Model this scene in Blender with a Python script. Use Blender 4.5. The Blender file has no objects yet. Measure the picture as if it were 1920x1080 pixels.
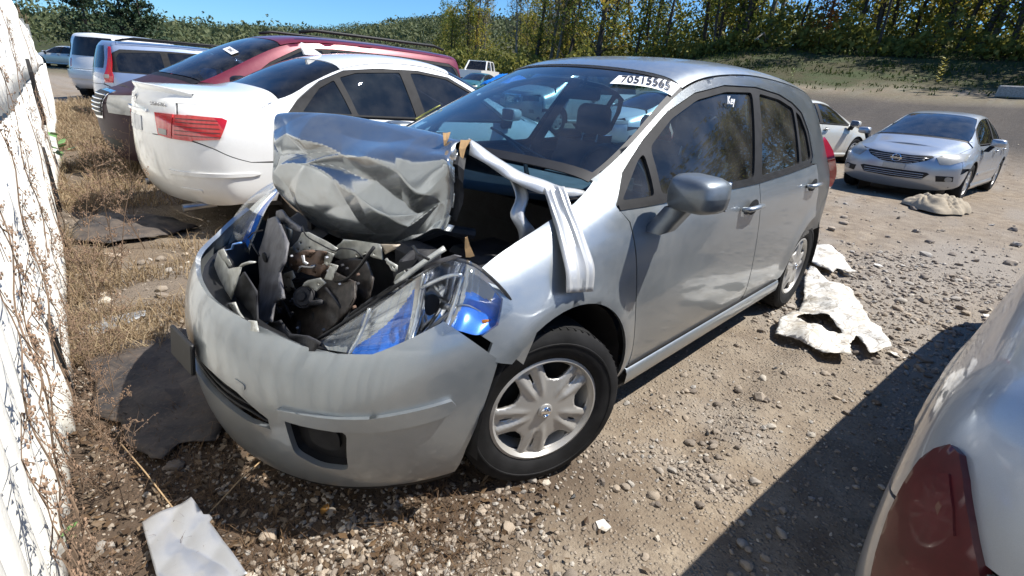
import bpy, math, random
import numpy as np
from mathutils import Vector, Matrix, Quaternion
from mathutils.bvhtree import BVHTree
from mathutils.geometry import delaunay_2d_cdt
random.seed(7)
rng = np.random.default_rng(7)
SC = bpy.context.scene
COL = SC.collection
PI = math.pi

# ---------------------------------------------------------------- camera
CF, CP, CH, CT, CR = .940025, (1.14287, 1.724486, 1.33321668), -2.37963963, .38456529, .07574557
def cam_axes():
    ca, sa, cb, sb, cc, sc = math.cos(CH), math.sin(CH), math.cos(CT), math.sin(CT), math.cos(CR), math.sin(CR)
    f = Vector((ca*cb, sa*cb, -sb)); r = Vector((sa, -ca, 0)); u = r.cross(f)
    return cc*r + sc*u, -sc*r + cc*u, f
cd = bpy.data.cameras.new('camera'); cam = bpy.data.objects.new('camera', cd); COL.objects.link(cam)
_r, _u, _f = cam_axes()
M = Matrix((_r, _u, -_f)).transposed().to_4x4(); M.translation = CP
cam.matrix_world = M
cd.sensor_width = 36; cd.lens = CF*1000*36/1920; cd.clip_start = .02; cd.clip_end = 2000
SC.camera = cam

# ---------------------------------------------------------------- world, sun, exposure
SUN_D = Vector((.49, -.46, -1.0)).normalized()
sd = bpy.data.lights.new('sun', 'SUN'); sd.energy = 5.0; sd.angle = math.radians(.55); sd.color = (1, .955, .88)
sun = bpy.data.objects.new('sun', sd); COL.objects.link(sun)
sun.rotation_euler = SUN_D.to_track_quat('-Z', 'Y').to_euler(); sun.location = (-5, 5, 12)
W = bpy.data.worlds.new('World'); SC.world = W; W.use_nodes = True
nt = W.node_tree; bg = nt.nodes['Background']
sky = nt.nodes.new('ShaderNodeTexSky'); sky.sky_type = 'NISHITA'; sky.sun_disc = False
sky.sun_elevation = math.asin(-SUN_D.z); sky.sun_rotation = math.atan2(-SUN_D.x, -SUN_D.y)
sky.air_density = 1.0; sky.dust_density = .3; sky.ozone_density = 4.5; sky.altitude = 100
tn = nt.nodes.new('ShaderNodeMix'); tn.data_type = 'RGBA'; tn.blend_type = 'MULTIPLY'; tn.inputs[0].default_value = 1; tn.inputs[7].default_value = (.55, .88, 1.16, 1)
nt.links.new(sky.outputs[0], tn.inputs[6]); nt.links.new(tn.outputs[2], bg.inputs[0]); bg.inputs[1].default_value = .085
SC.view_settings.view_transform = 'Standard'; SC.view_settings.look = 'None'
SC.view_settings.gamma = 1; SC.view_settings.exposure = .80
SC.render.engine = 'CYCLES'; SC.cycles.use_denoising = True
SC.cycles.max_bounces = 8; SC.cycles.transparent_max_bounces = 16
SC.cycles.caustics_reflective = False; SC.cycles.caustics_refractive = False

# ---------------------------------------------------------------- helpers
def on_z(px, py, z=0.0):
    """point of the place seen at photograph pixel (px,py), at height z"""
    d = _f + (px-960)/(CF*1000)*_r - (py-540)/(CF*1000)*_u
    t = (z-CP[2])/d.z
    return Vector(CP)+t*d
def tag(o, label=None, cat=None, group=None, kind=None):
    if label: o['label'] = label
    if cat: o['category'] = cat
    if group: o['group'] = group
    if kind: o['kind'] = kind
    return o
def empty(name, loc=(0, 0, 0), rz=0, rx=0, ry=0):
    o = bpy.data.objects.new(name, None); COL.objects.link(o); o.empty_display_size = .2
    o.location = loc; o.rotation_euler = (rx, ry, rz); return o
def mobj(name, V, F, mat=None, parent=None, smooth=True, loc=None, mats=None, midx=None):
    me = bpy.data.meshes.new(name)
    me.from_pydata([tuple(map(float, v)) for v in V], [], [tuple(map(int, f)) for f in F])
    me.update()
    if smooth: me.shade_smooth()
    if mat: me.materials.append(mat)
    if mats:
        for m in mats: me.materials.append(m)
        me.polygons.foreach_set('material_index', np.array(midx, dtype=np.int32))
    o = bpy.data.objects.new(name, me); COL.objects.link(o)
    if parent: o.parent = parent
    if loc is not None: o.location = loc
    return o
def fast_mesh(name, V, F, mat, parent=None, smooth=False, k=3):
    """numpy arrays V (n,3), F (m,k)"""
    me = bpy.data.meshes.new(name); V = np.asarray(V, dtype=np.float32); F = np.asarray(F, dtype=np.int32)
    me.vertices.add(len(V)); me.vertices.foreach_set('co', V.ravel())
    me.loops.add(F.size); me.loops.foreach_set('vertex_index', F.ravel())
    me.polygons.add(len(F)); me.polygons.foreach_set('loop_start', np.arange(0, F.size, k, dtype=np.int32))
    me.polygons.foreach_set('use_smooth', np.full(len(F), smooth))
    me.update(calc_edges=True); me.validate()
    if mat: me.materials.append(mat)
    o = bpy.data.objects.new(name, me); COL.objects.link(o)
    if parent: o.parent = parent
    return o
class MB:
    """collects shapes and links them as one mesh object"""
    def __init__(s): s.V = []; s.F = []
    def add(s, V, F):
        n = len(s.V); s.V += [Vector(v) for v in V]; s.F += [tuple(i+n for i in f) for f in F]; return s
    def box(s, c, d, R=None, bev=0):
        hx, hy, hz = d[0]/2, d[1]/2, d[2]/2; c = Vector(c)
        if bev:
            b = bev; P = []
            for sx in (-1, 1):
                for sy in (-1, 1):
                    for sz in (-1, 1):
                        P += [(sx*hx, sy*(hy-b), sz*(hz-b)), (sx*(hx-b), sy*hy, sz*(hz-b)), (sx*(hx-b), sy*(hy-b), sz*hz)]
            return s.hull([c+(R @ Vector(p) if R else Vector(p)) for p in P])
        P = [(sx*hx, sy*hy, sz*hz) for sx in (-1, 1) for sy in (-1, 1) for sz in (-1, 1)]
        P = [c+(R @ Vector(p) if R else Vector(p)) for p in P]
        return s.add(P, [(0, 1, 3, 2), (4, 6, 7, 5), (0, 4, 5, 1), (2, 3, 7, 6), (0, 2, 6, 4), (1, 5, 7, 3)])
    def hull(s, pts):
        import bmesh
        bm = bmesh.new(); [bm.verts.new(p) for p in pts]
        g = bmesh.ops.convex_hull(bm, input=bm.verts)
        bmesh.ops.delete(bm, geom=[e for e in g['geom_interior'] if isinstance(e, bmesh.types.BMVert)], context='VERTS')
        bmesh.ops.dissolve_limit(bm, angle_limit=.02, verts=bm.verts, edges=bm.edges)
        bm.verts.index_update()
        s.add([v.co.copy() for v in bm.verts], [[v.index for v in f.verts] for f in bm.faces]); bm.free(); return s
    def tube(s, pts, r, n=8, cap=True, ell=None):
        pts = [Vector(p) for p in pts]; rs = r if hasattr(r, '__len__') else [r]*len(pts)
        base = len(s.V); up = Vector((0, 0, 1)); prev = None
        for i, p in enumerate(pts):
            t = (pts[min(i+1, len(pts)-1)]-pts[max(i-1, 0)])
            if t.length < 1e-9: t = Vector((0, 0, 1))
            t.normalize()
            if prev is None:
                a = t.orthogonal().normalized() if abs(t.z) > .95 else t.cross(up).normalized()
            else:
                a = prev-t*prev.dot(t)
                a = a.normalized() if a.length > 1e-6 else t.orthogonal().normalized()
            prev = a; b = t.cross(a)
            e = ell or 1
            for k in range(n):
                q = 2*PI*k/n; s.V.append(p+rs[i]*(math.cos(q)*a+math.sin(q)*b*e))
        for i in range(len(pts)-1):
            for k in range(n):
                k2 = (k+1) % n; s.F.append((base+i*n+k, base+i*n+k2, base+(i+1)*n+k2, base+(i+1)*n+k))
        if cap:
            s.F.append(tuple(base+k for k in reversed(range(n)))); s.F.append(tuple(base+(len(pts)-1)*n+k for k in range(n)))
        return s
    def lathe(s, prof, axis='y', c=(0, 0, 0), n=32, closed=False):
        """prof list of (r, a): radius, position along the axis"""
        base = len(s.V); c = Vector(c); m = len(prof)
        for r, a in prof:
            for k in range(n):
                q = 2*PI*k/n; x, z = r*math.cos(q), r*math.sin(q)
                s.V.append(c+(Vector((x, a, z)) if axis == 'y' else Vector((x, z, a)) if axis == 'z' else Vector((a, x, z))))
        for i in range(m-1 if not closed else m):
            j = (i+1) % m
            for k in range(n):
                k2 = (k+1) % n; s.F.append((base+i*n+k, base+i*n+k2, base+j*n+k2, base+j*n+k))
        return s
    def sheet(s, G, flip=False, th=0):
        """grid of points G[i][j]"""
        base = len(s.V); ni, nj = len(G), len(G[0])
        for row in G: s.V += [Vector(p) for p in row]
        for i in range(ni-1):
            for j in range(nj-1):
                f = (base+i*nj+j, base+i*nj+j+1, base+(i+1)*nj+j+1, base+(i+1)*nj+j)
                s.F.append(f[::-1] if flip else f)
        return s
    def build(s, name, mat, parent=None, smooth=False, auto=None):
        o = mobj(name, s.V, s.F, mat, parent, smooth)
        if auto:
            o.data.shade_smooth(); o.data.set_sharp_from_angle(angle=math.radians(auto))
        return o
def solid(o, th, offset=-1):
    m = o.modifiers.new('thick', 'SOLIDIFY'); m.thickness = th; m.offset = offset; return o
def bevel(o, w, seg=2):
    m = o.modifiers.new('bev', 'BEVEL'); m.width = w; m.segments = seg; m.limit_method = 'ANGLE'; m.angle_limit = .6; return o
def copy_tree(o, parent=None):
    c = o.copy(); COL.objects.link(c)
    if parent: c.parent = parent
    for ch in list(o.children): copy_tree(ch, c)
    return c

# ---------------------------------------------------------------- materials
class NT:
    def __init__(s, name):
        s.m = bpy.data.materials.new(name); s.m.use_nodes = True; s.t = s.m.node_tree
        s.b = s.t.nodes['Principled BSDF']; s.out = s.t.nodes['Material Output']; s.co = None
    def n(s, k, **a):
        x = s.t.nodes.new(k)
        for p, v in a.items():
            if p[0] == '_':
                try: x.inputs[int(p[1:])].default_value = v
                except ValueError: x.inputs[p[1:]].default_value = v
            else: setattr(x, p, v)
        return x
    def l(s, a, b): s.t.links.new(a, b)
    def coord(s, kind='Object'):
        if s.co is None: s.co = s.n('ShaderNodeTexCoord')
        return s.co.outputs[kind]
    def noise(s, scale, detail=4, rough=.55, dist=0, co=None, kind='Object'):
        x = s.n('ShaderNodeTexNoise'); x.inputs['Scale'].default_value = scale; x.inputs['Detail'].default_value = detail
        x.inputs['Roughness'].default_value = rough; x.inputs['Distortion'].default_value = dist
        s.l(co or s.coord(kind), x.inputs['Vector']); return x.outputs['Fac']
    def ramp(s, f, stops):
        r = s.n('ShaderNodeValToRGB'); e = r.color_ramp.elements
        while len(e) < len(stops): e.new(.5)
        for i, (p, c) in enumerate(stops):
            e[i].position = p; e[i].color = (*c, 1) if hasattr(c, '__len__') else (c, c, c, 1)
        s.l(f, r.inputs[0]); return r.outputs[0]
    def mix(s, f, a, b, mode='MIX'):
        x = s.n('ShaderNodeMix', data_type='RGBA', blend_type=mode)
        for sock, v in ((x.inputs[0], f), (x.inputs[6], a), (x.inputs[7], b)):
            if isinstance(v, bpy.types.NodeSocket): s.l(v, sock)
            elif hasattr(v, '__len__'): sock.default_value = (*v, 1)
            else: sock.default_value = v
        return x.outputs[2]
    def math(s, op, a, b=0):
        x = s.n('ShaderNodeMath', operation=op)
        for sock, v in ((x.inputs[0], a), (x.inputs[1], b)):
            if isinstance(v, bpy.types.NodeSocket): s.l(v, sock)
            else: sock.default_value = v
        return x.outputs[0]
    def set(s, **a):
        for k, v in a.items():
            i = s.b.inputs[k.replace('_', ' ')]
            if isinstance(v, bpy.types.NodeSocket): s.l(v, i)
            elif hasattr(v, '__len__') and len(v) == 3 and i.type == 'RGBA': i.default_value = (*v, 1)
            else: i.default_value = v
        return s
    def bump(s, h, strength=.3, dist=.01):
        b = s.n('ShaderNodeBump'); b.inputs['Strength'].default_value = strength; b.inputs['Distance'].default_value = dist
        s.l(h, b.inputs['Height']); s.l(b.outputs[0], s.b.inputs['Normal']); return s
def plain(name, col, rough=.5, metal=0, var=.12, scale=14, coat=0, bump=0, spec=.5):
    t = NT(name)
    c = t.mix(t.ramp(t.noise(scale, 5), [(.35, 0), (.65, 1)]), tuple(x*(1-var) for x in col), tuple(min(1, x*(1+var)) for x in col))
    t.set(Base_Color=c, Roughness=rough, Metallic=metal)
    t.b.inputs['Coat Weight'].default_value = coat; t.b.inputs['Specular IOR Level'].default_value = spec
    if bump: t.bump(t.noise(scale*4, 3), bump, .004)
    return t.m
def paint(name, col, metal=.7, rough=.33, dust=(.36, .31, .24), damt=.35, coat=.8):
    t = NT(name)
    n1 = t.ramp(t.noise(2.3, 6, .65), [(.45, 0), (.75, 1)]); n2 = t.ramp(t.noise(30, 5, .7), [(.4, 0), (.8, 1)])
    f = t.math('MULTIPLY', t.math('ADD', t.math('MULTIPLY', n1, .6), t.math('MULTIPLY', n2, .4)), damt)
    fl = t.noise(900, 1); flake = t.mix(fl, tuple(x*.86 for x in col), tuple(min(1, x*1.12) for x in col))
    t.set(Base_Color=t.mix(f, flake, dust), Metallic=t.math('MULTIPLY', t.math('SUBTRACT', 1, f), metal),
          Roughness=t.math('ADD', rough, t.math('MULTIPLY', f, .35)), Coat_Weight=t.math('MULTIPLY', t.math('SUBTRACT', 1, f), coat), Coat_Roughness=.06)
    return t.m
def glass(name, tint=(.6, .75, .8), refl=1.0, dust=.04, rough=.0, alpha_dark=None):
    """thin sheet of glass: tinted see-through plus mirror reflection by Fresnel, a little dust"""
    m = bpy.data.materials.new(name); m.use_nodes = True; t = m.node_tree; t.nodes.clear()
    out = t.nodes.new('ShaderNodeOutputMaterial'); tr = t.nodes.new('ShaderNodeBsdfTransparent'); gl = t.nodes.new('ShaderNodeBsdfGlossy')
    tr.inputs[0].default_value = (*tint, 1); gl.inputs['Roughness'].default_value = rough
    lw = t.nodes.new('ShaderNodeLayerWeight'); lw.inputs[0].default_value = .5
    fr = t.nodes.new('ShaderNodeMath'); fr.operation = 'POWER'; fr.inputs[1].default_value = 4.0; t.links.new(lw.outputs['Facing'], fr.inputs[0])
    mu = t.nodes.new('ShaderNodeMath'); mu.operation = 'MULTIPLY_ADD'; mu.inputs[1].default_value = .9*refl; mu.inputs[2].default_value = .055*refl; mu.use_clamp = True
    mx = t.nodes.new('ShaderNodeMixShader'); di = t.nodes.new('ShaderNodeBsdfDiffuse'); di.inputs[0].default_value = (.5, .47, .42, 1)
    mx2 = t.nodes.new('ShaderNodeMixShader')
    tc = t.nodes.new('ShaderNodeTexCoord'); no = t.nodes.new('ShaderNodeTexNoise'); no.inputs['Scale'].default_value = 6; no.inputs['Detail'].default_value = 7
    mr = t.nodes.new('ShaderNodeMapRange'); mr.inputs[1].default_value = .35; mr.inputs[2].default_value = .8; mr.inputs[3].default_value = dust*.3; mr.inputs[4].default_value = dust*2.2
    t.links.new(tc.outputs['Object'], no.inputs['Vector']); t.links.new(no.outputs['Fac'], mr.inputs[0])
    t.links.new(fr.outputs[0], mu.inputs[0]); t.links.new(mu.outputs[0], mx.inputs[0]); t.links.new(tr.outputs[0], mx.inputs[1]); t.links.new(gl.outputs[0], mx.inputs[2])
    t.links.new(mr.outputs[0], mx2.inputs[0]); t.links.new(mx.outputs[0], mx2.inputs[1]); t.links.new(di.outputs[0], mx2.inputs[2]); t.links.new(mx2.outputs[0], out.inputs[0])
    return m
MAT = {}
MAT['silver'] = paint('silver_paint', (.295, .325, .348), .72, .34, damt=.34)
MAT['hood_silver'] = paint('hood_silver', (.31, .335, .35), .85, .20, damt=.22)
MAT['sunlit_torn_silver'] = paint('sunlit_torn_silver', (.46, .475, .485), .35, .40, damt=.3, coat=.4)  # paler than the body silver: sunlight on the torn strips is in the colour
MAT['white_paint'] = paint('white_paint', (.74, .74, .72), .0, .3, damt=.16, coat=1)
MAT['maroon'] = paint('maroon_paint', (.15, .014, .030), .25, .3, damt=.08, coat=.5)
MAT['dark_maroon'] = plain('dull_maroon', (.040, .022, .028), .55, spec=.25)
MAT['blue_silver'] = paint('blue_silver_paint', (.24, .30, .42), .5, .3, damt=.2)
MAT['pale_silver'] = paint('pale_silver_paint', (.38, .41, .45), .6, .3, damt=.3)
MAT['champagne'] = paint('champagne_paint', (.62, .62, .58), .3, .3, damt=.2)
MAT['teal'] = paint('teal_paint', (.03, .13, .14), .3, .3, damt=.2)
MAT['navy'] = paint('navy_paint', (.02, .025, .05), .3, .3, damt=.2)
MAT['black'] = plain('black_plastic', (.012, .012, .013), .55, var=.3, spec=.3)
MAT['rubber'] = plain('rubber_trim', (.014, .014, .015), .7, var=.3, spec=.25)
MAT['tyre'] = plain('tyre_rubber', (.012, .012, .0125), .75, var=.5, scale=7, bump=.15, spec=.2)
MAT['dark'] = plain('dark_interior', (.03, .032, .036), .85, var=.2)
MAT['cabin'] = plain('cabin_fabric', (.05, .052, .058), .9, var=.2)
MAT['dash'] = plain('dashboard_plastic', (.11, .12, .13), .6, var=.15)
MAT['wheel_silver'] = paint('wheel_silver', (.40, .39, .37), .45, .38, damt=.3, coat=.3)
MAT['steel'] = plain('bare_steel', (.33, .33, .34), .35, .9, var=.25, bump=.1)
MAT['zinc'] = plain('primed_steel', (.42, .42, .38), .5, .35, var=.3, bump=.2)
MAT['rusty'] = plain('rusty_steel', (.11, .07, .05), .75, .3, var=.4, bump=.4)
MAT['engine'] = plain('engine_black', (.014, .014, .017), .75, var=.5, bump=.3)
MAT['cond'] = plain('condenser_grey', (.030, .026, .023), .8, .1, var=.4, bump=.4)
MAT['chrome'] = plain('chrome', (.75, .76, .78), .09, 1, var=.05)
MAT['hl_blue'] = plain('reflector_blue', (.03, .17, .62), .22, .25, var=.2, coat=.5)
MAT['hl_blue2'] = plain('blue_film', (.10, .25, .60), .4, var=.1)
MAT['foam2'] = plain('beige_primer', (.50, .42, .32), .7, var=.2)
MAT['hl_pale'] = plain('reflector_pale', (.62, .60, .55), .2, .7, var=.15)
MAT['amber'] = plain('amber_bulb', (.5, .15, .01), .2)
MAT['clear'] = glass('clear_lens', (.95, .97, .99), .7, .015)
MAT['windshield'] = glass('windshield_glass', (.27, .50, .66), 1.25, .02)
MAT['side_glass'] = glass('side_glass', (.42, .52, .54), .75, .04)
MAT['tint_glass'] = glass('tinted_glass', (.03, .035, .05), 1.2, .02)
MAT['mid_glass'] = glass('grey_glass', (.16, .2, .22), 1.3, .03)
MAT['red'] = plain('red_lens', (.45, .008, .012), .12, var=.1, coat=1)
MAT['dark_red'] = plain('dark_red_lens', (.065, .010, .012), .35, var=.25, coat=.25)
MAT['lamp_pale'] = plain('cloudy_lamp', (.27, .265, .24), .3, var=.1, coat=.6)
MAT['white'] = plain('white_print', (.8, .8, .8), .5, var=.03)
MAT['ink'] = plain('black_ink', (.02, .02, .025), .5, var=.1)
MAT['foam'] = plain('torn_plastic', (.42, .26, .12), .8, var=.25)
MAT['mirror_shell'] = plain('satin_grey_shell', (.16, .18, .195), .42, .6, var=.12, coat=.2)
# ================================================================ terrain
from mathutils import noise as MN
FW = np.array([math.cos(CH), math.sin(CH)]); RT = np.array([math.sin(CH), -math.cos(CH)])
def sstep(a, b, x): t = np.clip((x-a)/(b-a), 0, 1); return t*t*(3-2*t)
def polar(x, y):
    dx, dy = x-CP[0], y-CP[1]; f = dx*FW[0]+dy*FW[1]; r = dx*RT[0]+dy*RT[1]
    return np.hypot(dx, dy), np.degrees(np.arctan2(r, f))
def vnoise(x, y, s, seed=0):
    """cheap value noise on numpy arrays"""
    x = x/s+seed*17.3; y = y/s-seed*9.1; xi = np.floor(x).astype(np.int64); yi = np.floor(y).astype(np.int64); fx, fy = x-xi, y-yi
    fx, fy = fx*fx*(3-2*fx), fy*fy*(3-2*fy)
    def h(a, b): n = (a*374761393+b*668265263+seed*1442695) & 0x7fffffff; n = ((n ^ (n >> 13))*1274126177) & 0x7fffffff; return (n ^ (n >> 16))/0x7fffffff
    return (h(xi, yi)*(1-fx)+h(xi+1, yi)*fx)*(1-fy)+(h(xi, yi+1)*(1-fx)+h(xi+1, yi+1)*fx)*fy
def ground_z(x, y):
    x = np.asarray(x, float); y = np.asarray(y, float); r, a = polar(x, y)
    wr = sstep(4, 22, a)*sstep(-175, -120, -np.abs(a))
    R = np.interp(r, [0, 15, 25, 32, 40, 46, 56, 80, 160, 400], [0, 0, .75, 1.6, 2.6, 3.0, 6.2, 8.5, 14, 20])
    L = np.interp(r, [0, 26, 45, 70, 130, 260, 400], [0, 0, 1.2, 3.2, 9, 22, 24])
    L2 = np.interp(r, [0, 40, 90, 160, 330, 500], [0, 0, .8, 3.0, 13, 14])+np.interp(a, [-46, -30, -22, -10], [-.6, .0, .35, 1.0])*np.interp(r, [0, 120, 330], [0, 0, 9])
    wl = sstep(-6, -22, a)
    z = R*wr+(1-wr)*(L*(1-wl)+L2*wl)
    near = np.exp(-(((x+1.3)/2.6)**2+(y/1.3)**2)**2)        # level where the hatchback stands
    k = (1-.85*near)
    z = z+k*(.05*(vnoise(x, y, 1.7, 1)-.5)+.028*(vnoise(x, y, .45, 2)-.5)+.010*(vnoise(x, y, .12, 3)-.5))+.004*(vnoise(x, y, .05, 4)-.5)
    far = sstep(8, 30, r); z = z+far*.25*(vnoise(x, y, 6, 5)-.5)
    rut = np.exp(-((y-1.12-.06*x)/.10)**2)*sstep(.4, -.6, x)*sstep(-7, -5, x); z = z-.022*rut+.016*np.exp(-((y-1.30-.06*x)/.07)**2)*sstep(.4, -.6, x)*sstep(-7, -5, x)*(vnoise(x, y, .2, 8)+.3)
    return z
def gz(x, y): return float(ground_z(np.array([x]), np.array([y]))[0])
def axis(lo, a, b, hi, st, gr=1.13):
    mid = list(np.arange(a, b, st)); out = []; s = st; v = b
    while v < hi: out.append(v); s = min(s*gr, 9); v += s
    left = []; s = st; v = a-st
    while v > lo: left.append(v); s = min(s*gr, 9); v -= s
    return np.array(left[::-1]+mid+out)
gx = axis(-420, -4.6, 1.7, 140, .028); gy = axis(-420, -4.0, 2.2, 260, .028)
GX, GY = np.meshgrid(gx, gy, indexing='ij'); GZ = ground_z(GX.ravel(), GY.ravel()).reshape(GX.shape)
n1, n2 = GX.shape; idx = np.arange(n1*n2).reshape(n1, n2)
Fq = np.stack([idx[:-1, :-1].ravel(), idx[1:, :-1].ravel(), idx[1:, 1:].ravel(), idx[:-1, 1:].ravel()], 1)
# zones of different earth: r grass, g dark mud, b gravel, a leaf litter
def zones(x, y):
    r, a = polar(x, y); n = vnoise(x, y, 2.3, 11)*.6+vnoise(x, y, .5, 12)*.4
    grass = np.clip(sstep(40.5, 44.5, r+3*(n-.5))*sstep(0, 10, a)+sstep(34, 60, r)*sstep(8, -4, a), 0, 1)
    verge = sstep(36, 38, r+3*n)*sstep(43, 40, r+3*n)*sstep(6, 14, a)*.45
    mud = sstep(19, 24, r+4*n)*sstep(39, 36, r+3*n)*sstep(8, 20, a)*(.75+.4*n)
    wallx = 1.24+.088*y; dw = wallx-x
    dry = sstep(1.5, .3, dw+.9*(n-.5))*sstep(-1.0, -1.4, y)*sstep(-22, -14, y)
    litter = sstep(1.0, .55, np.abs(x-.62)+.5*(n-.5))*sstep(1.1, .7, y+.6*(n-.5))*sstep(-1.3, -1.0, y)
    grav = sstep(.75, .25, np.abs(y-1.25+.18*(x+3.4))+.9*(n-.5))*sstep(-1.9, -2.4, x)*sstep(-7.5, -6, x)
    grav = np.maximum(grav, .75*sstep(.5, .72, vnoise(x, y, .8, 14)*.6+vnoise(x, y, .2, 15)*.4))
    return np.stack([np.clip(grass+verge, 0, 1), mud, grav, np.maximum(dry*.55, litter)], -1)
me = bpy.data.meshes.new('ground')
V = np.stack([GX.ravel(), GY.ravel(), GZ.ravel()], 1).astype(np.float32)
me.vertices.add(len(V)); me.vertices.foreach_set('co', V.ravel()); me.loops.add(Fq.size); me.loops.foreach_set('vertex_index', Fq.ravel().astype(np.int32))
me.polygons.add(len(Fq)); me.polygons.foreach_set('loop_start', np.arange(0, Fq.size, 4, dtype=np.int32)); me.polygons.foreach_set('use_smooth', np.ones(len(Fq), bool)); me.update(calc_edges=True)
ca = me.color_attributes.new('zone', 'FLOAT_COLOR', 'POINT'); ca.data.foreach_set('color', zones(GX.ravel(), GY.ravel()).astype(np.float32).ravel())
def ground_mat():
    t = NT('earth'); at = t.n('ShaderNodeAttribute', attribute_name='zone'); sp = t.n('ShaderNodeSeparateColor'); t.l(at.outputs['Color'], sp.inputs[0])
    g, mu, gr, li = sp.outputs[0], sp.outputs[1], sp.outputs[2], at.outputs['Alpha']
    big = t.noise(.6, 6, .6); mid = t.noise(5, 7, .65); fine = t.noise(55, 6, .7); pe = t.noise(160, 3, .6)
    dirt = t.ramp(mid, [(.30, (.145, .108, .078)), (.47, (.235, .187, .140)), (.66, (.335, .28, .218))])
    dirt = t.mix(t.math('MULTIPLY', t.ramp(big, [(.42, 0), (.62, 1)]), .6), dirt, (.235, .20, .165))
    dirt = t.mix(t.ramp(fine, [(.46, .0), (.66, .5)]), dirt, (.13, .10, .078))
    vo = t.n('ShaderNodeTexVoronoi'); vo.inputs['Scale'].default_value = 75; t.l(t.coord(), vo.inputs['Vector'])
    vs = t.n('ShaderNodeSeparateColor'); t.l(vo.outputs['Color'], vs.inputs[0])
    peb = t.ramp(vs.outputs[0], [(0, (.15, .125, .105)), (.35, (.26, .22, .18)), (.7, (.33, .30, .26)), (1, (.44, .39, .32))])
    pebm = t.math('MULTIPLY', t.ramp(vo.outputs['Distance'], [(.25, 1), (.55, 0)]), t.ramp(vs.outputs[1], [(.45, 0), (.5, 1)]))
    dirt = t.mix(1.0, dirt, (.90, .89, .85), 'MULTIPLY')
    c = t.mix(t.math('MULTIPLY', pebm, t.math('ADD', .35, t.math('MULTIPLY', gr, .6))), dirt, peb)
    c = t.mix(t.math('MULTIPLY', gr, .65), c, t.mix(fine, (.17, .15, .13), (.33, .30, .26)))
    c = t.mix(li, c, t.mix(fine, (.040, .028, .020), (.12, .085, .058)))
    c = t.mix(mu, c, t.mix(mid, (.026, .023, .021), (.085, .074, .066)))
    gcol = t.mix(t.ramp(t.noise(.35, 6, .7), [(.42, 0), (.58, 1)]), t.mix(mid, (.022, .036, .012), (.06, .075, .028)), t.mix(mid, (.028, .028, .014), (.075, .068, .032))); c = t.mix(g, c, gcol)
    t.set(Base_Color=c, Roughness=.92); t.b.inputs['Specular IOR Level'].default_value = .25
    h = t.math('ADD', t.math('MULTIPLY', fine, .8), t.math('ADD', t.math('MULTIPLY', pebm, .8), t.math('MULTIPLY', pe, .35)))
    t.bump(h, .75, .012); return t.m
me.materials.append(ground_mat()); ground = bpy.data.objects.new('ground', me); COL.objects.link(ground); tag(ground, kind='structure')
# ---------------- stones
def rock(seed, sub=1, flat=.6):
    import bmesh
    bm = bmesh.new(); bmesh.ops.create_icosphere(bm, subdivisions=sub, radius=1); r = random.Random(seed); o = Vector((r.random()*9, r.random()*9, r.random()*9))
    sc = Vector((1, r.uniform(.6, .95), flat*r.uniform(.7, 1.2)))
    for v in bm.verts:
        k = 1+.38*MN.noise(v.co*1.3+o)+.12*MN.noise(v.co*3+o); v.co = Vector((v.co.x*sc.x, v.co.y*sc.y, v.co.z*sc.z))*k
    V = np.array([v.co[:] for v in bm.verts]); F = np.array([[v.index for v in f.verts] for f in bm.faces]); bm.free(); return V, F
def stone_mat(name):
    t = NT(name); at = t.n('ShaderNodeAttribute', attribute_name='tone'); oi = t.n('ShaderNodeObjectInfo')
    f = t.math('ADD', at.outputs['Fac'], oi.outputs['Random']) if name == 'stone' else at.outputs['Fac']
    base = t.ramp(f, [(0, (.14, .115, .095)), (.25, (.24, .20, .16)), (.5, (.31, .26, .205)), (.72, (.38, .31, .235)), (.88, (.33, .315, .29)), (1, (.55, .49, .40))])
    c = t.mix(t.ramp(t.noise(60, 5, .7), [(.35, 0), (.7, .55)]), base, (.15, .12, .09)); t.set(Base_Color=c, Roughness=.85); t.bump(t.noise(90, 4), .5, .003); return t.m
def scatter_rocks(name, pts, sizes, mat, seeds=(1, 2, 3, 4, 5), sub=1, flat=.6):
    base = [rock(s, sub, flat) for s in seeds]; VV = []; FF = []; TT = []; n = 0
    which = rng.integers(0, len(base), len(pts))
    for b, (V0, F0) in enumerate(base):
        k = np.where(which == b)[0]
        if not len(k): continue
        q = rng.uniform(0, 2*PI, len(k)); tl = rng.normal(0, .25, (len(k), 2)); s = sizes[k]
        c, sn = np.cos(q), np.sin(q); X = V0[None, :, 0]*c[:, None]-V0[None, :, 1]*sn[:, None]; Y = V0[None, :, 0]*sn[:, None]+V0[None, :, 1]*c[:, None]; Z = V0[None, :, 2]+X*tl[:, :1]+Y*tl[:, 1:]
        P = np.stack([X, Y, Z], -1)*s[:, None, None]; P += pts[k][:, None, :]; P[..., 2] += (s*.18)[:, None]
        VV.append(P.reshape(-1, 3)); FF.append((F0[None]+(np.arange(len(k))*len(V0))[:, None, None]+n).reshape(-1, 3)); n += len(k)*len(V0)
        TT.append(np.repeat(rng.random(len(k)), len(V0)))
    o = fast_mesh(name, np.concatenate(VV), np.concatenate(FF), mat, smooth=False)
    a = o.data.attributes.new('tone', 'FLOAT', 'POINT'); a.data.foreach_set('value', np.concatenate(TT).astype(np.float32)); return o
def dens_mask(x, y):
    z = zones(x, y); wallx = 1.24+.088*y
    on_car = (np.abs(y) < .78) & (x > -3.2) & (x < .5)
    return np.where(x > wallx-.04, 0, 1)*np.where(on_car, .25, 1)*(.28+.9*z[:, 2]+.4*z[:, 3])*(1-z[:, 0])
GM = stone_mat('gravel_stone')
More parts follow.
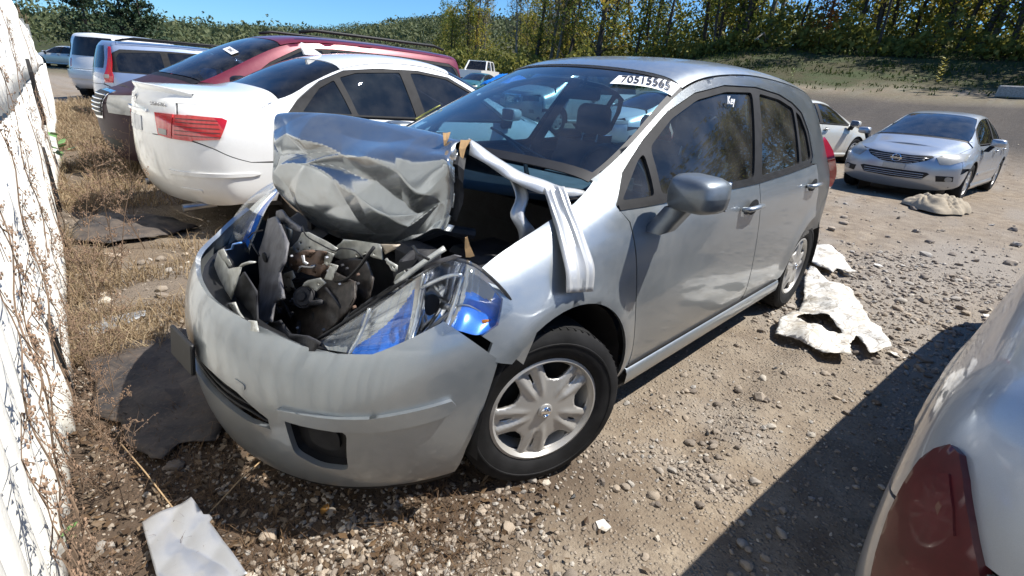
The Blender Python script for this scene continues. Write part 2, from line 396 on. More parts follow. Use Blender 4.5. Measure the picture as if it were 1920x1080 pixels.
def cloud(n, box, smin, smax, power=2.2, keep=None):
    x = rng.uniform(box[0], box[1], n); y = rng.uniform(box[2], box[3], n); k = rng.random(n) < dens_mask(x, y)*(1 if keep is None else keep(x, y)); x, y = x[k], y[k]
    s = smin+(smax-smin)*rng.random(len(x))**power; return np.stack([x, y, ground_z(x, y)], 1), s
A = [cloud(20000, (-2.2, 1.25, -1.4, 1.75), .0035, .012, 1.6), cloud(9000, (-5.5, 1.2, -4.0, 2.3), .004, .014, 2.2), cloud(7000, (-9, .8, -8, 4.0), .007, .022, 2.4), cloud(4500, (-24, .4, -18, 9), .014, .045, 2.8)]
pebbly = cloud(10000, (-.6, 1.1, .55, 1.55), .004, .016, 2.2, lambda x, y: sstep(.35, .75, vnoise(x, y, .4, 21)*.7+sstep(-.9, .6, x)*.35)); A.append(pebbly)
strip = cloud(2800, (-5.2, -2.0, .6, 2.2), .006, .030, 2.6, lambda x, y: zones(x, y)[:, 2]); A.append(strip)
gr_o = scatter_rocks('gravel', np.concatenate([a[0] for a in A]), np.concatenate([a[1] for a in A]), GM); tag(gr_o, 'loose gravel and pebbles spread over the dirt', 'gravel', kind='stuff')
SMt = stone_mat('stone')
stone_meshes = []
for s in range(10):
    V0, F0 = rock(100+s, 2, .62); o = fast_mesh('stone', V0, F0, SMt, smooth=False); o.data.shade_smooth(); o.data.set_sharp_from_angle(angle=.6); stone_meshes.append(o.data); bpy.data.objects.remove(o)
def put_stone(x, y, s):
    o = bpy.data.objects.new('stone', random.choice(stone_meshes)); COL.objects.link(o); o.parent = ground
    o.location = (x, y, gz(x, y)+s*.25); o.scale = (s, s*random.uniform(.8, 1.1), s*random.uniform(.7, 1.1)); o.rotation_euler = (random.uniform(-.3, .3), random.uniform(-.3, .3), random.uniform(0, 6))
for px, py, s in ((735, 1058, .022), (970, 938, .013), (903, 960, .018), (1014, 892, .016), (885, 1028, .015), (1467, 998, .022), (1437, 950, .016), (555, 1052, .018), (620, 962, .02), (720, 948, .012), (1440, 838, .014), (1072, 606, .02), (1355, 600, .02), (1175, 757, .018), (980, 905, .010), (505, 1010, .03), (200, 1035, .025), (330, 880, .03), (1210, 1045, .016), (860, 990, .012), (785, 915, .011), (650, 1060, .014), (1120, 985, .018), (1330, 800, .014), (1280, 735, .012)):
    p = on_z(px, py); put_stone(p.x, p.y, s*1.0)
cnt = 0
while cnt < 250:
    zone = random.random()
    if zone < .30: x, y, s = random.uniform(-4.9, -2.2), random.uniform(.75, 2.05), random.uniform(.018, .045)
    elif zone < .75: x, y, s = random.uniform(-1.8, 1.05), random.uniform(.75, 1.6), random.uniform(.010, .024)
    elif zone < .9: x, y, s = random.uniform(.2, 1.0), random.uniform(-2.6, -1.1), random.uniform(.015, .045)
    else: x, y, s = random.uniform(-9, -4.5), random.uniform(-.5, 2.8), random.uniform(.03, .07)
    if x > 1.20+.088*y or (abs(y) < .8 and x < .8 and x > -3): continue
    put_stone(x, y, s); cnt += 1
# ================================================================ wall, weeds, woods
def wall():
    r = empty('corrugated_wall', (1.24, 0, 0)); tag(r, 'sun-bleached white ribbed metal wall with dead vines along the left edge', 'wall')
    t = NT('chalky_white'); c = t.mix(t.ramp(t.noise(1.2, 7, .7), [(.35, 0), (.75, 1)]), (.84, .83, .78), (.72, .70, .62)); c = t.mix(t.ramp(t.noise(14, 6, .75), [(.64, 0), (.78, .4)]), c, (.42, .39, .30))
    t.set(Base_Color=c, Roughness=.75); t.bump(t.noise(22, 5), .35, .01); wm = t.m
    ys = [2.6, 1.1, -.4, -1.9, -3.4, -4.9, -6.4, -7.9, -9.4, -10.9, -12.4, -13.9, -15.4, -16.6]
    def top(y): return float(np.interp(y, [-16.6, -14, -10, -7, -4, 3], [1.05, 1.2, 1.55, 1.85, 2.0, 2.05]))
    for a, b in zip(ys, ys[1:]):
        for course in (0, 1):
            n = int((a-b)/.0125); G = []
            z0 = gz(1.24+.088*a, a)-.06 if course == 0 else 1.02
            for i in range(n+1):
                y = a+(b-a)*i/n-.006*(1 if i == n else 0); z1 = 1.0 if course == 0 else top(y)
                if course == 1 and z1 <= z0+.05: z1 = z0+.05
                w = .014*max(-1, min(1, 2.2*math.sin(2*PI*y/.15))); row = []
                for k in range(7):
                    z = z0+(z1-z0)*k/6; bul = .014*math.sin(y*1.1+z*2)+.006*math.sin(z*5+y*3)
                    row.append((.088*y+w+bul+(.035 if course == 1 else 0)+.01*math.sin(a*7), y, z))
                G.append(row)
            m = MB(); m.sheet(G, flip=True); o = m.build('wall_sheet', wm, r, smooth=True); solid(o, .012, 1)
    m = MB()
    for i, y in enumerate(np.arange(2.2, -16.5, -3.0)): m.box((.088*y+.14, y, .9), (.1, .1, 1.9))
    for z in (.25, .98): m.tube([(.088*y+.09, y, z) for y in np.linspace(2.6, -16.5, 24)], .025, n=6)
    o = m.build('wall_framing', MAT['zinc'], r); o['kind'] = 'stuff'
    # dark plates on the sheets stand in for shade in torn openings
    for y, z, w, h in ((-2.95, .22, .16, .42), (-3.9, .32, .12, .5), (-5.6, .9, .14, .6), (-.75, .18, .10, .36)):
        P = [(-w*.2, h*.55), (w*.5, h*.35), (w*.62, -h*.3), (w*.3, -h*.5), (-w*.45, -h*.45), (-w*.6, -.05)]
        m = MB(); m.hull([Vector((.088*y-.045+dx, y+a, z+b)) for a, b in P for dx in (0, .03)]); m.build('gap_shade_plate', MAT['rubber'], r)
    return r
wall_r = wall()
def leaf_cluster_mesh(name, C, size, mat, normals=None, k=1, stretch=1.0, parent=None):
    """one small bent quad per point of C"""
    n = len(C); a = rng.normal(size=(n, 3)); a /= np.linalg.norm(a, axis=1, keepdims=True); b = rng.normal(size=(n, 3)); b -= a*(a*b).sum(1, keepdims=True); b /= np.linalg.norm(b, axis=1, keepdims=True)
    s = (size*(.6+.8*rng.random(n)))[:, None] if np.ndim(size) == 0 else (size*(.6+.8*rng.random(n)))[:, None]
    V = np.stack([C-a*s*stretch, C+b*s*.5, C+a*s*stretch, C-b*s*.5], 1).reshape(-1, 3)
    F = np.arange(4*n).reshape(n, 4); o = fast_mesh(name, V, F, mat, parent, k=4)
    at = o.data.attributes.new('tone', 'FLOAT', 'POINT'); at.data.foreach_set('value', np.repeat(rng.random(n), 4).astype(np.float32)); return o
def leaf_mat(name, cols, trans=.35, rnd=.5):
    t = NT(name); at = t.n('ShaderNodeAttribute', attribute_name='tone'); oi = t.n('ShaderNodeObjectInfo')
    f = t.math('ADD', t.math('MULTIPLY', at.outputs['Fac'], 1-rnd), t.math('MULTIPLY', t.math('ADD', t.math('MULTIPLY', oi.outputs['Random'], .55), t.math('MULTIPLY', t.noise(.35, 2), .45)), rnd))
    c = t.ramp(f, [(i/(len(cols)-1), q) for i, q in enumerate(cols)]); t.set(Base_Color=c, Roughness=.6); t.b.inputs['Specular IOR Level'].default_value = .2
    tr = t.n('ShaderNodeBsdfTranslucent'); t.l(c, tr.inputs[0]); mx = t.n('ShaderNodeMixShader'); mx.inputs[0].default_value = trans
    t.l(t.b.outputs[0], mx.inputs[1]); t.l(tr.outputs[0], mx.inputs[2]); t.l(mx.outputs[0], t.out.inputs[0]); return t.m
LM = leaf_mat('autumn_leaves', [(.05, .085, .02), (.10, .145, .03), (.18, .20, .04), (.32, .29, .05), (.40, .28, .055), (.22, .13, .045)], trans=.5, rnd=.65)
LO = leaf_mat('orange_leaves', [(.20, .06, .012), (.30, .09, .015), (.22, .13, .03)], rnd=.2)
LG = leaf_mat('evergreen_needles', [(.015, .035, .018), (.03, .055, .028), (.05, .075, .035)], .15, .3)
LB = leaf_mat('sparse_leaves', [(.10, .085, .05), (.14, .12, .05), (.09, .10, .03)], .3, .4)
BARK = plain('bark', (.055, .045, .038), .9, var=.45, scale=6, bump=.5)
PBARK = plain('pale_bark', (.17, .155, .13), .9, var=.4, scale=6)
def tree_proto(kind, seed):
    r = random.Random(seed); h = r.uniform(13, 18); root = empty('tree')
    if kind == 'pine':
        h = r.uniform(9, 12); m = MB(); m.tube([(0, 0, -1), (0, 0, h*.5), (.1, 0, h)], [.22, .14, .03], n=7)
        P = []
        for _ in range(70):
            z = h*(.25+.75*r.random()); q = r.uniform(0, 2*PI); L = (1-(z/h)**1.6)*h*.28+.5; m.tube([(0, 0, z-.2), (L*math.cos(q), L*math.sin(q), z+.25*L)], [.04, .01], n=4, cap=False)
            for k in range(44): t = r.uniform(.3, 1.05); P.append((L*t*math.cos(q)+r.gauss(0, .22), L*t*math.sin(q)+r.gauss(0, .22), z+.25*L*t+r.gauss(0, .14)))
        m.build('trunk', BARK, root, smooth=True); leaf_cluster_mesh('crown', np.array(P), .19, LG, parent=root); return root
    m = MB(); lean = Vector((r.gauss(0, .05), r.gauss(0, .05), 1)); pts = []; p = Vector((0, 0, -1)); rad = r.uniform(.14, .30)
    for i in range(9): pts.append(p.copy()); p += Vector((lean.x+r.gauss(0, .05), lean.y+r.gauss(0, .05), 1))*(h*1.0/8)
    m.tube(pts, [rad*(1-.1*i) for i in range(9)], n=7, cap=False); C = []; lo = {'full': .16, 'high': .45, 'bare': .4, 'low': .05, 'ivy': .1}[kind]; nb = {'full': 46, 'high': 34, 'bare': 46, 'low': 40, 'ivy': 30}[kind]
    for _ in range(nb):
        t = lo+(1-lo)*r.random()**.8; i = min(7, int(t*8)); a = pts[i].lerp(pts[i+1], t*8-i); q = r.uniform(0, 2*PI)
        L = h*r.uniform(.10, .26)*(1.15-t*.75)*(1.2 if kind in ('full', 'low') else 1); up = r.uniform(.2, 1.0)
        b = a+Vector((math.cos(q), math.sin(q), up))*L*.5; c = a+Vector((math.cos(q+.2), math.sin(q+.2), up*1.0))*L
        m.tube([a, b, c], [rad*.28*(1.1-t), rad*.16*(1.1-t), .012], n=4, cap=False)
        if kind == 'bare':
            for _ in range(5): d = b.lerp(c, r.random()); m.tube([d, d+Vector((r.gauss(0, .5), r.gauss(0, .5), r.uniform(.4, 1.2)))], [.018, .006], n=3, cap=False)
        nl = {'full': 30, 'high': 30, 'bare': 5, 'low': 34, 'ivy': 24}[kind]
        for _ in range(nl):
            d = b.lerp(c, r.uniform(-.2, 1.15)); g = r.uniform(.35, .95); C.append((d.x+r.gauss(0, g*.6), d.y+r.gauss(0, g*.6), d.z+r.gauss(0, g*.45)))
    if kind == 'ivy':
        for _ in range(500): t = r.random()*.7; i = min(7, int(t*8)); a = pts[i].lerp(pts[i+1], t*8-i); C.append((a.x+r.gauss(0, .35), a.y+r.gauss(0, .35), a.z))
    m.build('trunk', PBARK if kind == 'bare' else BARK, root, smooth=True)
    leaf_cluster_mesh('crown', np.array(C), .19, LB if kind == 'bare' else LM, parent=root); return root
PROTO = {k: [tree_proto(k, 10*i+hash_) for i in range(n)] for k, n, hash_ in (('full', 3, 1), ('high', 3, 2), ('bare', 2, 3), ('low', 2, 4), ('ivy', 2, 5), ('pine', 2, 6))}
used = set()
def at_pol(a, r):
    q = math.radians(a); d = FW*math.cos(q)+RT*math.sin(q); return CP[0]+d[0]*r, CP[1]+d[1]*r
def put_tree(kind, a, r, sc, label, group, k=None, name=None, rz=None):
    p = PROTO[kind][k if k is not None else random.randrange(len(PROTO[kind]))]
    if p.name in used: o = copy_tree(p)
    else: o = p; used.add(p.name)
    x, y = at_pol(a, r); o.location = (x, y, gz(x, y)); o.rotation_euler = (0, 0, random.uniform(0, 6) if rz is None else rz); o.scale = (sc,)*3
    o.name = name or ('pine_tree' if kind == 'pine' else 'tree'); tag(o, label, 'tree', group); return o
GW = 'woodland trees beyond the grass bank'
LAB = {'full': 'leafy green and yellow woodland tree rising behind the grass bank', 'high': 'tall dark trunked woodland tree with leaves high up behind the bank', 'bare': 'half bare pale woodland tree with thin branches behind the bank', 'low': 'low branching bushy woodland tree at the edge of the bank', 'ivy': 'slender woodland trunk wrapped in small leaves behind the bank'}
for i in range(112):
    a = random.uniform(3, 54) if i < 84 else random.uniform(48, 82); r = random.uniform(55, 82) if i < 84 else random.uniform(42, 62); k = random.choice(['full', 'full', 'full', 'high', 'high', 'low', 'bare', 'ivy', 'ivy'])
    put_tree(k, a, r, random.uniform(.8, 1.25), LAB[k], GW+': '+k.replace('high', 'tall').replace('ivy', 'slender').replace('low', 'bushy'))
for i in range(34):
    a = random.uniform(-9, 6); r = random.uniform(62, 98); k = random.choice(['full', 'bare', 'bare', 'low', 'ivy'])
    put_tree(k, a, r, random.uniform(.55, .85)*(.75+.03*(a+9)), 'smaller %s tree of the thinner wood left of the hatchback roof' % {'full': 'leafy', 'bare': 'half bare', 'low': 'bushy', 'ivy': 'slender'}[k], 'thinner wood: '+{'full': 'leafy', 'bare': 'half bare', 'low': 'bushy', 'ivy': 'slender'}[k])
t_ = put_tree('low', 27, 56, .42, 'small orange leaved tree low against the dark wood', None, 0); t_.children
for c in t_.children:
    if c.name.startswith('crown'): c.data = c.data.copy(); c.data.materials[0] = LO
t_ = put_tree('high', 30, 60, 1.15, 'tree with a red orange crown top at the upper picture edge', None, 0)
for c in t_.children:
    if c.name.startswith('crown'): c.data = c.data.copy(); c.data.materials[0] = LO
for a, r, sc, lb in ((-41.6, 50, .62, 'leftmost pine beside the end of the white wall'), (-40.2, 46, .72, 'pine with open layered branches just right of the wall end'), (-38.9, 50, .60, 'shorter pine directly behind the far white suv'), (-36.5, 58, .80, 'thin topped pine showing above the blue silver suv roof'), (-35.2, 58, .64, 'small wind-bent pine right of the thin topped one')):
    put_tree('pine', a, r, sc, lb, None, rz=random.uniform(0, 6))
# far hill woods read as one mass
def far_mass():
    P = []; n = 150000
    a = rng.uniform(-56, 6, n); r = 95+235*rng.random(n)**.8; q = np.radians(a); x = CP[0]+(FW[0]*np.cos(q)+RT[0]*np.sin(q))*r; y = CP[1]+(FW[1]*np.cos(q)+RT[1]*np.sin(q))*r
    z = ground_z(x, y); cr = vnoise(x, y, 7, 31)*.65+vnoise(x, y, 3, 32)*.35; hgt = 2.5+6.5*cr; z = z+hgt*rng.random(n)**.45
    o = leaf_cluster_mesh('far_woodland', np.stack([x, y, z], 1), .34, leaf_mat('far_leaves', [(.045, .070, .036), (.07, .095, .045), (.11, .125, .055), (.16, .14, .065)], .25, .6)); tag(o, 'wooded hill far behind the parked cars, reading as one mass', 'woodland', kind='stuff')
far_mass()
# understorey and back wall of leaves that closes the wood
def understorey():
    n = 52000; a = rng.uniform(-10, 56, n); r = 54+rng.random(n)**1.3*42+np.clip(-a, 0, 10)*.8; q = np.radians(a); x = CP[0]+(FW[0]*np.cos(q)+RT[0]*np.sin(q))*r; y = CP[1]+(FW[1]*np.cos(q)+RT[1]*np.sin(q))*r
    back = np.clip((r-62)/26, 0, 1); h = (.5+4.2*vnoise(x, y, 3.0, 41)**2)*(1-back)+back*(2.8+6.5*vnoise(x, y, 5, 42))*(1+.0*a); h = h*np.clip((a+16)/22, .45, 1); keep = vnoise(x, y, 2.5, 43) > .33
    z = ground_z(x, y)+h*rng.random(n)**1.0; C = np.stack([x, y, z], 1)[keep]
    o = leaf_cluster_mesh('undergrowth', C, .26, leaf_mat('brush_leaves', [(.04, .06, .022), (.10, .12, .032), (.20, .20, .045), (.28, .20, .06)], .35, .6)); tag(o, 'tangled brush and saplings filling the wood behind the bank', 'undergrowth', kind='stuff')
understorey()
# grass on the bank
def blades(name, x, y, h, w, mat, lean=.5):
    n = len(x); z = ground_z(x, y); q = rng.uniform(0, 2*PI, n); c, s = np.cos(q), np.sin(q); l = rng.normal(0, lean, (n, 2))*h[:, None]
    A = np.stack([x-c*w, y-s*w, z-.01], 1); B = np.stack([x+c*w, y+s*w, z-.01], 1); M1 = np.stack([x+l[:, 0]*.35, y+l[:, 1]*.35, z+h*.6], 1); T_ = np.stack([x+l[:, 0], y+l[:, 1], z+h*(.95-.25*np.clip(np.hypot(l[:, 0], l[:, 1])/h, 0, 1.5))], 1)
    sd = np.stack([c*w*.6, s*w*.6, 0*x], 1); V = np.stack([A, B, M1+sd, M1-sd, T_], 1).reshape(-1, 3); b = np.arange(n)[:, None]*5
    F = np.concatenate([b+np.array([[0, 1, 2]]), b+np.array([[0, 2, 3]]), b+np.array([[3, 2, 4]])]); o = fast_mesh(name, V, F, mat)
    at = o.data.attributes.new('tone', 'FLOAT', 'POINT'); at.data.foreach_set('value', np.repeat(rng.random(n), 5).astype(np.float32)); return o
n = 26000; a = rng.uniform(2, 56, n); r = rng.uniform(39, 60, n); q = np.radians(a); x = CP[0]+(FW[0]*np.cos(q)+RT[0]*np.sin(q))*r; y = CP[1]+(FW[1]*np.cos(q)+RT[1]*np.sin(q))*r; k = rng.random(n) < zones(x, y)[:, 0]**2*(.25+.75*(vnoise(x, y, 2.2, 61) > .45)); x, y = x[k], y[k]
tag(blades('bank_grass', x, y, .12+.16*rng.random(len(x)), .05+0*x, leaf_mat('grass_blade', [(.025, .045, .010), (.05, .075, .016), (.10, .11, .035)], .3, .4)), 'short green grass on the bank below the wood', 'grass', kind='stuff')
DRY = leaf_mat('dry_blade', [(.17, .115, .07), (.28, .20, .12), (.38, .30, .19), (.22, .15, .09)], .25, .35)
def dry_grass():
    N = 30000; y = -(rng.random(N)**1.3)*17-.95; wallx = 1.24+.088*y; d = np.abs(rng.normal(0, 1, N))*(.42+.02*-y); x = wallx-.03-d
    k = vnoise(x, y, .35, 51)*.6+vnoise(x, y, 1.3, 52)*.5 > .46+.10*np.clip(d-.5, 0, 2); patchy = ~((y < -2.75) & (y > -4.05) & (x < .90)); k &= patchy
    x, y = x[k], y[k]; h = (.03+.13*rng.random(len(x))**2)*(1+.05*-y)
    tag(blades('dry_grass', x, y, h, .0022+0*x+.0004*-y, DRY, .8), 'matted straw coloured grass between the white wall and the cars', 'grass', kind='stuff')
    N = 9000; x = rng.uniform(.25, 1.2, N); y = rng.uniform(-1.2, 1.15, N); k = (vnoise(x, y, .22, 53) > .45) & (x < 1.2+.088*y) & (zones(x, y)[:, 3] > .4); x, y = x[k], y[k]
    tag(blades('withered_stems', x, y, .02+.07*rng.random(len(x))**2, .0013+0*x, leaf_mat('withered', [(.07, .04, .025), (.13, .08, .045), (.20, .13, .07)], .2, .3), 1.2), 'brown withered stems in the shade before the bumper', 'weeds', kind='stuff')
dry_grass()
def litter():
    N = 5500; x = rng.uniform(.0, 1.2, N); y = rng.uniform(-1.6, 1.45, N); k = (x < 1.22+.088*y) & (rng.random(N) < .15+.85*zones(x, y)[:, 3]); x, y = x[k], y[k]; C = np.stack([x, y, ground_z(x, y)+.006+.012*rng.random(len(x))], 1)
    n = len(C); q = rng.uniform(0, 2*PI, n); s = .006+.014*rng.random(n)**2; t = rng.normal(0, .35, (n, 2)); P = []
    for ax, bx in ((1, 0), (.2, .55), (-1, 0), (-.1, -.5)):
        X = (ax*np.cos(q)-bx*np.sin(q))*s; Y = (ax*np.sin(q)+bx*np.cos(q))*s; P.append(C+np.stack([X, Y, X*t[:, 0]+Y*t[:, 1]+np.abs(X)*.2], 1))
    o = fast_mesh('leaf_litter', np.stack(P, 1).reshape(-1, 3), np.arange(4*n).reshape(n, 4), leaf_mat('fallen_leaf', [(.035, .024, .016), (.065, .042, .026), (.12, .075, .040), (.17, .13, .09), (.09, .07, .055)], .1, .2), k=4)
    a = o.data.attributes.new('tone', 'FLOAT', 'POINT'); a.data.foreach_set('value', np.repeat(rng.random(n), 4).astype(np.float32)); tag(o, 'dead leaves scattered on the ground in front of the bumper', 'leaves', kind='stuff')
litter()
# dead branching weeds and vines
WD = plain('dead_stem', (.15, .10, .065), .9, var=.3); WS = plain('seed_head', (.20, .13, .085), .95, var=.3)
def weed(seed, h=.7, spread=.35, nb=14, seeds=True, name='dried_weed', lean=(0, 0), thick=.0035, dense=1):
    r = random.Random(seed); root = empty(name); m = MB(); s = MB()
    for k in range(r.choice((2, 3))*dense):
        q = r.uniform(0, 6.3); top = Vector((math.cos(q)*spread*h+lean[0]*h, math.sin(q)*spread*h+lean[1]*h, h*r.uniform(.7, 1))); mid = top*.5+Vector((0, 0, h*.12)); P = smooth_pts([Vector((0, 0, -.02)), mid, top], 8)
        m.tube(P, [thick*(1-.09*i) for i in range(8)], n=4, cap=False)
        for _ in range(nb):
            t = r.uniform(.25, 1); i = min(6, int(t*7)); a = P[i]; L = h*r.uniform(.08, .28)*(1.2-t*.6); d = Vector((r.gauss(0, 1), r.gauss(0, 1), r.uniform(.3, 1.3))).normalized()*L; m.tube([a, a+d*.5+Vector((0, 0, -.004)), a+d], [thick*.5, thick*.35, thick*.2], n=3, cap=False)
            if seeds:
                for _ in range(6): c = a+d*r.uniform(.35, 1.05)+Vector((r.gauss(0, .008), r.gauss(0, .008), r.gauss(0, .008))); z = r.uniform(.003, .0065); s.add([c+Vector((z, 0, 0)), c+Vector((-z*.6, z*.9, 0)), c+Vector((-z*.6, -z*.9, 0)), c+Vector((0, 0, z*1.8))], [(0, 1, 2), (0, 1, 3), (1, 2, 3), (2, 0, 3)])
    m.build('stem', WD, root)
    if s.V: s.build('seed_heads', WS, root)['kind'] = 'stuff'
    return root
def smooth_pts(P, n):
    Q = [2*P[0]-P[1]]+P+[2*P[-1]-P[-2]]; out = []
    for k in range(n):
        t = (len(P)-1)*k/(n-1); i = min(int(t), len(P)-2); f = t-i; a, b, c, d = Q[i:i+4]; out.append(.5*((2*b)+(c-a)*f+(2*a-5*b+4*c-d)*f*f+(3*b-a-3*c+d)*f**3))
    return out
GW2 = 'dried weeds at the foot of the white wall'; LW2 = 'dry brown branching weed at the foot of the white wall'
protoW = [weed(s, h, sp, nb, True, dense=dn) for s, h, sp, nb, dn in ((1, .75, .35, 16, 1), (2, .55, .5, 14, 2), (3, .9, .25, 18, 1), (4, .4, .6, 12, 2))]
spots = [(-1.2, .04, .55), (-1.7, .10, .8), (-2.15, .25, 1.0), (-2.3, .10, .9), (-2.7, .45, .8), (-3.3, .12, .9), (-3.5, .45, 1.0), (-3.9, .2, .8), (-4.4, .6, .9), (-5.2, .3, .9), (-5.8, .8, .8), (-6.8, .4, .9), (-7.5, .9, .8), (-8.6, .5, .9), (-9.8, .9, .9), (-11.5, .6, 1.0), (-.5, .04, .38), (-.1, .03, .32), (.3, .04, .30), (.62, .03, .26), (-.85, .05, .42), (-.72, .05, .6), (-.6, .12, .5), (-.4, .06, .55), (-.22, .10, .45), (-.02, .06, .45), (.12, .10, .40), (.38, .06, .34), (.5, .09, .28), (-1.0, .12, .6), (-1.4, .15, .6)]
for i, (y, d, sc) in enumerate(spots):
    o = protoW[i] if i < 4 else copy_tree(protoW[i % 4]); x = 1.24+.088*y-.05-d; o.location = (x, y, gz(x, y)); o.rotation_euler = (0, 0, random.uniform(0, 6)); o.scale = (sc,)*3; tag(o, LW2, 'weed', GW2)
def vine(y0, z0, y1, z1, r_, seed, name='dead_vine'):
    r = random.Random(seed); P = []; n = 22; root = empty(name, (0, 0, 0))
    for i in range(n+1):
        t = i/n; y = y0+(y1-y0)*t+.03*math.sin(t*9+seed); z = z0+(z1-z0)*t+.02*math.sin(t*13+seed*2); P.append(Vector((1.24+.088*y-.045-.01*math.sin(t*20), y, z)))
    m = MB(); m.tube(P, [r_*(1-.6*i/n) for i in range(n+1)], n=5); s = MB()
    for k in range(46):
        a = r.choice(P); d = Vector((-r.uniform(.0, .03), r.gauss(0, .05), r.gauss(-.02, .06))); m.tube([a, a+d], [.0016, .0008], n=3, cap=False)
        for _ in range(4): c = a+d*r.random()+Vector((-.003, r.gauss(0, .008), r.gauss(0, .008))); z = r.uniform(.003, .007); s.add([c+Vector((0, z, 0)), c+Vector((0, -z*.6, z)), c+Vector((-z*.5, -z*.6, -z)), c+Vector((-z*.8, 0, z*.6))], [(0, 1, 2), (0, 1, 3), (1, 2, 3), (2, 0, 3)])
    m.build('stem', WD, root); s.build('withered_leaves', WS, root)['kind'] = 'stuff'; return root
for i, v in enumerate(((.42, .0, .05, .95, .006), (.25, .0, -.35, 1.2, .007), (-.05, .0, -.2, 1.1, .006), (-.5, .0, -1.1, 1.3, .008), (-.8, .0, -.9, .8, .005), (-1.3, .0, -1.9, 1.5, .007), (-1.8, .0, -1.6, 1.2, .005), (-2.5, .0, -3.3, 1.9, .007), (-3.4, .0, -3.2, 1.5, .006), (-5.0, .0, -6.1, 1.8, .008), (-7.2, .0, -7.9, 1.7, .008), (.60, .0, .42, .6, .005), (.1, .5, -.9, .75, .004), (-4.2, .6, -5.5, 1.0, .006))):
    tag(vine(*v[:4], v[4]*.5, seed=i+3), 'leafless brown vine climbing over the white wall', 'vine', 'dead vines on the white wall')
# two small green plants and the yellow-leaved sapling by the road
LGm = plain('green_leaf', (.10, .20, .06), .5, var=.3)
def green_weed(x, y, n, L, label, z=0, h=.12, mat=None):
    root = empty('green_weed', (x, y, gz(x, y)+z)); tag(root, label, 'plant'); m = MB(); m.tube([(0, 0, -.02), (.01, 0, h*.5), (0, .01, h)], .002, n=5); m.build('stem', LGm, root)
    for k in range(n):
        q = 2.4*k; zz = h*(.3+.7*k/n); a = Vector((0, 0, zz)); d = Vector((math.cos(q), math.sin(q), .35))*L; w = Vector((-math.sin(q), math.cos(q), 0))*L*.22
        mm = MB(); mm.sheet([[a, a, a], [a+d*.4-w, a+d*.4+Vector((0, 0, -.004)), a+d*.4+w], [a+d*.8-w*.7, a+d*.8+Vector((0, 0, -.006)), a+d*.8+w*.7], [a+d, a+d, a+d]]); mm.build('leaf', mat or LGm, root, smooth=True)
    return root
p = on_z(105, 1010, .05); green_weed(p.x-.01, p.y, 7, .045, 'small green broad-leaved weed at the bottom left corner by the wall', h=.06)
p = on_z(118, 300, .15); green_weed(p.x, p.y, 12, .16, 'green leafy weed among the dry stems beside the wall gap', h=.45)
for a, r, n, L, lb, h, c in ((36.4, 41.5, 34, .30, 'yellow leaved sapling on the verge right of the hatchback roof', 1.9, (.30, .27, .05)), (34.9, 42, 16, .22, 'low green bush beside the yellow leaved sapling', 1.0, (.10, .13, .04)), (21.0+4.5, 42.5, 14, .2, 'small pale green seedling on the verge above the pale sedan', 1.0, (.16, .20, .06)), (39.5, 41.5, 10, .18, 'tiny yellow green seedling left of the concrete blocks', .7, (.22, .22, .05))):
    x, y = at_pol(a, r); green_weed(x, y, n, L, lb, h=h, mat=plain('sapling_leaf', c, .6, var=.3))
# concrete blocks on the verge
for i in range(3):
    a = 42.0+i*3.4; x, y = at_pol(a, 40.2); m = MB(); m.box((0, 0, .3), (2.35, .7, .62), bev=.06); o = m.build('concrete_block', plain('old_concrete', (.30, .29, .27), .9, var=.25, bump=.3) if i == 0 else bpy.data.materials['old_concrete'])
    o.location = (x, y, gz(x, y)-.05); o.rotation_euler = (0, 0, math.radians(CH*180/PI+90-a-90)+PI/2+.05*i); tag(o, ['concrete block lying on the verge, leftmost of the row', 'middle concrete block of the row on the verge', 'rightmost concrete block at the picture edge'][i], 'concrete block')
# fallen log on the bank
x, y = at_pol(22.5, 55); m = MB(); m.tube([(0, 0, .3), (1.2, .2, .9), (2.6, .1, .2)], [.10, .08, .05], n=7); o = m.build('fallen_branch', PBARK, smooth=True); o.location = (x, y, gz(x, y)+.3); tag(o, 'pale fallen branch lying at the foot of the wood', 'branch')
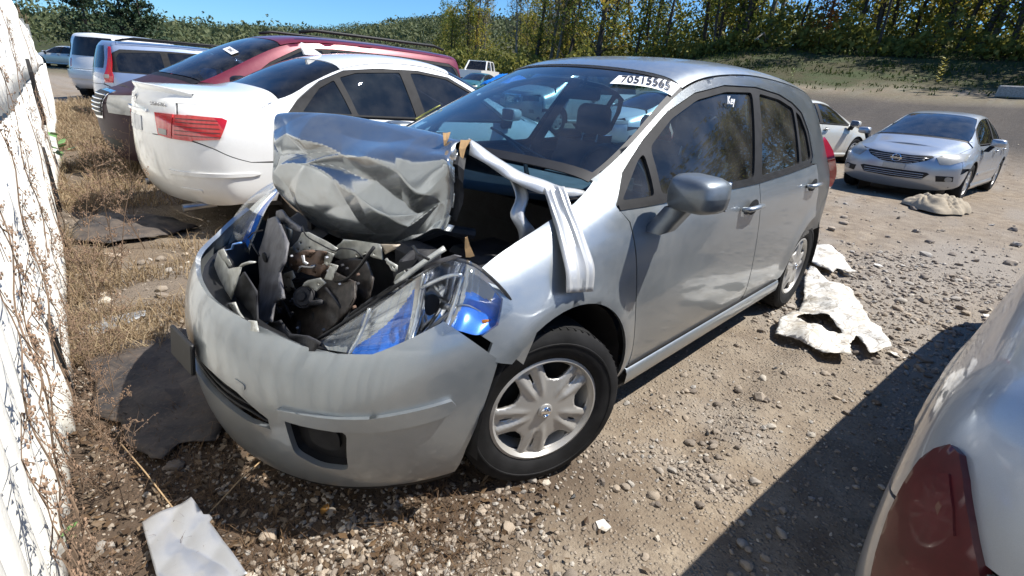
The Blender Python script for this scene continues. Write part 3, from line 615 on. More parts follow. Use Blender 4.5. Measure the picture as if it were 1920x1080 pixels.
# ================================================================ car body surfaces
def _basis(t):
    return np.stack([(1-t)**3/6, (3*t**3-6*t*t+4)/6, (-3*t**3+3*t*t+3*t+1)/6, t**3/6], -1)
def _dbasis(t):
    return np.stack([-(1-t)**2/2, (3*t*t-4*t)/2, (-3*t*t+2*t+1)/2, t*t/2], -1)
class Hull:
    """half body (y>0) as a cubic B-spline surface: u runs rear to front, v from the underside over the belt to the centreline"""
    def __init__(s, rear, mids, front, rc=(.5, .8, .95), fc=(.5, .8, .95), rdx=(.06, .2, .36), fdx=(.06, .2, .36)):
        def ring(xl, xh, w, zb, zs, ws, wr, zt, bow=0.0):
            fr = (0, .12, .32, .58, .82, 1.0); yy = (w-.07, w-.016, w, w, w-.010, ws)
            P = [(xl, y, zb+f*(zs-zb)) for f, y in zip(fr, yy)]
            zr = zt-min(.085, .45*max(zt-zs, .0)); zm = .5*(zs+zr)
            P.append(((xl+xh)/2, .5*(ws+wr)+.012, zm)); P.append((xh, wr, zr))
            for f, dz in ((.86, .03), (.45, .007), (0, 0)):
                P.append((xh+bow*(1-f*f), wr*f, zt-min(dz, (zt-zr)*.5)))
            return P
        R = [ring(*m) for m in mids]
        def end(prof, near, fr, dx, sgn):
            xs, zs = prof; out = []
            for f, d in zip(fr, dx):
                row = []
                for j in range(11):
                    n = near[j]; ymax = n[1]
                    k = f**3
                    row.append((xs[j]-sgn*d*(1 if j < 7 else .6), ymax*f*(1 if j < 10 else 0), zs[j]*(1-k)+n[2]*k))
                out.append(row)
            return [[(xs[j], 0, zs[j]) for j in range(11)]]+out
        A = end(rear, R[0], rc, rdx, -1); B = end(front, R[-1], fc, fdx, 1)
        P = np.array(A+R+B[::-1], dtype=float)
        s.N = len(P); s.iu = len(A)
        mir = lambda a: a*np.array([1, -1, 1])
        P = np.concatenate([mir(P[1:2]), P, mir(P[-2:-1])], 0)
        s.P = np.concatenate([2*P[:, 0:1]-P[:, 1:2], P, mir(P[:, -2:-1])], 1)
        s.du, s.dv = 8, 6
        s.us = np.linspace(0, s.N-1, (s.N-1)*s.du+1); s.vs = np.linspace(0, 10, 10*s.dv+1)
        U, V = np.meshgrid(s.us, s.vs, indexing='ij'); s.G = s.ev(U.ravel(), V.ravel()).reshape(U.shape+(3,))
        nu, nv = U.shape; s.nv = nv
        idx = np.arange(nu*nv).reshape(nu, nv)
        a, b, c, d = idx[:-1, :-1].ravel(), idx[1:, :-1].ravel(), idx[1:, 1:].ravel(), idx[:-1, 1:].ravel()
        s.T = np.concatenate([np.stack([a, b, c], 1), np.stack([a, c, d], 1)])
        s.V = s.G.reshape(-1, 3); s.bvh = BVHTree.FromPolygons(s.V.tolist(), s.T.tolist()); s.UV = np.stack([U.ravel(), V.ravel()], 1)
        s.su = .28; s.sv = .13
    def ev(s, u, v, d=0):
        u = np.clip(np.asarray(u, float), 0, s.N-1-1e-9); v = np.clip(np.asarray(v, float), 0, 10-1e-9)
        i = np.floor(u).astype(int); j = np.floor(v).astype(int); tu, tv = u-i, v-j
        bu = _basis(tu) if d != 1 else _dbasis(tu); bv = _basis(tv) if d != 2 else _dbasis(tv)
        out = np.zeros(u.shape+(3,))
        for a in range(4):
            for b in range(4): out += (bu[..., a]*bv[..., b])[..., None]*s.P[i+a, j+b]
        return out
    def nrm(s, u, v):
        n = np.cross(s.ev(u, v, 1), s.ev(u, v, 2)); l = np.linalg.norm(n, axis=-1, keepdims=True)
        n = n/np.maximum(l, 1e-9); return n     # orientation fixed below
    def proj(s, kind, a, b):
        if kind == 'uv': return (a, b)
        if kind in 'fr' and abs(a) < .0006:
            q = s.proj(kind, .0006, b); return (float(s.N-1) if kind == 'f' else 0.0, q[1])
        if kind == 't' and abs(b) < .0006: return (s.proj(kind, a, .0006)[0], 10.0)
        o, d, ax = {'s': ((a, 3, b), (0, -1, 0), (0, 2)), 't': ((a, b, 4), (0, 0, -1), (0, 1)), 'f': ((9, a, b), (-1, 0, 0), (1, 2)), 'r': ((-9, a, b), (1, 0, 0), (1, 2))}[kind]
        h = s.bvh.ray_cast(Vector(o), Vector(d))
        if h[0] is None:
            q = s.V[:, ax]-np.array([a, b]); k = (q**2).sum(1)
            if kind == 'f': k = k+(s.V[:, 0] < 0)*9
            if kind == 'r': k = k+(s.V[:, 0] > -1.5)*9
            return tuple(s.UV[int(np.argmin(k))])
        t = s.T[h[2]]; A, B, C = s.V[t]; p = np.array(h[0])
        m = np.stack([B-A, C-A], 1); w = np.linalg.lstsq(m, p-A, rcond=None)[0]
        q = s.UV[t[0]]+w[0]*(s.UV[t[1]]-s.UV[t[0]])+w[1]*(s.UV[t[2]]-s.UV[t[0]])
        return (float(q[0]), float(q[1]))
    def outline(s, pts, closed=True, step=.03):
        """pts [(kind,a,b),...] -> dense uv polygon"""
        out = []; n = len(pts)
        for i in range(n if closed else n-1):
            p, q = pts[i], pts[(i+1) % n]
            if p[0] == q[0]:
                L = math.hypot((q[1]-p[1])*(s.su if p[0] == 'uv' else 1), (q[2]-p[2])*(s.sv if p[0] == 'uv' else 1)); m = max(1, int(L/step))
                for k in range(m): out.append(s.proj(p[0], p[1]+(q[1]-p[1])*k/m, p[2]+(q[2]-p[2])*k/m))
            else:
                a, b = np.array(s.proj(*p)), np.array(s.proj(*q)); L = np.hypot(*((b-a)*[s.su, s.sv])); m = max(1, int(L/step))
                for k in range(m): out.append(tuple(a+(b-a)*k/m))
        if not closed: out.append(s.proj(*pts[-1]))
        return out
def inside(poly, P):
    poly = np.asarray(poly); x, y = P[:, 0], P[:, 1]; r = np.zeros(len(P), bool); n = len(poly); j = n-1
    for i in range(n):
        xi, yi = poly[i]; xj, yj = poly[j]
        c = ((yi > y) != (yj > y)) & (x < (xj-xi)*(y-yi)/((yj-yi) or 1e-12)+xi); r ^= c; j = i
    return r
def edge_dist(poly, P):
    poly = np.asarray(poly); best = np.full(len(P), 1e9)
    for i in range(len(poly)):
        a, b = poly[i-1], poly[i]; ab = b-a; t = np.clip(((P-a) @ ab)/max(ab @ ab, 1e-12), 0, 1)
        best = np.minimum(best, np.linalg.norm(P-(a+t[:, None]*ab), axis=1))
    return best
def cdt(outer, holes, inner):
    """triangulate; returns 2d points and triangles"""
    pts = [tuple(p) for p in outer]; edges = [(i, (i+1) % len(outer)) for i in range(len(outer))]
    for h in holes:
        b = len(pts); pts += [tuple(p) for p in h]; edges += [(b+i, b+(i+1) % len(h)) for i in range(len(h))]
    pts += [tuple(p) for p in inner]
    v, e, f, *_ = delaunay_2d_cdt([Vector(p) for p in pts], edges, [], 0, 1e-6)
    P = np.array([tuple(x) for x in v]); F = np.array([list(x) for x in f if len(x) == 3])
    C = P[F].mean(1); k = inside(outer, C)
    for h in holes: k &= ~inside(h, C)
    return P, F[k]
def panel(h, name, outl, holes=(), mat=None, parent=None, off=0.0, th=.012, mode='one', deform=None, dens=1, step=.03):
    """a sheet of body on the hull inside an outline. mode: one (left), both (two objects), weld (one symmetric object)"""
    O = np.array(h.outline(outl, step=step)); H = [np.array(h.outline(x, step=step)) for x in holes]
    S = np.array([h.su, h.sv]); O2, H2 = O*S, [x*S for x in H]
    if dens == 1: Q = h.UV*S
    else:
        u = np.arange(0, h.N-1, 1/(h.du*dens)); v = np.arange(0, 10, 1/(h.dv*dens)); Q = np.stack(np.meshgrid(u, v, indexing='ij'), -1).reshape(-1, 2)*S
    lo, hi = O2.min(0), O2.max(0); Q = Q[((Q > lo) & (Q < hi)).all(1)]
    k = inside(O2, Q)
    for x in H2: k &= ~inside(x, Q)
    Q = Q[k]; d = edge_dist(O2, Q)
    for x in H2: d = np.minimum(d, edge_dist(x, Q))
    Q = Q[d > .008/dens]
    P, F = cdt([tuple(p) for p in O2], [[tuple(p) for p in x] for x in H2], [tuple(p) for p in Q])
    uv = P/S; X = h.ev(uv[:, 0], uv[:, 1]); N = h.nrm(uv[:, 0], uv[:, 1])
    ref = np.stack([np.clip(X[:, 0], h.P[:, :, 0].min()+.9, h.P[:, :, 0].max()-.9), np.zeros(len(X)), np.full(len(X), .62)], 1)
    s = np.sign(((X-ref)*N).sum()) or 1
    N = N*s; X = X+N*off
    if deform is not None: X = deform(X)
    t = F[0]
    fn = np.cross(X[F[:, 1]]-X[F[:, 0]], X[F[:, 2]]-X[F[:, 0]]); sg = (fn*N[F[:, 0]]).sum()
    if sg < 0: F = F[:, ::-1]
    # rim turned inward
    E = {}
    for f in F:
        for a, b in ((f[0], f[1]), (f[1], f[2]), (f[2], f[0])):
            E[(a, b)] = E.get((a, b), 0)+1
    B = [(a, b) for a, b in E if (b, a) not in E]
    if mode == 'weld': B = [(a, b) for a, b in B if not (abs(X[a, 1]) < 2e-3 and abs(X[b, 1]) < 2e-3)]
    V = list(X); FF = [tuple(f) for f in F]
    if th:
        mp = {}
        for a, b in B:
            for q in (a, b):
                if q not in mp:
                    mp[q] = len(V); V.append(X[q]); V.append(X[q]-N[q]*th)
            FF.append((mp[a], mp[a]+1, mp[b]+1, mp[b]))
    V = np.array(V); r = []
    if mode == 'weld':
        n = len(V); mpz = {i: (i if abs(V[i, 1]) < 2e-3 and i < len(X) else n+i) for i in range(n)}
        V[:, 1] = np.where((np.abs(V[:, 1]) < 2e-3), 0, V[:, 1])
        V2 = np.concatenate([V, V*[1, -1, 1]]); F2 = FF+[tuple(mpz[q] for q in reversed(f)) for f in FF]
        return mobj(name, V2, F2, mat, parent)
    r.append(mobj(name, V, FF, mat, parent))
    if mode == 'both': r.append(mobj(name, V*[1, -1, 1], [f[::-1] for f in FF], mat, parent))
    return r if mode == 'both' else r[0]
def rounded(poly, r=.03, n=3):
    """round the corners of a 2D/3-tuple outline"""
    out = []; k = len(poly)
    for i in range(k):
        a, b, c = poly[i-1], poly[i], poly[(i+1) % k]
        if not (a[0] == b[0] == c[0]): out.append(b); continue
        A, B, C = np.array(a[1:]), np.array(b[1:]), np.array(c[1:])
        la, lc = np.linalg.norm(A-B), np.linalg.norm(C-B); rr = min(r, la*.45, lc*.45)
        p, q = B+(A-B)/la*rr, B+(C-B)/lc*rr
        for t in np.linspace(0, 1, n+1): x = (1-t)**2*p+2*t*(1-t)*B+t*t*q; out.append((b[0], float(x[0]), float(x[1])))
    return out
def S(*p): return [('s', a, b) for a, b in p]
def Fp(*p): return [('f', a, b) for a, b in p]
def Rp(*p): return [('r', a, b) for a, b in p]
def UVp(*p): return [('uv', a, b) for a, b in p]
def T(*p): return [('t', a, b) for a, b in p]
def arc(cx, cz, r, a0, a1, n=14, rx=None):
    rx = rx or r
    return [('s', cx+rx*math.cos(math.radians(a0+(a1-a0)*i/n)), cz+r*math.sin(math.radians(a0+(a1-a0)*i/n))) for i in range(n+1)]
def core(h, name, mat, parent, inset=.03, v0=0, v1=10, u0=None, u1=None, flat=None):
    """dark liner shell just inside the body"""
    a = 0 if u0 is None else int(u0*h.du); b = len(h.us) if u1 is None else int(u1*h.du)+1
    c, d = int(v0*h.dv), int(v1*h.dv)+1
    U, V = np.meshgrid(h.us[a:b:2], h.vs[c:d:2], indexing='ij'); X = h.ev(U.ravel(), V.ravel()); N = h.nrm(U.ravel(), V.ravel())
    s = np.sign(((X[:, 1:]-[0, .7])*N[:, 1:]).sum()); X = (X-N*s*inset).reshape(U.shape+(3,)); X[..., 1] = np.maximum(X[..., 1], 0)
    m = MB(); m.sheet(X.tolist()); m.sheet((X*[1, -1, 1]).tolist(), flip=True)
    return m.build(name, mat, parent, smooth=True)
def _wheel_parts(parent, R, W, side, style, rimR, mats, detailed=True):
    """tyre and rim about the local origin; the outer face looks to +y*side"""
    n = 56 if detailed else 28; s = side
    prof = [(rimR, -W*.42), (rimR+.012, -W*.46), (R*.74, -W*.49), (R*.80, -W*.5), (R*.845, -W*.505), (R*.85, -W*.515), (R*.865, -W*.515), (R*.87, -W*.503), (R*.93, -W*.49), (R*.985, -W*.42), (R, -W*.3), (R, W*.3), (R*.985, W*.42), (R*.93, W*.49), (R*.87, W*.503), (R*.865, W*.515), (R*.85, W*.515), (R*.845, W*.505), (R*.80, W*.5), (R*.74, W*.49), (rimR+.012, W*.46), (rimR, W*.42)]
    prof = [(r, a*s) for r, a in prof]
    tm = MB(); tm.lathe(prof, 'y', n=n)
    if s > 0: tm.F = [f[::-1] for f in tm.F]
    ty = tm.build('tyre', mats['tyre'], parent, auto=35)
    if detailed:      # dark raised bands and bars stand in for shade in the tread grooves
        g = MB()
        for yy in (-.055, -.018, .018, .055):
            g.lathe([(R+.0012, yy-.004), (R+.0012, yy+.004)], 'y', n=n)
        g.build('tread_shade_bands', mats['groove'], parent)['kind'] = 'stuff'
        bl = MB()
        for k in range(64):
            q = 2*PI*k/64
            for sy in (-1, 1):
                c = Vector(((R-.0035)*math.cos(q), sy*W*.33, (R-.0035)*math.sin(q))); bl.box(c, (.009, W*.13, .004), Matrix.Rotation(-q, 3, 'Y'))
        bl.build('tread_shade_bars', mats['groove'], parent)['kind'] = 'stuff'
    rm = MB(); d = .11*s
    rm.lathe([(rimR+.004, W*.44*s), (rimR-.006, W*.46*s), (rimR-.016, W*.40*s), (rimR-.03, W*.1*s), (rimR-.035, -W*.4*s)], 'y', n=n)
    if s > 0: rm.F = [f[::-1] for f in rm.F]
    rm.build('rim', mats['rim'], parent, auto=40)
    bk = MB(); bk.lathe([(.001, W*.05*s), (rimR-.03, W*.05*s)], 'y', n=24); bk.build('brake_disc', mats['dark'], parent)
def face_wheel(parent, rad, y0, s, mat, nsp=5, hole=.30, slot=True, dish=.02, cap=True, two=False, dens=1.0, name='hubcap', rot=PI/2):
    """pressed cover with real openings between broad spokes; opening k is centred at angle rot+2 pi k/nsp"""
    outer = [(rad*math.cos(q), rad*math.sin(q)) for q in np.linspace(0, 2*PI, 97)[:-1]]
    holes = []
    for k in range(nsp):
        q0 = rot+2*PI*k/nsp; P = []
        for rr, hw in ((.89, hole), (.905, 0), (.89, -hole), (.80, -hole*.92), (.68, -hole*.76), (.605, -hole*.5), (.585, 0), (.605, hole*.5), (.68, hole*.76), (.80, hole*.92)):
            P.append((rr*rad, q0+hw))
        P2 = []
        for i in range(len(P)):
            a, b = P[i], P[(i+1) % len(P)]
            for t in np.linspace(0, 1, 4)[:-1]:
                r, q = a[0]+(b[0]-a[0])*t, a[1]+(b[1]-a[1])*t; P2.append((r*math.cos(q), r*math.sin(q)))
        holes.append(P2)
        if slot:
            q1 = q0+PI/nsp; c, sn = math.cos(q1), math.sin(q1); w = .022*rad*.95
            holes.append([(r*rad*c-e*w*sn, r*rad*sn+e*w*c) for r, e in ((.60, -.7), (.70, -1), (.80, -1), (.80, 1), (.70, 1), (.60, .7))])
    g = [(r*rad*math.cos(q+.03*r), r*rad*math.sin(q+.03*r)) for r in np.linspace(.04, .97, int(22+14*dens)) for q in np.linspace(0, 2*PI, max(8, int(150*r*dens)))[:-1]]
    g = np.array(g); k = np.ones(len(g), bool)
    for hl in holes: k &= ~inside(hl, g)
    g = g[k]; d = edge_dist(outer, g)
    for hl in holes: d = np.minimum(d, edge_dist(hl, g))
    g = g[d > .004]
    P, F = cdt(outer, holes, [tuple(x) for x in g])
    r = np.hypot(P[:, 0], P[:, 1])/rad; q = np.arctan2(P[:, 1], P[:, 0])-rot
    ph = np.abs(((q*nsp/(2*PI)+.5) % 1)-.5)*2     # 0 opening centre, 1 spoke centre
    H = .030*(1-r**2)*0+.018*np.cos(np.clip(r, 0, 1)*PI/2)-dish*np.clip((r-.93)/.07, 0, 1)
    H += .007*np.clip((r-.25)/.2, 0, 1)*(1-np.clip((r-.90)/.03, 0, 1))*np.exp(-((ph-.66)/.16)**2)
    H -= (.0045*(np.abs(ph-1) < .20)*np.clip((r-.42)*9, 0, 1)*(1-np.clip((r-.86)/.04, 0, 1)) if slot else 0)
    H += .006*np.exp(-((r-.955)/.025)**2)
    V = [(x, y0*s+(hh)*s, z) for (x, z), hh in zip(P, H)]
    F = [tuple(f) if s < 0 else tuple(f[::-1]) for f in F]
    o = mobj(name, V, F, mat, parent); solid(o, .016, -1)
    if cap:
        c = MB(); c.lathe([(.001, (y0+.026)*s), (rad*.10, (y0+.026)*s), (rad*.135, (y0+.022)*s), (rad*.15, (y0+.010)*s)], 'y', n=28)
        if s > 0: c.F = [f[::-1] for f in c.F]
        co = c.build('centre_cap', mat, parent, auto=30)
        r1 = rad*.078; t = MB(); t.lathe([(r1-.004, (y0+.0265)*s), (r1, (y0+.030)*s), (r1+.004, (y0+.0265)*s)], 'y', n=24)
        t.box((0, (y0+.028)*s, 0), (r1*2.3, .004, .011)); t.build('emblem', MAT['chrome'], parent, auto=30)
    return o
MAT['groove'] = plain('tread_shadow', (.008, .008, .008), .95)
WM = dict(tyre=MAT['tyre'], groove=MAT['groove'], rim=MAT['wheel_silver'], dark=MAT['black'])
def wheel(parent, x, y, R=.305, W=.19, side=1, rimR=.20, nsp=5, steer=0, detailed=False, face=True, rimmat=None, slot=False, hole=.36, spin=0):
    e = empty('wheel', (x, y*side, R), steer); e.parent = parent; e.rotation_euler = (0, spin, steer)
    mats = dict(WM)
    if rimmat: mats['rim'] = rimmat
    _wheel_parts(e, R, W, side, nsp, rimR, mats, detailed)
    if face: face_wheel(e, rimR+.002, W*.5-.028, side, mats['rim'], nsp, hole=hole, slot=slot, dens=1 if detailed else .5)
    return e
# ================================================================ the wrecked silver hatchback
def flare(cx1, cz1, r1, cx2, cz2, r2, amt=.016):
    def f(X):
        X = X.copy(); sg = np.sign(X[:, 1])
        for cx, cz, r in ((cx1, cz1, r1), (cx2, cz2, r2)):
            d = np.hypot(X[:, 0]-cx, X[:, 2]-cz)
            X[:, 1] += sg*amt*np.exp(-((d-r-.01)/.055)**2)*(np.abs(X[:, 1]) > .6)
        return X
    return f
VH = Hull(
    ((-3.31, -3.40, -3.45, -3.46, -3.43, -3.40, -3.30, -3.14, -3.07, -3.03, -3.0), (.27, .36, .50, .66, .82, .96, 1.18, 1.40, 1.45, 1.475, 1.48)),
    [(-3.02, -2.95, .815, .25, 1.02, .735, .565, 1.475),
     (-2.62, -2.58, .850, .21, 1.01, .80, .585, 1.515),
     (-2.20, -2.20, .852, .19, .99, .806, .59, 1.535),
     (-1.78, -1.78, .852, .19, .975, .808, .59, 1.545),
     (-1.36, -1.38, .852, .19, .968, .808, .58, 1.525),
     (-1.02, -1.10, .852, .19, .965, .806, .56, 1.475, .10),
     (-.66, -.70, .852, .19, .965, .80, .625, 1.27, .20),
     (-.34, -.30, .852, .19, .955, .785, .70, 1.065, .26),
     (-.06, .00, .852, .19, .905, .765, .60, 1.00, .10),
     (.20, .24, .848, .14, .855, .735, .57, .955, .10)],
    ((.80, .83, .842, .845, .825, .78, .70, .60, .52, .46, .44), (.105, .19, .31, .435, .545, .63, .70, .77, .82, .86, .88)),
    rc=(.55, .84, .96), fc=(.46, .74, .92), fdx=(.075, .21, .40), rdx=(.03, .14, .34))
VU = dict(C=11, CD=10, D=9)
vers = empty('wrecked_hatchback', (0, 0, 0))
tag(vers, 'silver hatchback with crushed folded hood and broken headlight, number sticker on windshield', 'car')
fl = flare(-.06, .315, .375, -2.63, .31, .345)
SM = MAT['silver']
V_ARCH = arc(-.06, .315, .376, 187, 63, 20)
fender = panel(VH, 'fender', T((.24, .72), (.0, .712), (-.20, .70)) + UVp((10.93, 6.95)) + S((-.358, .960), (-.40, .91), (-.43, .74), (-.475, .50), (-.515, .30), (-.52, .262), (-.44, .262)) + V_ARCH + S((.145, .547), (.22, .615), (.285, .672), (.157, .727), (.195, .80)), mat=SM, parent=vers, deform=fl, dens=1.5)
def dent(X):
    X = fl(X)
    return X
front_door = panel(VH, 'door', S((-.366, .952), (-.80, .952), (-1.20, .953), (-1.575, .958), (-1.60, .80), (-1.635, .62), (-1.70, .32), (-1.66, .292), (-.56, .282), (-.523, .30), (-.482, .50), (-.437, .74), (-.407, .91)), mat=SM, parent=vers, deform=dent, dens=1.3)
rear_door = panel(VH, 'door', S((-1.582, .959), (-2.0, .975), (-2.43, .998), (-2.56, 1.0), (-2.63, .80), (-2.625, .665)) + arc(-2.63, .31, .352, 90, 12, 10) + S((-2.27, .31), (-2.24, .292), (-1.71, .292), (-1.708, .33), (-1.642, .62), (-1.607, .80)), mat=SM, parent=vers, deform=dent, dens=1.3)
DLO = S((-.345, .958), (-.80, .958), (-1.20, .959), (-1.54, .963), (-2.0, .982), (-2.44, 1.008), (-2.50, 1.05), (-2.495, 1.198), (-2.44, 1.300), (-2.30, 1.352), (-2.10, 1.390), (-1.776, 1.412), (-1.42, 1.403), (-1.148, 1.358), (-.904, 1.275), (-.678, 1.168), (-.474, 1.062))
quarter = panel(VH, 'quarter_panel', UVp((10.93, 7.05), (10.0, 7.12), (9.0, 7.2), (7.0, 7.3), (4.5, 7.3), (3.4, 7.1), (2.8, 6.3)) + S((-3.24, 1.03), (-3.20, .88), (-3.26, .70), (-3.30, .62), (-3.02, .56)) + arc(-2.63, .31, .352, 38, 89, 10) + S((-2.632, .80), (-2.565, 1.0)) + [DLO[i] for i in (5, 6, 7, 8, 9, 10, 11, 12, 13, 14, 15, 16, 0)], mat=SM, parent=vers, deform=fl)
# mirror image of the sheet metal for the far side
for o in (front_door, rear_door, quarter):
    me = o.data.copy(); c = o.copy(); c.data = me; COL.objects.link(c); c.parent = vers
    me.transform(Matrix.Scale(-1, 4, (0, 1, 0))); me.flip_normals()
panel(VH, 'fender', T((.24, .72), (.0, .712), (-.20, .70)) + UVp((10.93, 6.95)) + S((-.358, .960), (-.43, .74), (-.515, .30), (-.44, .262)) + V_ARCH + S((.20, .57), (.28, .60), (.20, .76)), mat=SM, parent=vers, deform=lambda X: fl(X))
for o in [vers.children[-1]]: o.data.transform(Matrix.Scale(-1, 4, (0, 1, 0))); o.data.flip_normals()
# black window surround with its panes
def shrink(pts, d):
    P = np.array([p[1:] for p in pts]); c = P.mean(0); out = []
    n = len(P); A = sum(P[i-1][0]*P[i][1]-P[i][0]*P[i-1][1] for i in range(n)); sg = 1 if A > 0 else -1
    for i in range(n):
        a, b, e = P[i-1], P[i], P[(i+1) % n]; t1 = (b-a)/np.linalg.norm(b-a); t2 = (e-b)/np.linalg.norm(e-b)
        n1 = np.array([-t1[1], t1[0]])*sg; n2 = np.array([-t2[1], t2[0]])*sg; m = n1+n2; m /= np.linalg.norm(m); k = d/max(.35, m @ n1)
        out.append((pts[i][0], float(b[0]+m[0]*k), float(b[1]+m[1]*k)))
    return out
W_TRI = rounded(S((-.405, .982), (-.600, .982), (-.648, 1.125), (-.60, 1.105)), .02)
W_FD = rounded(S((-.648, .984), (-1.02, .984), (-1.535, .988), (-1.715, 1.385), (-1.42, 1.376), (-1.155, 1.332), (-.915, 1.250), (-.700, 1.145)), .03)
W_RD = rounded(S((-1.635, .990), (-2.0, 1.006), (-2.235, 1.020), (-2.30, 1.322), (-2.09, 1.364), (-1.80, 1.384)), .03)
W_RQ = rounded(S((-2.275, 1.022), (-2.44, 1.034), (-2.465, 1.06), (-2.462, 1.19), (-2.41, 1.28), (-2.335, 1.308)), .025)
for sd_ in (1, -1):
    fr = panel(VH, 'window_surround', shrink(DLO, .002), [W_TRI, W_FD, W_RD, W_RQ], mat=MAT['rubber'], parent=vers, off=-.006, th=.02)
    if sd_ < 0: fr.data.transform(Matrix.Scale(-1, 4, (0, 1, 0))); fr.data.flip_normals()
    for w in (W_TRI, W_FD, W_RD, W_RQ):
        g = panel(VH, 'window_pane', shrink(w, -.006), mat=MAT['side_glass'], parent=vers, off=-.018, th=0)
        if sd_ < 0: g.data.transform(Matrix.Scale(-1, 4, (0, 1, 0))); g.data.flip_normals()
    st = panel(VH, 'belt_moulding', S((-.366, .950), (-.80, .950), (-1.54, .955), (-2.0, .974), (-2.45, 1.0), (-2.45, 1.012), (-2.0, .988), (-1.54, .970), (-.80, .966), (-.366, .966)), mat=MAT['rubber'], parent=vers, off=.004, th=.012)
    if sd_ < 0: st.data.transform(Matrix.Scale(-1, 4, (0, 1, 0))); st.data.flip_normals()
# roof, windshield, tailgate
panel(VH, 'roof', UVp((8.98, 7.28), (7.0, 7.38), (4.5, 7.38), (3.6, 7.3), (3.6, 10), (8.98, 10)), mat=SM, parent=vers, mode='weld')
panel(VH, 'windshield', UVp((10.93, 7.10), (10.0, 7.16), (9.02, 7.24), (9.02, 10), (10.93, 10)), mat=MAT['windshield'], parent=vers, mode='weld', off=-.006, th=0)
panel(VH, 'windshield_seal', UVp((10.97, 7.04), (10.0, 7.10), (8.985, 7.20), (8.985, 10), (9.05, 10), (9.05, 7.42), (10.0, 7.28), (10.82, 7.26), (10.84, 10), (10.97, 10)), mat=MAT['black'], parent=vers, mode='weld', off=-.003, th=.004)
panel(VH, 'tailgate', UVp((3.5, 7.3), (2.7, 6.4), (2.0, 5.2), (1.9, 3.8), (0, 3.8), (0, 5.2), (0, 10), (3.5, 10)), [], mat=SM, parent=vers, mode='weld')
panel(VH, 'rear_window', UVp((1.3, 7.6), (1.5, 6.6), (1.5, 5.8), (0, 5.8), (0, 7.6)), mat=MAT['tint_glass'], parent=vers, mode='weld', off=.006, th=.004)
panel(VH, 'rear_bumper', UVp((0, .3), (3.6, .3)) + S((-2.975, .24), (-3.0, .45), (-3.02, .55), (-3.29, .605)) + UVp((1.9, 3.7), (0, 3.7)), mat=SM, parent=vers, mode='weld')
for sd_ in (1, -1):
    tl = panel(VH, 'tail_light', S((-3.02, 1.045), (-2.97, 1.0), (-3.08, .88), (-3.20, .78), (-3.28, .745)) + UVp((2.0, 3.9), (1.9, 4.6), (2.1, 5.2), (2.5, 5.6)), mat=MAT['red'], parent=vers, off=.045, th=.06)
    if sd_ < 0: tl.data.transform(Matrix.Scale(-1, 4, (0, 1, 0))); tl.data.flip_normals()
# rocker under the doors
for s_ in (1, -1):
    m = MB(); prof = [(.80, .285), (.838, .283), (.846, .262), (.842, .215), (.815, .178), (.76, .168)]
    m.sheet([[(x, y*s_, z) for y, z in prof] for x in np.linspace(-.50, -2.27, 14)], flip=s_ > 0)
    m.build('rocker_panel', SM, vers, smooth=True)
    m = MB(); m.box((-1.38, .812*s_, .288), (1.74, .05, .014)); m.build('sill_gap', MAT['rubber'], vers)
# wheels and wheel wells
wf = wheel(vers, -.032, .752, R=.305, W=.195, side=1, rimR=.200, nsp=5, steer=-.37, detailed=True, slot=True, hole=.33, spin=math.radians(-12))
wheel(vers, -2.60, .745, R=.307, W=.195, side=1, rimR=.198, nsp=5, detailed=True, slot=True, hole=.33, spin=.5)
wheel(vers, 0, .745, R=.307, W=.195, side=-1, rimR=.198, nsp=5, steer=-.33, detailed=False)
wheel(vers, -2.60, .745, R=.307, W=.195, side=-1, rimR=.198, nsp=5, detailed=False)
for cx, cz, r, s_ in ((-.06, .315, .37, 1), (-2.63, .31, .345, 1), (-.06, .315, .37, -1), (-2.63, .31, .345, -1)):
    m = MB(); G = []
    for k in range(17):
        q = math.radians(-8+196*k/16); G.append([(cx+r*math.cos(q), y*s_, cz+r*math.sin(q)) for y in (.845 if cx < -1 else .835, .80, .60, .45)])
    m.sheet(G, flip=s_ < 0); m.V += [Vector((cx, .45*s_, cz))]; c = len(m.V)-1
    for k in range(16): m.F.append((c, k*4+3, (k+1)*4+3) if s_ > 0 else (c, (k+1)*4+3, k*4+3))
    m.build('wheel_arch_liner', MAT['rubber'], vers, smooth=True)
# underside and engine-bay tub
m = MB()
m.box((-1.55, 0, .20), (2.9, 1.50, .05)); m.box((-2.75, 0, .42), (1.2, .9, .30)); m.box((-.45, 0, .55), (.05, 1.40, .78))
m.build('floor_pan', MAT['dark'], vers)
m = MB()
m.box((.05, .60, .58), (.60, .04, .40)); m.box((.0, .66, .78), (.50, .10, .03)); m.box((-.10, -.60, .55), (.50, .04, .36)); m.box((-.10, -.66, .72), (.46, .10, .03))
m.box((.10, 0, .27), (.95, 1.0, .04)); m.box((-.36, 0, .86), (.14, 1.34, .10))
m.build('engine_bay_wall', MAT['engine'], vers)
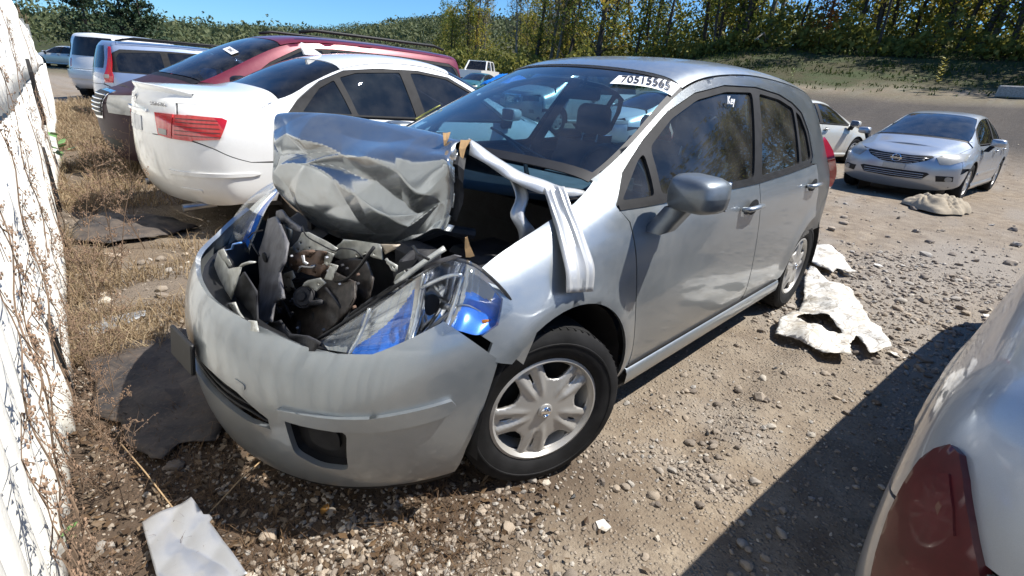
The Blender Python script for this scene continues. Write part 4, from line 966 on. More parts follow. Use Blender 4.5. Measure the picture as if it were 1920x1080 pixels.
# ---- mirror
def mirror(parent, x, y, z, s, mat, d=(.105, .17, .15), shell=True, rz=0, stalk=True):
    m = MB(); pts = []
    for i in range(9):
        for j in range(14):
            a = PI*i/8; b = 2*PI*j/14
            cx, cy, cz = math.cos(a), math.sin(a)*math.cos(b), math.sin(a)*math.sin(b)
            e = lambda v, p: math.copysign(abs(v)**p, v)
            sx = e(cx, .75 if cx > 0 else .28)
            pts.append((sx*d[0]*(1 if cx > 0 else .35), e(math.cos(b), .5)*min(1, math.sin(a)**.35)*d[1]/2*1.0 if 0 < i < 8 else 0, e(math.sin(b), .5)*(min(1, math.sin(a)**.35))*d[2]/2*(1-.10*math.cos(b)*s) if 0 < i < 8 else 0))
    G = [pts[i*14:(i+1)*14]+[pts[i*14]] for i in range(9)]
    m.sheet(G)
    R = Matrix.Rotation(rz, 3, 'Z')
    m.V = [R @ v+Vector((x, y*s, z)) for v in m.V]
    o = m.build('mirror', mat, parent, smooth=True)
    o.data.validate()
    m = MB(); c = R @ Vector((-d[0]*.36, 0, 0)); m.box(Vector((x, y*s, z))+c, (.004, d[1]*.86, d[2]*.80), R, bev=.002); m.build('mirror_glass', MAT['chrome'], o)
    if stalk:
        m = MB()
        m.sheet([[(x+.02+dx*.058+(1-t)*.03, (y-d[1]*.30)*s-(1-t)*.055*s+dy*.035*s, z-d[2]*.42-(1-t)*.10) for dx, dy in ((-1, -1), (1, -1), (1, 1), (-1, 1), (-1, -1))] for t in (0, .35, .7, 1.0)], flip=s < 0)
        m.build('mirror_foot', MAT['rubber'] if mat is not MAT['mirror_shell'] else mat, o, smooth=True)
    return o
mirror(vers, -.60, .955, 1.022, 1, MAT['mirror_shell'], (.11, .19, .132), rz=-.12)
mirror(vers, -.60, .955, 1.022, -1, MAT['mirror_shell'], (.11, .19, .132), rz=.12)
# ---- door handles
def handle(parent, x, y, z, s, mat, L=.20):
    m = MB(); m.tube([(x-L/2, (y-.004)*s, z), (x-L*.38, (y+.026)*s, z+.004), (x, (y+.034)*s, z+.008), (x+L*.38, (y+.026)*s, z+.004), (x+L/2, (y-.004)*s, z)], [.013, .016, .016, .016, .013], n=10, ell=.8)
    h = m.build('door_handle', mat, parent, smooth=True)
    m = MB(); m.lathe([(.001, 0), (.048, 0), (.052, .004)], 'y', n=20); m.V = [Vector((x-.02+v.x*1.25, (y+.003)*s, z+v.z*.75)) for v in m.V]; m.build('handle_recess', MAT['black'], parent)
    return h
for s_ in (1, -1):
    handle(vers, -1.44, .846, .855, s_, SM); handle(vers, -2.42, .838, .885, s_, SM)
    m = MB(); m.lathe([(.001, .858*s_), (.012, .857*s_), (.014, .85*s_)], 'y', (0, 0, 0), 16); 
# ---- cabin
m = MB(); m.sheet([[(x, y, z) for y in np.linspace(-.66, .66, 9)] for x, z in ((-.30, .985), (-.42, .99), (-.58, .985), (-.70, .95), (-.74, .86), (-.72, .70), (-.72, .50))])
m.build('dashboard', MAT['dash'], vers, smooth=True)
m = MB(); m.hull([Vector((-.74+dx, .36+dy, .955+dz)) for dx in (-.1, .12) for dy in (-.17, .17) for dz in (-.06, .03)]); m.build('instrument_binnacle', MAT['cabin'], vers)
def seat(parent, x, y, mat, head=True, w=.48):
    m = MB()
    m.sheet([[(x+dx, y+w/2*math.cos(q), .40+h+.055*math.sin(q)) for q in np.linspace(-.2, PI+.2, 11)] for dx, h in ((.30, -.04), (.28, .05), (.1, .06), (-.12, .03), (-.16, -.02))])
    m.sheet([[(x-.14-k*.22+.06*math.sin(q)*1.0, y+(w/2*(1-.14*k))*math.cos(q), .46+k*.56) for q in np.linspace(-.35, PI+.35, 11)] for k in (0, .2, .5, .8, .95, 1.0)])
    m.sheet([[(x-.14-k*.22-.05*math.sin(q)*1.0, y+(w/2*(1-.14*k))*math.cos(q), .46+k*.56) for q in np.linspace(-.35, PI+.35, 11)] for k in (0, .2, .5, .8, .95, 1.0)], flip=True)
    o = m.build('seat', mat, parent, smooth=True); solid(o, .03)
    if head:
        m = MB(); m.box((x-.395, y, 1.16), (.10, .26, .19), bev=.035); h = m.build('headrest', mat, parent, auto=40); bevel(h, .02, 2)
        m = MB(); m.tube([(x-.37, y-.06, 1.02), (x-.39, y-.06, 1.10)], .006); m.tube([(x-.37, y+.06, 1.02), (x-.39, y+.06, 1.10)], .006); m.build('headrest_post', MAT['steel'], o)
    return o
for y in (.36, -.36): seat(vers, -1.30, y, MAT['cabin'])
seat(vers, -2.12, 0, MAT['cabin'], head=False, w=1.25)
for y in (.38, -.38):
    m = MB(); m.box((-2.52, y, 1.12), (.09, .24, .14), bev=.03); m.build('headrest', MAT['cabin'], vers, auto=40)
m = MB(); m.tube([(-.93+.06*math.sin(q), .36+.185*math.cos(q), .93+.17*math.sin(q)) for q in np.linspace(0, 2*PI, 29)], .014, n=8, cap=False)
m.hull([Vector((-.92+.02*a, .36+.07*b, .92+.055*c)) for a in (-1, 1) for b in (-1, 1) for c in (-1, 1)]); m.box((-.93, .36, .93), (.02, .34, .03)); m.tube([(-.90, .36, .92), (-.70, .36, .86)], .03)
m.build('steering_wheel', MAT['dark'], vers, auto=40)
m = MB(); m.tube([(-1.10, .0, 1.40), (-1.09, 0, 1.34)], .008); m.box((-1.08, 0, 1.315), (.03, .23, .06), bev=.012); m.build('rear_view_mirror', MAT['dark'], vers, auto=40)
for s_ in (1, -1):      # trim of the centre post, with its belt
    m = MB(); m.sheet([[(x+dx, (y-.035)*s_, z) for dx in (-.05, .05)] for x, y, z in ((-1.66, .80, .60), (-1.60, .79, .97), (-1.68, .70, 1.20), (-1.755, .61, 1.40))]); m.build('post_trim', MAT['dash'], vers, smooth=True)
pass
m = MB(); m.sheet([[(x, y*.93, z) for y in np.linspace(-.56, .56, 7)] for x, z in ((-1.12, 1.40), (-1.4, 1.46), (-1.9, 1.48), (-2.5, 1.45), (-2.9, 1.40))]); m.build('headliner', plain('headliner', (.30, .31, .31), .95), vers, smooth=True)
for s_ in (1, -1):
    m = MB(); m.sheet([[(x, s_*.77, z) for x in (-.5, -1.0, -1.6, -2.2, -2.6)] for z in (.30, .60, .90)], flip=s_ > 0); m.build('door_card', MAT['cabin'], vers)
# cowl grille with a wiper arm
m = MB(); m.sheet([[(x, y, z) for y in np.linspace(-.66, .66, 9)] for x, z in ((-.02-.0, 1.00), (-.12, 1.005), (-.24, 1.02), (-.30, 1.01))])
m.V = [Vector((v.x-.22*(abs(v.y)/.7)**2+.02, v.y, v.z-.03)) for v in m.V]; m.build('cowl', MAT['black'], vers, smooth=True)
m = MB(); m.tube([(-.26, .42, 1.02), (-.36, .30, 1.075), (-.46, .05, 1.135)], [.010, .007, .005], n=6); m.tube([(-.34, .52, 1.055), (-.40, .25, 1.10), (-.47, -.02, 1.145)], .006, n=5); m.build('wiper', MAT['black'], vers)
# ---- front bumper skin (one moulding, torn loose at the near corner)
def bump_def(X):
    X = X.copy(); w = np.clip((X[:, 1]-.55)/.3, 0, 1)*np.clip((X[:, 2]-.25)/.35, 0, 1)
    X[:, 1] += .012*w; X[:, 2] -= .012*w
    k = np.exp(-(((X[:, 1]+.45)/.12)**2))*np.clip((X[:, 2]-.5)/.1, 0, 1); X[:, 0] -= .02*k
    return X
top_b = Fp((.0, .628), (.12, .630), (.35, .632), (.48, .625), (.57, .625)) + [('f', .65, .64)] + S((.374, .728))
gr = Fp((0, .425), (.14, .425), (.27, .415), (.395, .372), (.398, .335), (.30, .322), (.14, .330), (0, .335))
fog = rounded(Fp((.455, .402), (.622, .396), (.608, .246), (.535, .240), (.468, .270)), .02)
out = top_b + S((.245, .607), (.285, .45), (.325, .30), (.335, .19)) + UVp((15.2, .32), (16.2, .25), (17, .25)) + gr[::-1]
bumper = panel(VH, 'front_bumper', out, [fog], mat=MAT['silver'], parent=vers, mode='weld', deform=bump_def, th=.018, dens=1.5)
for s_ in (1, -1):
    mo = panel(VH, 'bumper_moulding', rounded(Fp((.440, .432), (.52, .440), (.60, .448), (.68, .462)) , .01) + S((.42, .500), (.385, .508), (.372, .49), (.385, .463), (.42, .450)) + Fp((.68, .415), (.60, .405), (.52, .402), (.450, .402)), mat=MAT['silver'], parent=vers, off=.014, th=.016, deform=bump_def)
    fr = panel(VH, 'fog_recess', shrink(fog, -.006), mat=MAT['black'], parent=vers, off=-.045, th=-.04)
    fg = panel(VH, 'fog_blank', rounded(Fp((.50, .372), (.592, .368), (.585, .288), (.54, .284), (.51, .30)), .035, 5), mat=MAT['rubber'], parent=vers, off=-.032, th=.012)
    if s_ < 0:
        for o in (mo, fr, fg): o.data.transform(Matrix.Scale(-1, 4, (0, 1, 0))); o.data.flip_normals()
panel(VH, 'intake_backing', Fp((0, .43), (.14, .43), (.27, .42), (.40, .375), (.402, .33), (.30, .318), (0, .33)), mat=MAT['black'], parent=vers, mode='weld', off=-.05, th=0)
for z in (.352, .377, .402):
    m = MB(); m.tube([(.797-.55*(abs(y)/.84)**2.6, y, z-(.012 if abs(y) > .3 else 0)) for y in np.linspace(-.36, .36, 13)], .006, n=6, ell=.6); m.build('intake_slat', MAT['black'], vers, smooth=True)
panel(VH, 'lower_valance', UVp((17, .23), (16.2, .23), (15.2, .30)) + S((.338, .185), (.333, .15)) + UVp((15.2, 0.02), (16.2, 0), (17, 0)), mat=MAT['rubber'], parent=vers, mode='weld', off=-.004, th=.01)
panel(VH, 'tow_eye_cover', rounded(Fp((.262, .462), (.312, .458), (.312, .438), (.262, .442)), .008), mat=MAT['silver'], parent=vers, off=.003, th=.003)
m = MB(); m.box((.842, -.07, .43), (.014, .20, .11), Matrix.Rotation(.06, 3, 'Z') @ Matrix.Rotation(-.12, 3, 'Y'), bev=.004); m.build('licence_plate_bracket', MAT['black'], vers)
# ---- patch between two chains of points
def chain(P, n):
    P = [Vector(p) for p in P]; L = [0]
    for a, b in zip(P, P[1:]): L.append(L[-1]+(b-a).length)
    out = []
    for k in range(n):
        t = L[-1]*k/(n-1); i = max(j for j in range(len(L)) if L[j] <= t+1e-9); i = min(i, len(P)-2)
        out.append(P[i].lerp(P[i+1], (t-L[i])/max(1e-9, L[i+1]-L[i])))
    return out
def smooth_chain(P, n):
    P = [Vector(p) for p in P]; Q = [2*P[0]-P[1]]+P+[2*P[-1]-P[-2]]; out = []
    for k in range(n):
        t = (len(P)-1)*k/(n-1); i = min(int(t), len(P)-2); f = t-i; a, b, c, d = Q[i:i+4]
        out.append(.5*((2*b)+(c-a)*f+(2*a-5*b+4*c-d)*f*f+(3*b-a-3*c+d)*f**3))
    return out
def patch(A, B, n=24, m=8, bulge=.0, direc=None, a_smooth=True):
    f = smooth_chain if a_smooth else chain
    A, B = f(A, n), f(B, n); G = []
    for j in range(m):
        t = j/(m-1); row = []
        for i in range(n):
            p = A[i].lerp(B[i], t)
            if direc is not None: p = p+Vector(direc)*bulge*math.sin(PI*t)*math.sin(PI*min(1, max(0, i/(n-1))))**.5
            row.append(p)
        G.append(row)
    return G
# ---- near headlight, lens cracked open
HLu = [(.604, .47, .616), (.499, .56, .722), (.398, .62, .807), (.304, .69, .873), (.258, .74, .855), (.20, .785, .79), (.157, .805, .727)]
HLl = [(.600, .50, .600), (.571, .56, .597), (.485, .67, .622), (.42, .73, .655), (.362, .77, .700), (.285, .80, .678), (.162, .812, .715)]
hdir = Vector((.55, .55, .55)).normalized()
lens = patch(HLu, HLl, 30, 12, .035, hdir)
# the lens is in three broken pieces with open gaps between them
def lens_piece(c0, c1, r0=0, r1=12, name='headlight_lens', jag=0):
    G = [row[c0:c1] for row in lens[r0:r1]]
    m = MB(); m.sheet(G); o = m.build(name, MAT['clear'], vers, smooth=True); solid(o, .004); return o
lens_piece(0, 13); lens_piece(17, 30)
sh = MB(); sh.sheet([row[12:18] for row in lens[0:4]]); o = sh.build('lens_shard', MAT['clear'], vers); solid(o, .003)
shard = MB()
sh0 = Vector((.345, .725, .865))
for k in range(6):
    a = sh0+Vector((-.012*k, .012*k, .0)); shard.tube([a, a+Vector((.04, .035, -.055))], .003, n=5)
G = [[sh0+Vector((.0-.012*i+.04*j, .012*i+.035*j, .012-.055*j)) for i in range(6)] for j in (0, .5, 1)]
shard.sheet(G); shard.build('lens_shard', MAT['clear'], vers)
# housing behind the lens
base = patch(HLu, HLl, 30, 12, -.03, hdir)
dp = Vector((-.5, -.45, -.45)).normalized()
def hcol(i, j):
    x = i/29; y = j/11
    if x < .17: return 3
    if x < .34: return 1 if y < .30+(.34-x)*2.6 else 0
    if x < .40: return 1
    if x < .62: return 2
    if x < .66: return 1
    return 0 if y > .12 else 1
V = []; Fh = []; mi = []; NI, NJ = 110, 44
fine = patch(HLu, HLl, NI, NJ, -.03, hdir)
def hx(x, y):
    if x < .15: return 3
    if x < .345: return 1 if y < .12+(.345-x)*3.6 else 0
    if x < .385: return 1
    if x < .575+.03*math.sin(y*3): return 2
    if x < .61+.03*math.sin(y*3): return 1
    if y < .10: return 1
    return 3 if y < .34-.25*(x-.66) and x < .80 else 0
for j in range(NJ):
    for i in range(NI):
        x = i/(NI-1); y = j/(NJ-1); dep = .014+.020*math.sin(PI*x)*math.sin(PI*y)
        if .385 <= x < .585: dep += .07*math.sin(PI*(x-.385)/.2)**.6*math.sin(PI*y)**.6
        if .15 < x < .345: dep += .006*math.sin(y*120)*.35+.02*abs(y-(.12+(.345-x)*3.6))
        V.append(fine[j][i]+dp*dep)
for j in range(NJ-1):
    for i in range(NI-1): Fh.append((j*NI+i, j*NI+i+1, (j+1)*NI+i+1, (j+1)*NI+i)); mi.append(hx((i+.5)/(NI-1), (j+.5)/(NJ-1)))
mobj('headlight_housing', V, Fh, parent=vers, smooth=True, mats=[MAT['hl_blue'], MAT['hl_pale'], MAT['chrome'], MAT['lamp_pale']], midx=mi)
# frames, bulbs, dividers of the lamp
def P_(i, j, d=.0): return base[j][i]+dp*d
m = MB()
m.tube([P_(11, k, .01) for k in range(12)], .005, n=6); m.tube([P_(17, k, .012) for k in range(2, 12)], .006, n=6); m.tube([P_(i, 2, .0) for i in range(11, 18)], .006, n=6)
m.tube([P_(5, k, .0) for k in range(12)], .006, n=6); m.build('lamp_frame', MAT['hl_pale'], vers, smooth=True)
m = MB(); m.tube([P_(i, 6, .03) for i in range(17, 29)], .003, n=5); m.build('lamp_rod', MAT['steel'], vers)
m = MB(); m.tube([P_(14, 5, .08), P_(16, 6, .03)], [.012, .009], n=10); m.tube([P_(13, 8, .06), P_(17, 6, .05)], .006, n=8); m.build('bulb', MAT['steel'], vers, smooth=True)
m = MB(); m.tube([P_(23, 8, .035), P_(25, 7, .03)], [.013, .006], n=8); m.build('turn_bulb', MAT['amber'], vers, smooth=True)
# white chipped upper rail of the lamp and its dark outer gasket
m = MB(); m.tube([v+Vector((0, 0, .006)) for v in smooth_chain([(.430, .595, .788), (.37, .63, .845), (.315, .665, .893)], 8)], .011, n=6, ell=.7); m.build('lamp_upper_rail', MAT['zinc'], vers, smooth=True)
m = MB(); m.tube(smooth_chain(HLu[3:]+[Vector((.150, .812, .715))], 14), .0055, n=6); m.build('lamp_gasket', MAT['black'], vers, smooth=True)
m = MB(); m.tube(smooth_chain([(.62, .44, .60), (.51, .545, .715), (.44, .585, .775)], 8), .005, n=6); m.build('lamp_gasket', MAT['black'], vers, smooth=True)
# ribs moulded in the inner lens part
m = MB()
for i in range(1, 11): m.tube([lens[j][i]+hdir*.002 for j in range(1, 11)], .0016, n=4)
for j in range(7, 11): m.tube([lens[j][i]+hdir*.002 for i in range(5, 13)], .0016, n=4)
m.build('lens_ribs', MAT['clear'], vers)
# ---- far headlight, still in one piece but pushed back
A = [(.245, -.72, .835), (.351, -.76, .751), (.447, -.76, .652), (.505, -.72, .56), (.475, -.66, .49)]
B = [(.27, -.63, .845), (.35, -.62, .755), (.41, -.60, .66), (.45, -.60, .58), (.455, -.61, .50)]
G = patch(A, B, 18, 6, .03, (.6, -.1, .6)); m = MB(); m.sheet(G, flip=True); o = m.build('headlight_lens', MAT['clear'], vers, smooth=True); solid(o, .004)
G = patch(A, B, 18, 6, -.02, (.6, -.1, .6)); V = []; Fh = []; mi = []
for j in range(6):
    for i in range(18): V.append(G[j][i]+Vector((-.02, .0, -.02)))
for j in range(5):
    for i in range(17): Fh.append((j*18+i, (j+1)*18+i, (j+1)*18+i+1, j*18+i+1)); mi.append((1, 2, 0, 0, 1)[j])
mobj('headlight_housing', V, Fh, parent=vers, smooth=True, mats=[MAT['hl_blue'], MAT['hl_pale'], MAT['chrome']], midx=mi)
# ---- things in the open nose
m = MB()      # energy absorber and slam panel behind the skin
m.sheet([[(.70-.50*(abs(y)/.84)**2.6+dx, y, z) for y in np.linspace(-.66, .66, 15)] for dx, z in ((.03, .60), (-.05, .56), (-.07, .42), (-.02, .30))]); m.build('bumper_absorber', MAT['black'], vers, smooth=True)
def rect_sheet(name, a, b, c, mat, nx=10, ny=10, wav=.006, hollow=None, seed=0, parent=vers):
    """a bent plate from corner a along b and c"""
    a, b, c = Vector(a), Vector(b), Vector(c); n = b.cross(c).normalized(); r = random.Random(seed)
    ph = [r.uniform(0, 6) for _ in range(4)]
    G = [[a+b*(i/nx)+c*(j/ny)+n*wav*(math.sin(i*.9+ph[0])+math.sin(j*1.1+ph[1])+math.sin((i+j)*.6+ph[2])) for i in range(nx+1)] for j in range(ny+1)]
    m = MB(); m.sheet(G); o = m.build(name, mat, parent, smooth=True); solid(o, .006); return o
def AX(px, py, x):
    px, py, x = float(px), float(py), float(x)
    d = _f+(px-960)/(CF*1000)*_r-(py-540)/(CF*1000)*_u; t = (x-CP[0])/d.x; return Vector(CP)+d*t
def ZA(*l): return [(380+u*.2593, 380+v*.2593) for u, v in l]      # two survey grids of the open nose
def ZB(*l): return [(640+u*.2407, 380+v*.2407) for u, v in l]
def plate(name, poly, xs, th=.003, mat=None, holes=(), wav=.006, seed=0, grid=9, fold=None):
    """bent metal piece; xs = depth x at left, right, extra per pixel downwards"""
    P = []
    for i in range(len(poly)):
        a_, b_ = np.array(poly[i]), np.array(poly[(i+1) % len(poly)]); k = max(1, int(np.linalg.norm(b_-a_)/grid))
        P += [tuple(a_+(b_-a_)*j/k) for j in range(k)]
    Hs = [[(cx+r_*math.cos(q), cy+r_*math.sin(q)) for q in np.linspace(0, 2*PI, 9)[:-1]] for cx, cy, r_ in holes]
    lo, hi = np.min(P, 0), np.max(P, 0); g = np.array([(x, y) for x in np.arange(lo[0], hi[0], grid*.6) for y in np.arange(lo[1], hi[1], grid*.6)])
    k = inside(P, g)
    for h_ in Hs: k &= ~inside(h_, g)
    g = g[k]
    if len(g):
        d = edge_dist(P, g)
        for h_ in Hs: d = np.minimum(d, edge_dist(h_, g))
        g = g[d > grid*.25]
    Q, F = cdt(P, Hs, [tuple(x) for x in g]); V = []; r = random.Random(seed); o1 = r.uniform(0, 9)
    for u, v in Q:
        s_ = (u-lo[0])/max(1, hi[0]-lo[0]); x = xs[0]+(xs[1]-xs[0])*s_+(xs[2]*(v-lo[1]) if len(xs) > 2 else 0)
        x += wav*MN.noise(Vector((u*.05+o1, v*.05, seed)))*2+(fold[2]*abs((u if fold[0] == 'u' else v)-fold[1]) if fold else 0)
        V.append(AX(u, v, x))
    o = mobj(name, V, F.tolist(), mat, vers, smooth=True); o.data.set_sharp_from_angle(angle=.5); solid(o, th, 0); return o
MAT['grey_liner'] = plain('grey_liner', (.10, .098, .105), .6, var=.35, bump=.3)
MAT['brown_grime'] = plain('grimy_black', (.030, .024, .020), .55, var=.6, scale=40, bump=.25)
plate('fan_shroud', ZA((820, 560), (900, 470), (1000, 520), (1100, 570), (1105, 680), (1050, 790), (860, 980), (640, 960), (500, 900), (520, 780), (660, 740), (720, 640)), (.40, .44, .0008), .008, MAT['brown_grime'], wav=.005, seed=2)
plate('fan_shroud', ZA((960, 420), (1090, 400), (1190, 420), (1232, 540), (1205, 690), (1115, 760), (1080, 560), (960, 490)), (.36, .40, .0006), .006, MAT['brown_grime'], wav=.004, seed=3)
plate('condenser', ZA((380, 560), (620, 500), (900, 520), (1000, 800), (900, 1010), (560, 1000), (400, 900)), (.36, .38, .0012), .01, MAT['cond'], wav=.004, seed=4)
for k in range(22):
    t_ = k/21; a_, b_ = ZA((470+20*t_, 560+430*t_), (930+30*t_, 540+430*t_)); m = MB(); m.tube([AX(*a_, .385+.13*t_), AX(*b_, .405+.13*t_)], .0022, n=4); m.build('condenser_fin', MAT['cond'], vers)
m = MB(); rim_ = ZA((1100, 570), (1108, 620), (1105, 690), (1075, 760), (1050, 800)); m.tube([AX(u, v, .452+.0001*i) for i, (u, v) in enumerate(rim_)], .004, n=6); m.build('shroud_rim', MAT['grey_liner'], vers, smooth=True)
for k in range(7):       # moulded ribs of the shroud and dark struts across the nose
    t_ = k/6; q = [ZA((1000-110*t_+70*math.sin(PI*w_)*(1-.4*t_), 560+10*t_+330*w_))[0] for w_ in np.linspace(0, 1, 8)]
    m = MB(); m.tube([AX(u, v, .455+.0006*(v-540)) for u, v in q], .0028, n=5); m.build('shroud_rib', MAT['grey_liner'] if k % 3 == 0 else MAT['engine'], vers, smooth=True)
for a_, b_, x_, r_ in (((660, 740), (860, 720), .485, .009), ((700, 860), (690, 1000), .50, .010), ((800, 800), (810, 980), .49, .007), ((430, 620), (560, 800), .50, .008), ((560, 700), (640, 830), .49, .006), ((890, 620), (1000, 760), .475, .005)):
    m = MB(); m.tube([AX(*ZA(a_)[0], x_), AX(*ZA(((a_[0]+b_[0])/2+8, (a_[1]+b_[1])/2))[0], x_+.012), AX(*ZA(b_)[0], x_+.02)], r_, n=7); m.build('nose_strut', MAT['engine'], vers, smooth=True)
m = MB(); rim_ = ZA((1185, 430), (1215, 500), (1234, 545), (1222, 620), (1205, 680)); m.tube([AX(u, v, .41) for u, v in rim_], .003, n=6); m.build('shroud_rim', MAT['grey_liner'], vers, smooth=True)
plate('splash_shield', ZA((530, 100), (545, 110), (560, 150), (620, 290), (600, 420), (560, 500), (590, 690), (520, 720), (500, 860), (410, 870), (405, 700), (418, 560), (408, 430), (415, 345), (450, 240), (475, 120)), (.34, .42, .0012), .008, MAT['grey_liner'], wav=.005, seed=5)
m = MB(); c_ = ZA((455, 395))[0]; m.lathe([(.001, .006), (.020, .006), (.022, .0)], 'x', AX(*c_, .475), 16); m.build('shield_plug', MAT['black'], vers, auto=30)
plate('bent_beam', ZA((540, 60), (575, 50), (640, 130), (720, 180), (715, 215), (640, 190), (570, 140), (535, 110)), (.33, .38, .0005), .010, MAT['grey_liner'], wav=.008, seed=6)
plate('bent_beam', ZA((600, 170), (650, 200), (640, 260), (615, 330), (590, 300), (620, 240)), (.37, .39), .004, MAT['zinc'], wav=.006, seed=7)
plate('latch_support', ZA((655, 310), (690, 275), (720, 215), (765, 212), (880, 270), (975, 330), (962, 372), (890, 350), (880, 470), (850, 400), (740, 340), (640, 400)), (.40, .43, .0004), .003, MAT['zinc'], holes=[(*ZA((710, 290))[0], 2.4), (*ZA((775, 325))[0], 2.0), (*ZA((690, 340))[0], 2.2)], seed=8, grid=6)
plate('latch_bracket', ZA((525, 432), (560, 372), (655, 312), (655, 350), (605, 395), (612, 465)), (.41, .42), .003, MAT['zinc'], holes=[(*ZA((580, 418))[0], 2.6)], seed=9, grid=6)
plate('latch_bracket', ZA((890, 350), (950, 372), (925, 440), (880, 482), (845, 455), (835, 400), (870, 395)), (.45, .46), .003, MAT['zinc'], holes=[(*ZA((905, 432))[0], 1.8)], seed=10, grid=6)
plate('hood_latch', ZA((636, 402), (700, 362), (740, 343), (800, 352), (850, 345), (885, 352), (868, 405), (905, 462), (850, 532), (780, 522), (720, 492), (700, 505), (640, 458)), (.445, .465), .012, MAT['rusty'], holes=[(*ZA((770, 385))[0], 3.2), (*ZA((820, 500))[0], 2.6), (*ZA((690, 430))[0], 1.8)], seed=11, grid=5, wav=.012)
m = MB(); m.tube([AX(u, v, x) for (u, v), x in zip(ZA((690, 500), (720, 462), (790, 470), (815, 455)), (.485, .49, .49, .485))], .0045, n=6); m.tube([AX(u, v, .485) for u, v in ZA((725, 380), (735, 430), (760, 445))], .006, n=6); m.build('latch_spring', MAT['steel'], vers, smooth=True)
for u, v in ZA((650, 385), (800, 460), (715, 468), (905, 395)): m = MB(); m.lathe([(.001, .008), (.005, .008), (.0055, .0)], 'x', AX(u, v, .48), 6); m.build('bolt', MAT['steel'], vers)
plate('latch_strut', ZA((925, 440), (978, 455), (935, 560), (880, 552), (905, 500)), (.47, .48), .003, MAT['zinc'], holes=[(*ZA((932, 458))[0], 1.8)], seed=12, grid=6)
plate('horn_bracket', ZA((765, 560), (850, 543), (892, 580), (825, 640), (782, 618), (768, 600), (742, 650), (715, 618), (738, 575)), (.48, .49), .003, MAT['zinc'], holes=[(*ZA((840, 585))[0], 1.8)], seed=13, grid=6)
m = MB(); ax = Vector((.70, .50, .50)).normalized(); q_ = Vector((1, 0, 0)).rotation_difference(ax).to_matrix(); hc = AX(*ZA((742, 685))[0], .50)
m.lathe([(.001, .028), (.014, .028), (.018, .020), (.030, .018), (.034, .010), (.038, .012), (.040, .0), (.034, -.02), (.001, -.02)], 'x', (0, 0, 0), 28); m.V = [q_ @ v+hc for v in m.V]; m.build('horn', MAT['engine'], vers, auto=30)
plate('sensor_bracket', ZA((590, 512), (650, 490), (668, 540), (640, 560), (662, 612), (620, 652), (598, 620), (578, 560)), (.46, .47), .004, MAT['zinc'], holes=[(*ZA((625, 545))[0], 2.0)], seed=14, grid=6)
plate('sensor_bracket', ZA((500, 560), (545, 555), (560, 600), (500, 615)), (.465, .47), .003, MAT['zinc'], seed=15, grid=6)
m = MB(); pA = AX(*ZA((520, 620))[0], .47); m.tube([pA+Vector((-.01, -.02, .02)), pA+Vector((.02, .0, -.012)), pA+Vector((.03, .015, -.03))], [.024, .026, .015], n=10); m.build('washer_pump', MAT['engine'], vers, auto=40)
m = MB(); pA = AX(*ZA((560, 590))[0], .475); m.tube([pA, pA+Vector((.01, .02, -.03)), AX(*ZA((548, 690))[0], .49)], [.016, .016, .012], n=9); m.build('connector', MAT['engine'], vers, auto=40)
m = MB(); m.lathe([(.001, .004), (.010, .004), (.011, 0)], 'x', AX(*ZA((552, 672))[0], .505), 12); m.build('plug_cap', MAT['chrome'], vers)
plate('radiator_support', ZB((0, 310), (20, 285), (310, 325), (322, 445), (250, 425), (190, 398), (120, 437), (0, 445), (-60, 420), (-30, 330)), (.37, .38), .004, MAT['zinc'], holes=[(*ZB((190, 392))[0], 2.0), (*ZB((258, 400))[0], 2.2), (*ZB((120, 412))[0], 1.6)], seed=16, grid=7)
plate('radiator_support', ZB((305, 325), (460, 325), (420, 360), (345, 402)), (.38, .36), .004, MAT['foam2'], seed=17, grid=7)
m = MB(); m.tube([AX(u, v, .40) for u, v in ZB((350, 440), (365, 460), (400, 480), (430, 495), (425, 530), (400, 520), (378, 480), (360, 465))], .005, n=6); m.build('lamp_loop', MAT['zinc'], vers, smooth=True)
plate('lamp_carrier', ZB((405, 620), (432, 560), (520, 512), (640, 478), (880, 405), (935, 420), (870, 445), (560, 520), (515, 560), (500, 590), (412, 628)), (.37, .32, -.0001), .005, MAT['grey_liner'], holes=[(*ZB((505, 530))[0], 3.0)], seed=18, grid=7)
plate('lamp_carrier', ZB((408, 618), (430, 562), (515, 515), (548, 520), (545, 548), (505, 585)), (.375, .36), .004, MAT['zinc'], holes=[(*ZB((505, 530))[0], 3.0)], seed=19, grid=6)
plate('lamp_top_cover', ZB((-20, 960), (60, 870), (200, 770), (340, 680), (505, 592), (520, 606), (360, 712), (200, 820), (60, 905)), (.54, .42, .0), .010, MAT['black'], seed=20, grid=8, wav=.004)
plate('nose_tray', ZA((420, 895), (560, 850), (640, 950), (760, 965), (850, 1010), (800, 1075), (560, 1060), (440, 1010)), (.58, .64, .0004), .008, MAT['engine'], seed=21, wav=.008)
m = MB(); m.hull([AX(u, v, x) for (u, v), x in zip(ZA((20, 700), (50, 560), (112, 350), (190, 480), (160, 640), (80, 800)), (.655, .645, .61, .635, .66, .69))]+[AX(u, v, x) for (u, v), x in zip(ZA((110, 350), (188, 478), (90, 790)), (.595, .62, .675))]); m.build('bumper_mount', MAT['zinc'], vers)
plate('bumper_mount', ZA((186, 478), (278, 466), (262, 530), (238, 610), (205, 722), (110, 790), (160, 640)), (.635, .665, .0002), .004, MAT['zinc'], seed=22, grid=8, fold=('u', 410, .0004))
plate('bumper_mount', ZA((110, 350), (150, 332), (206, 446), (186, 480)), (.61, .63), .004, MAT['zinc'], seed=23, grid=8)
m = MB(); m.tube([AX(u, v, .645) for u, v in ZA((262, 475), (300, 445), (340, 432), (372, 432))], [.006, .010, .010, .007], n=8, ell=.5); m.build('bumper_clip', MAT['zinc'], vers, smooth=True)
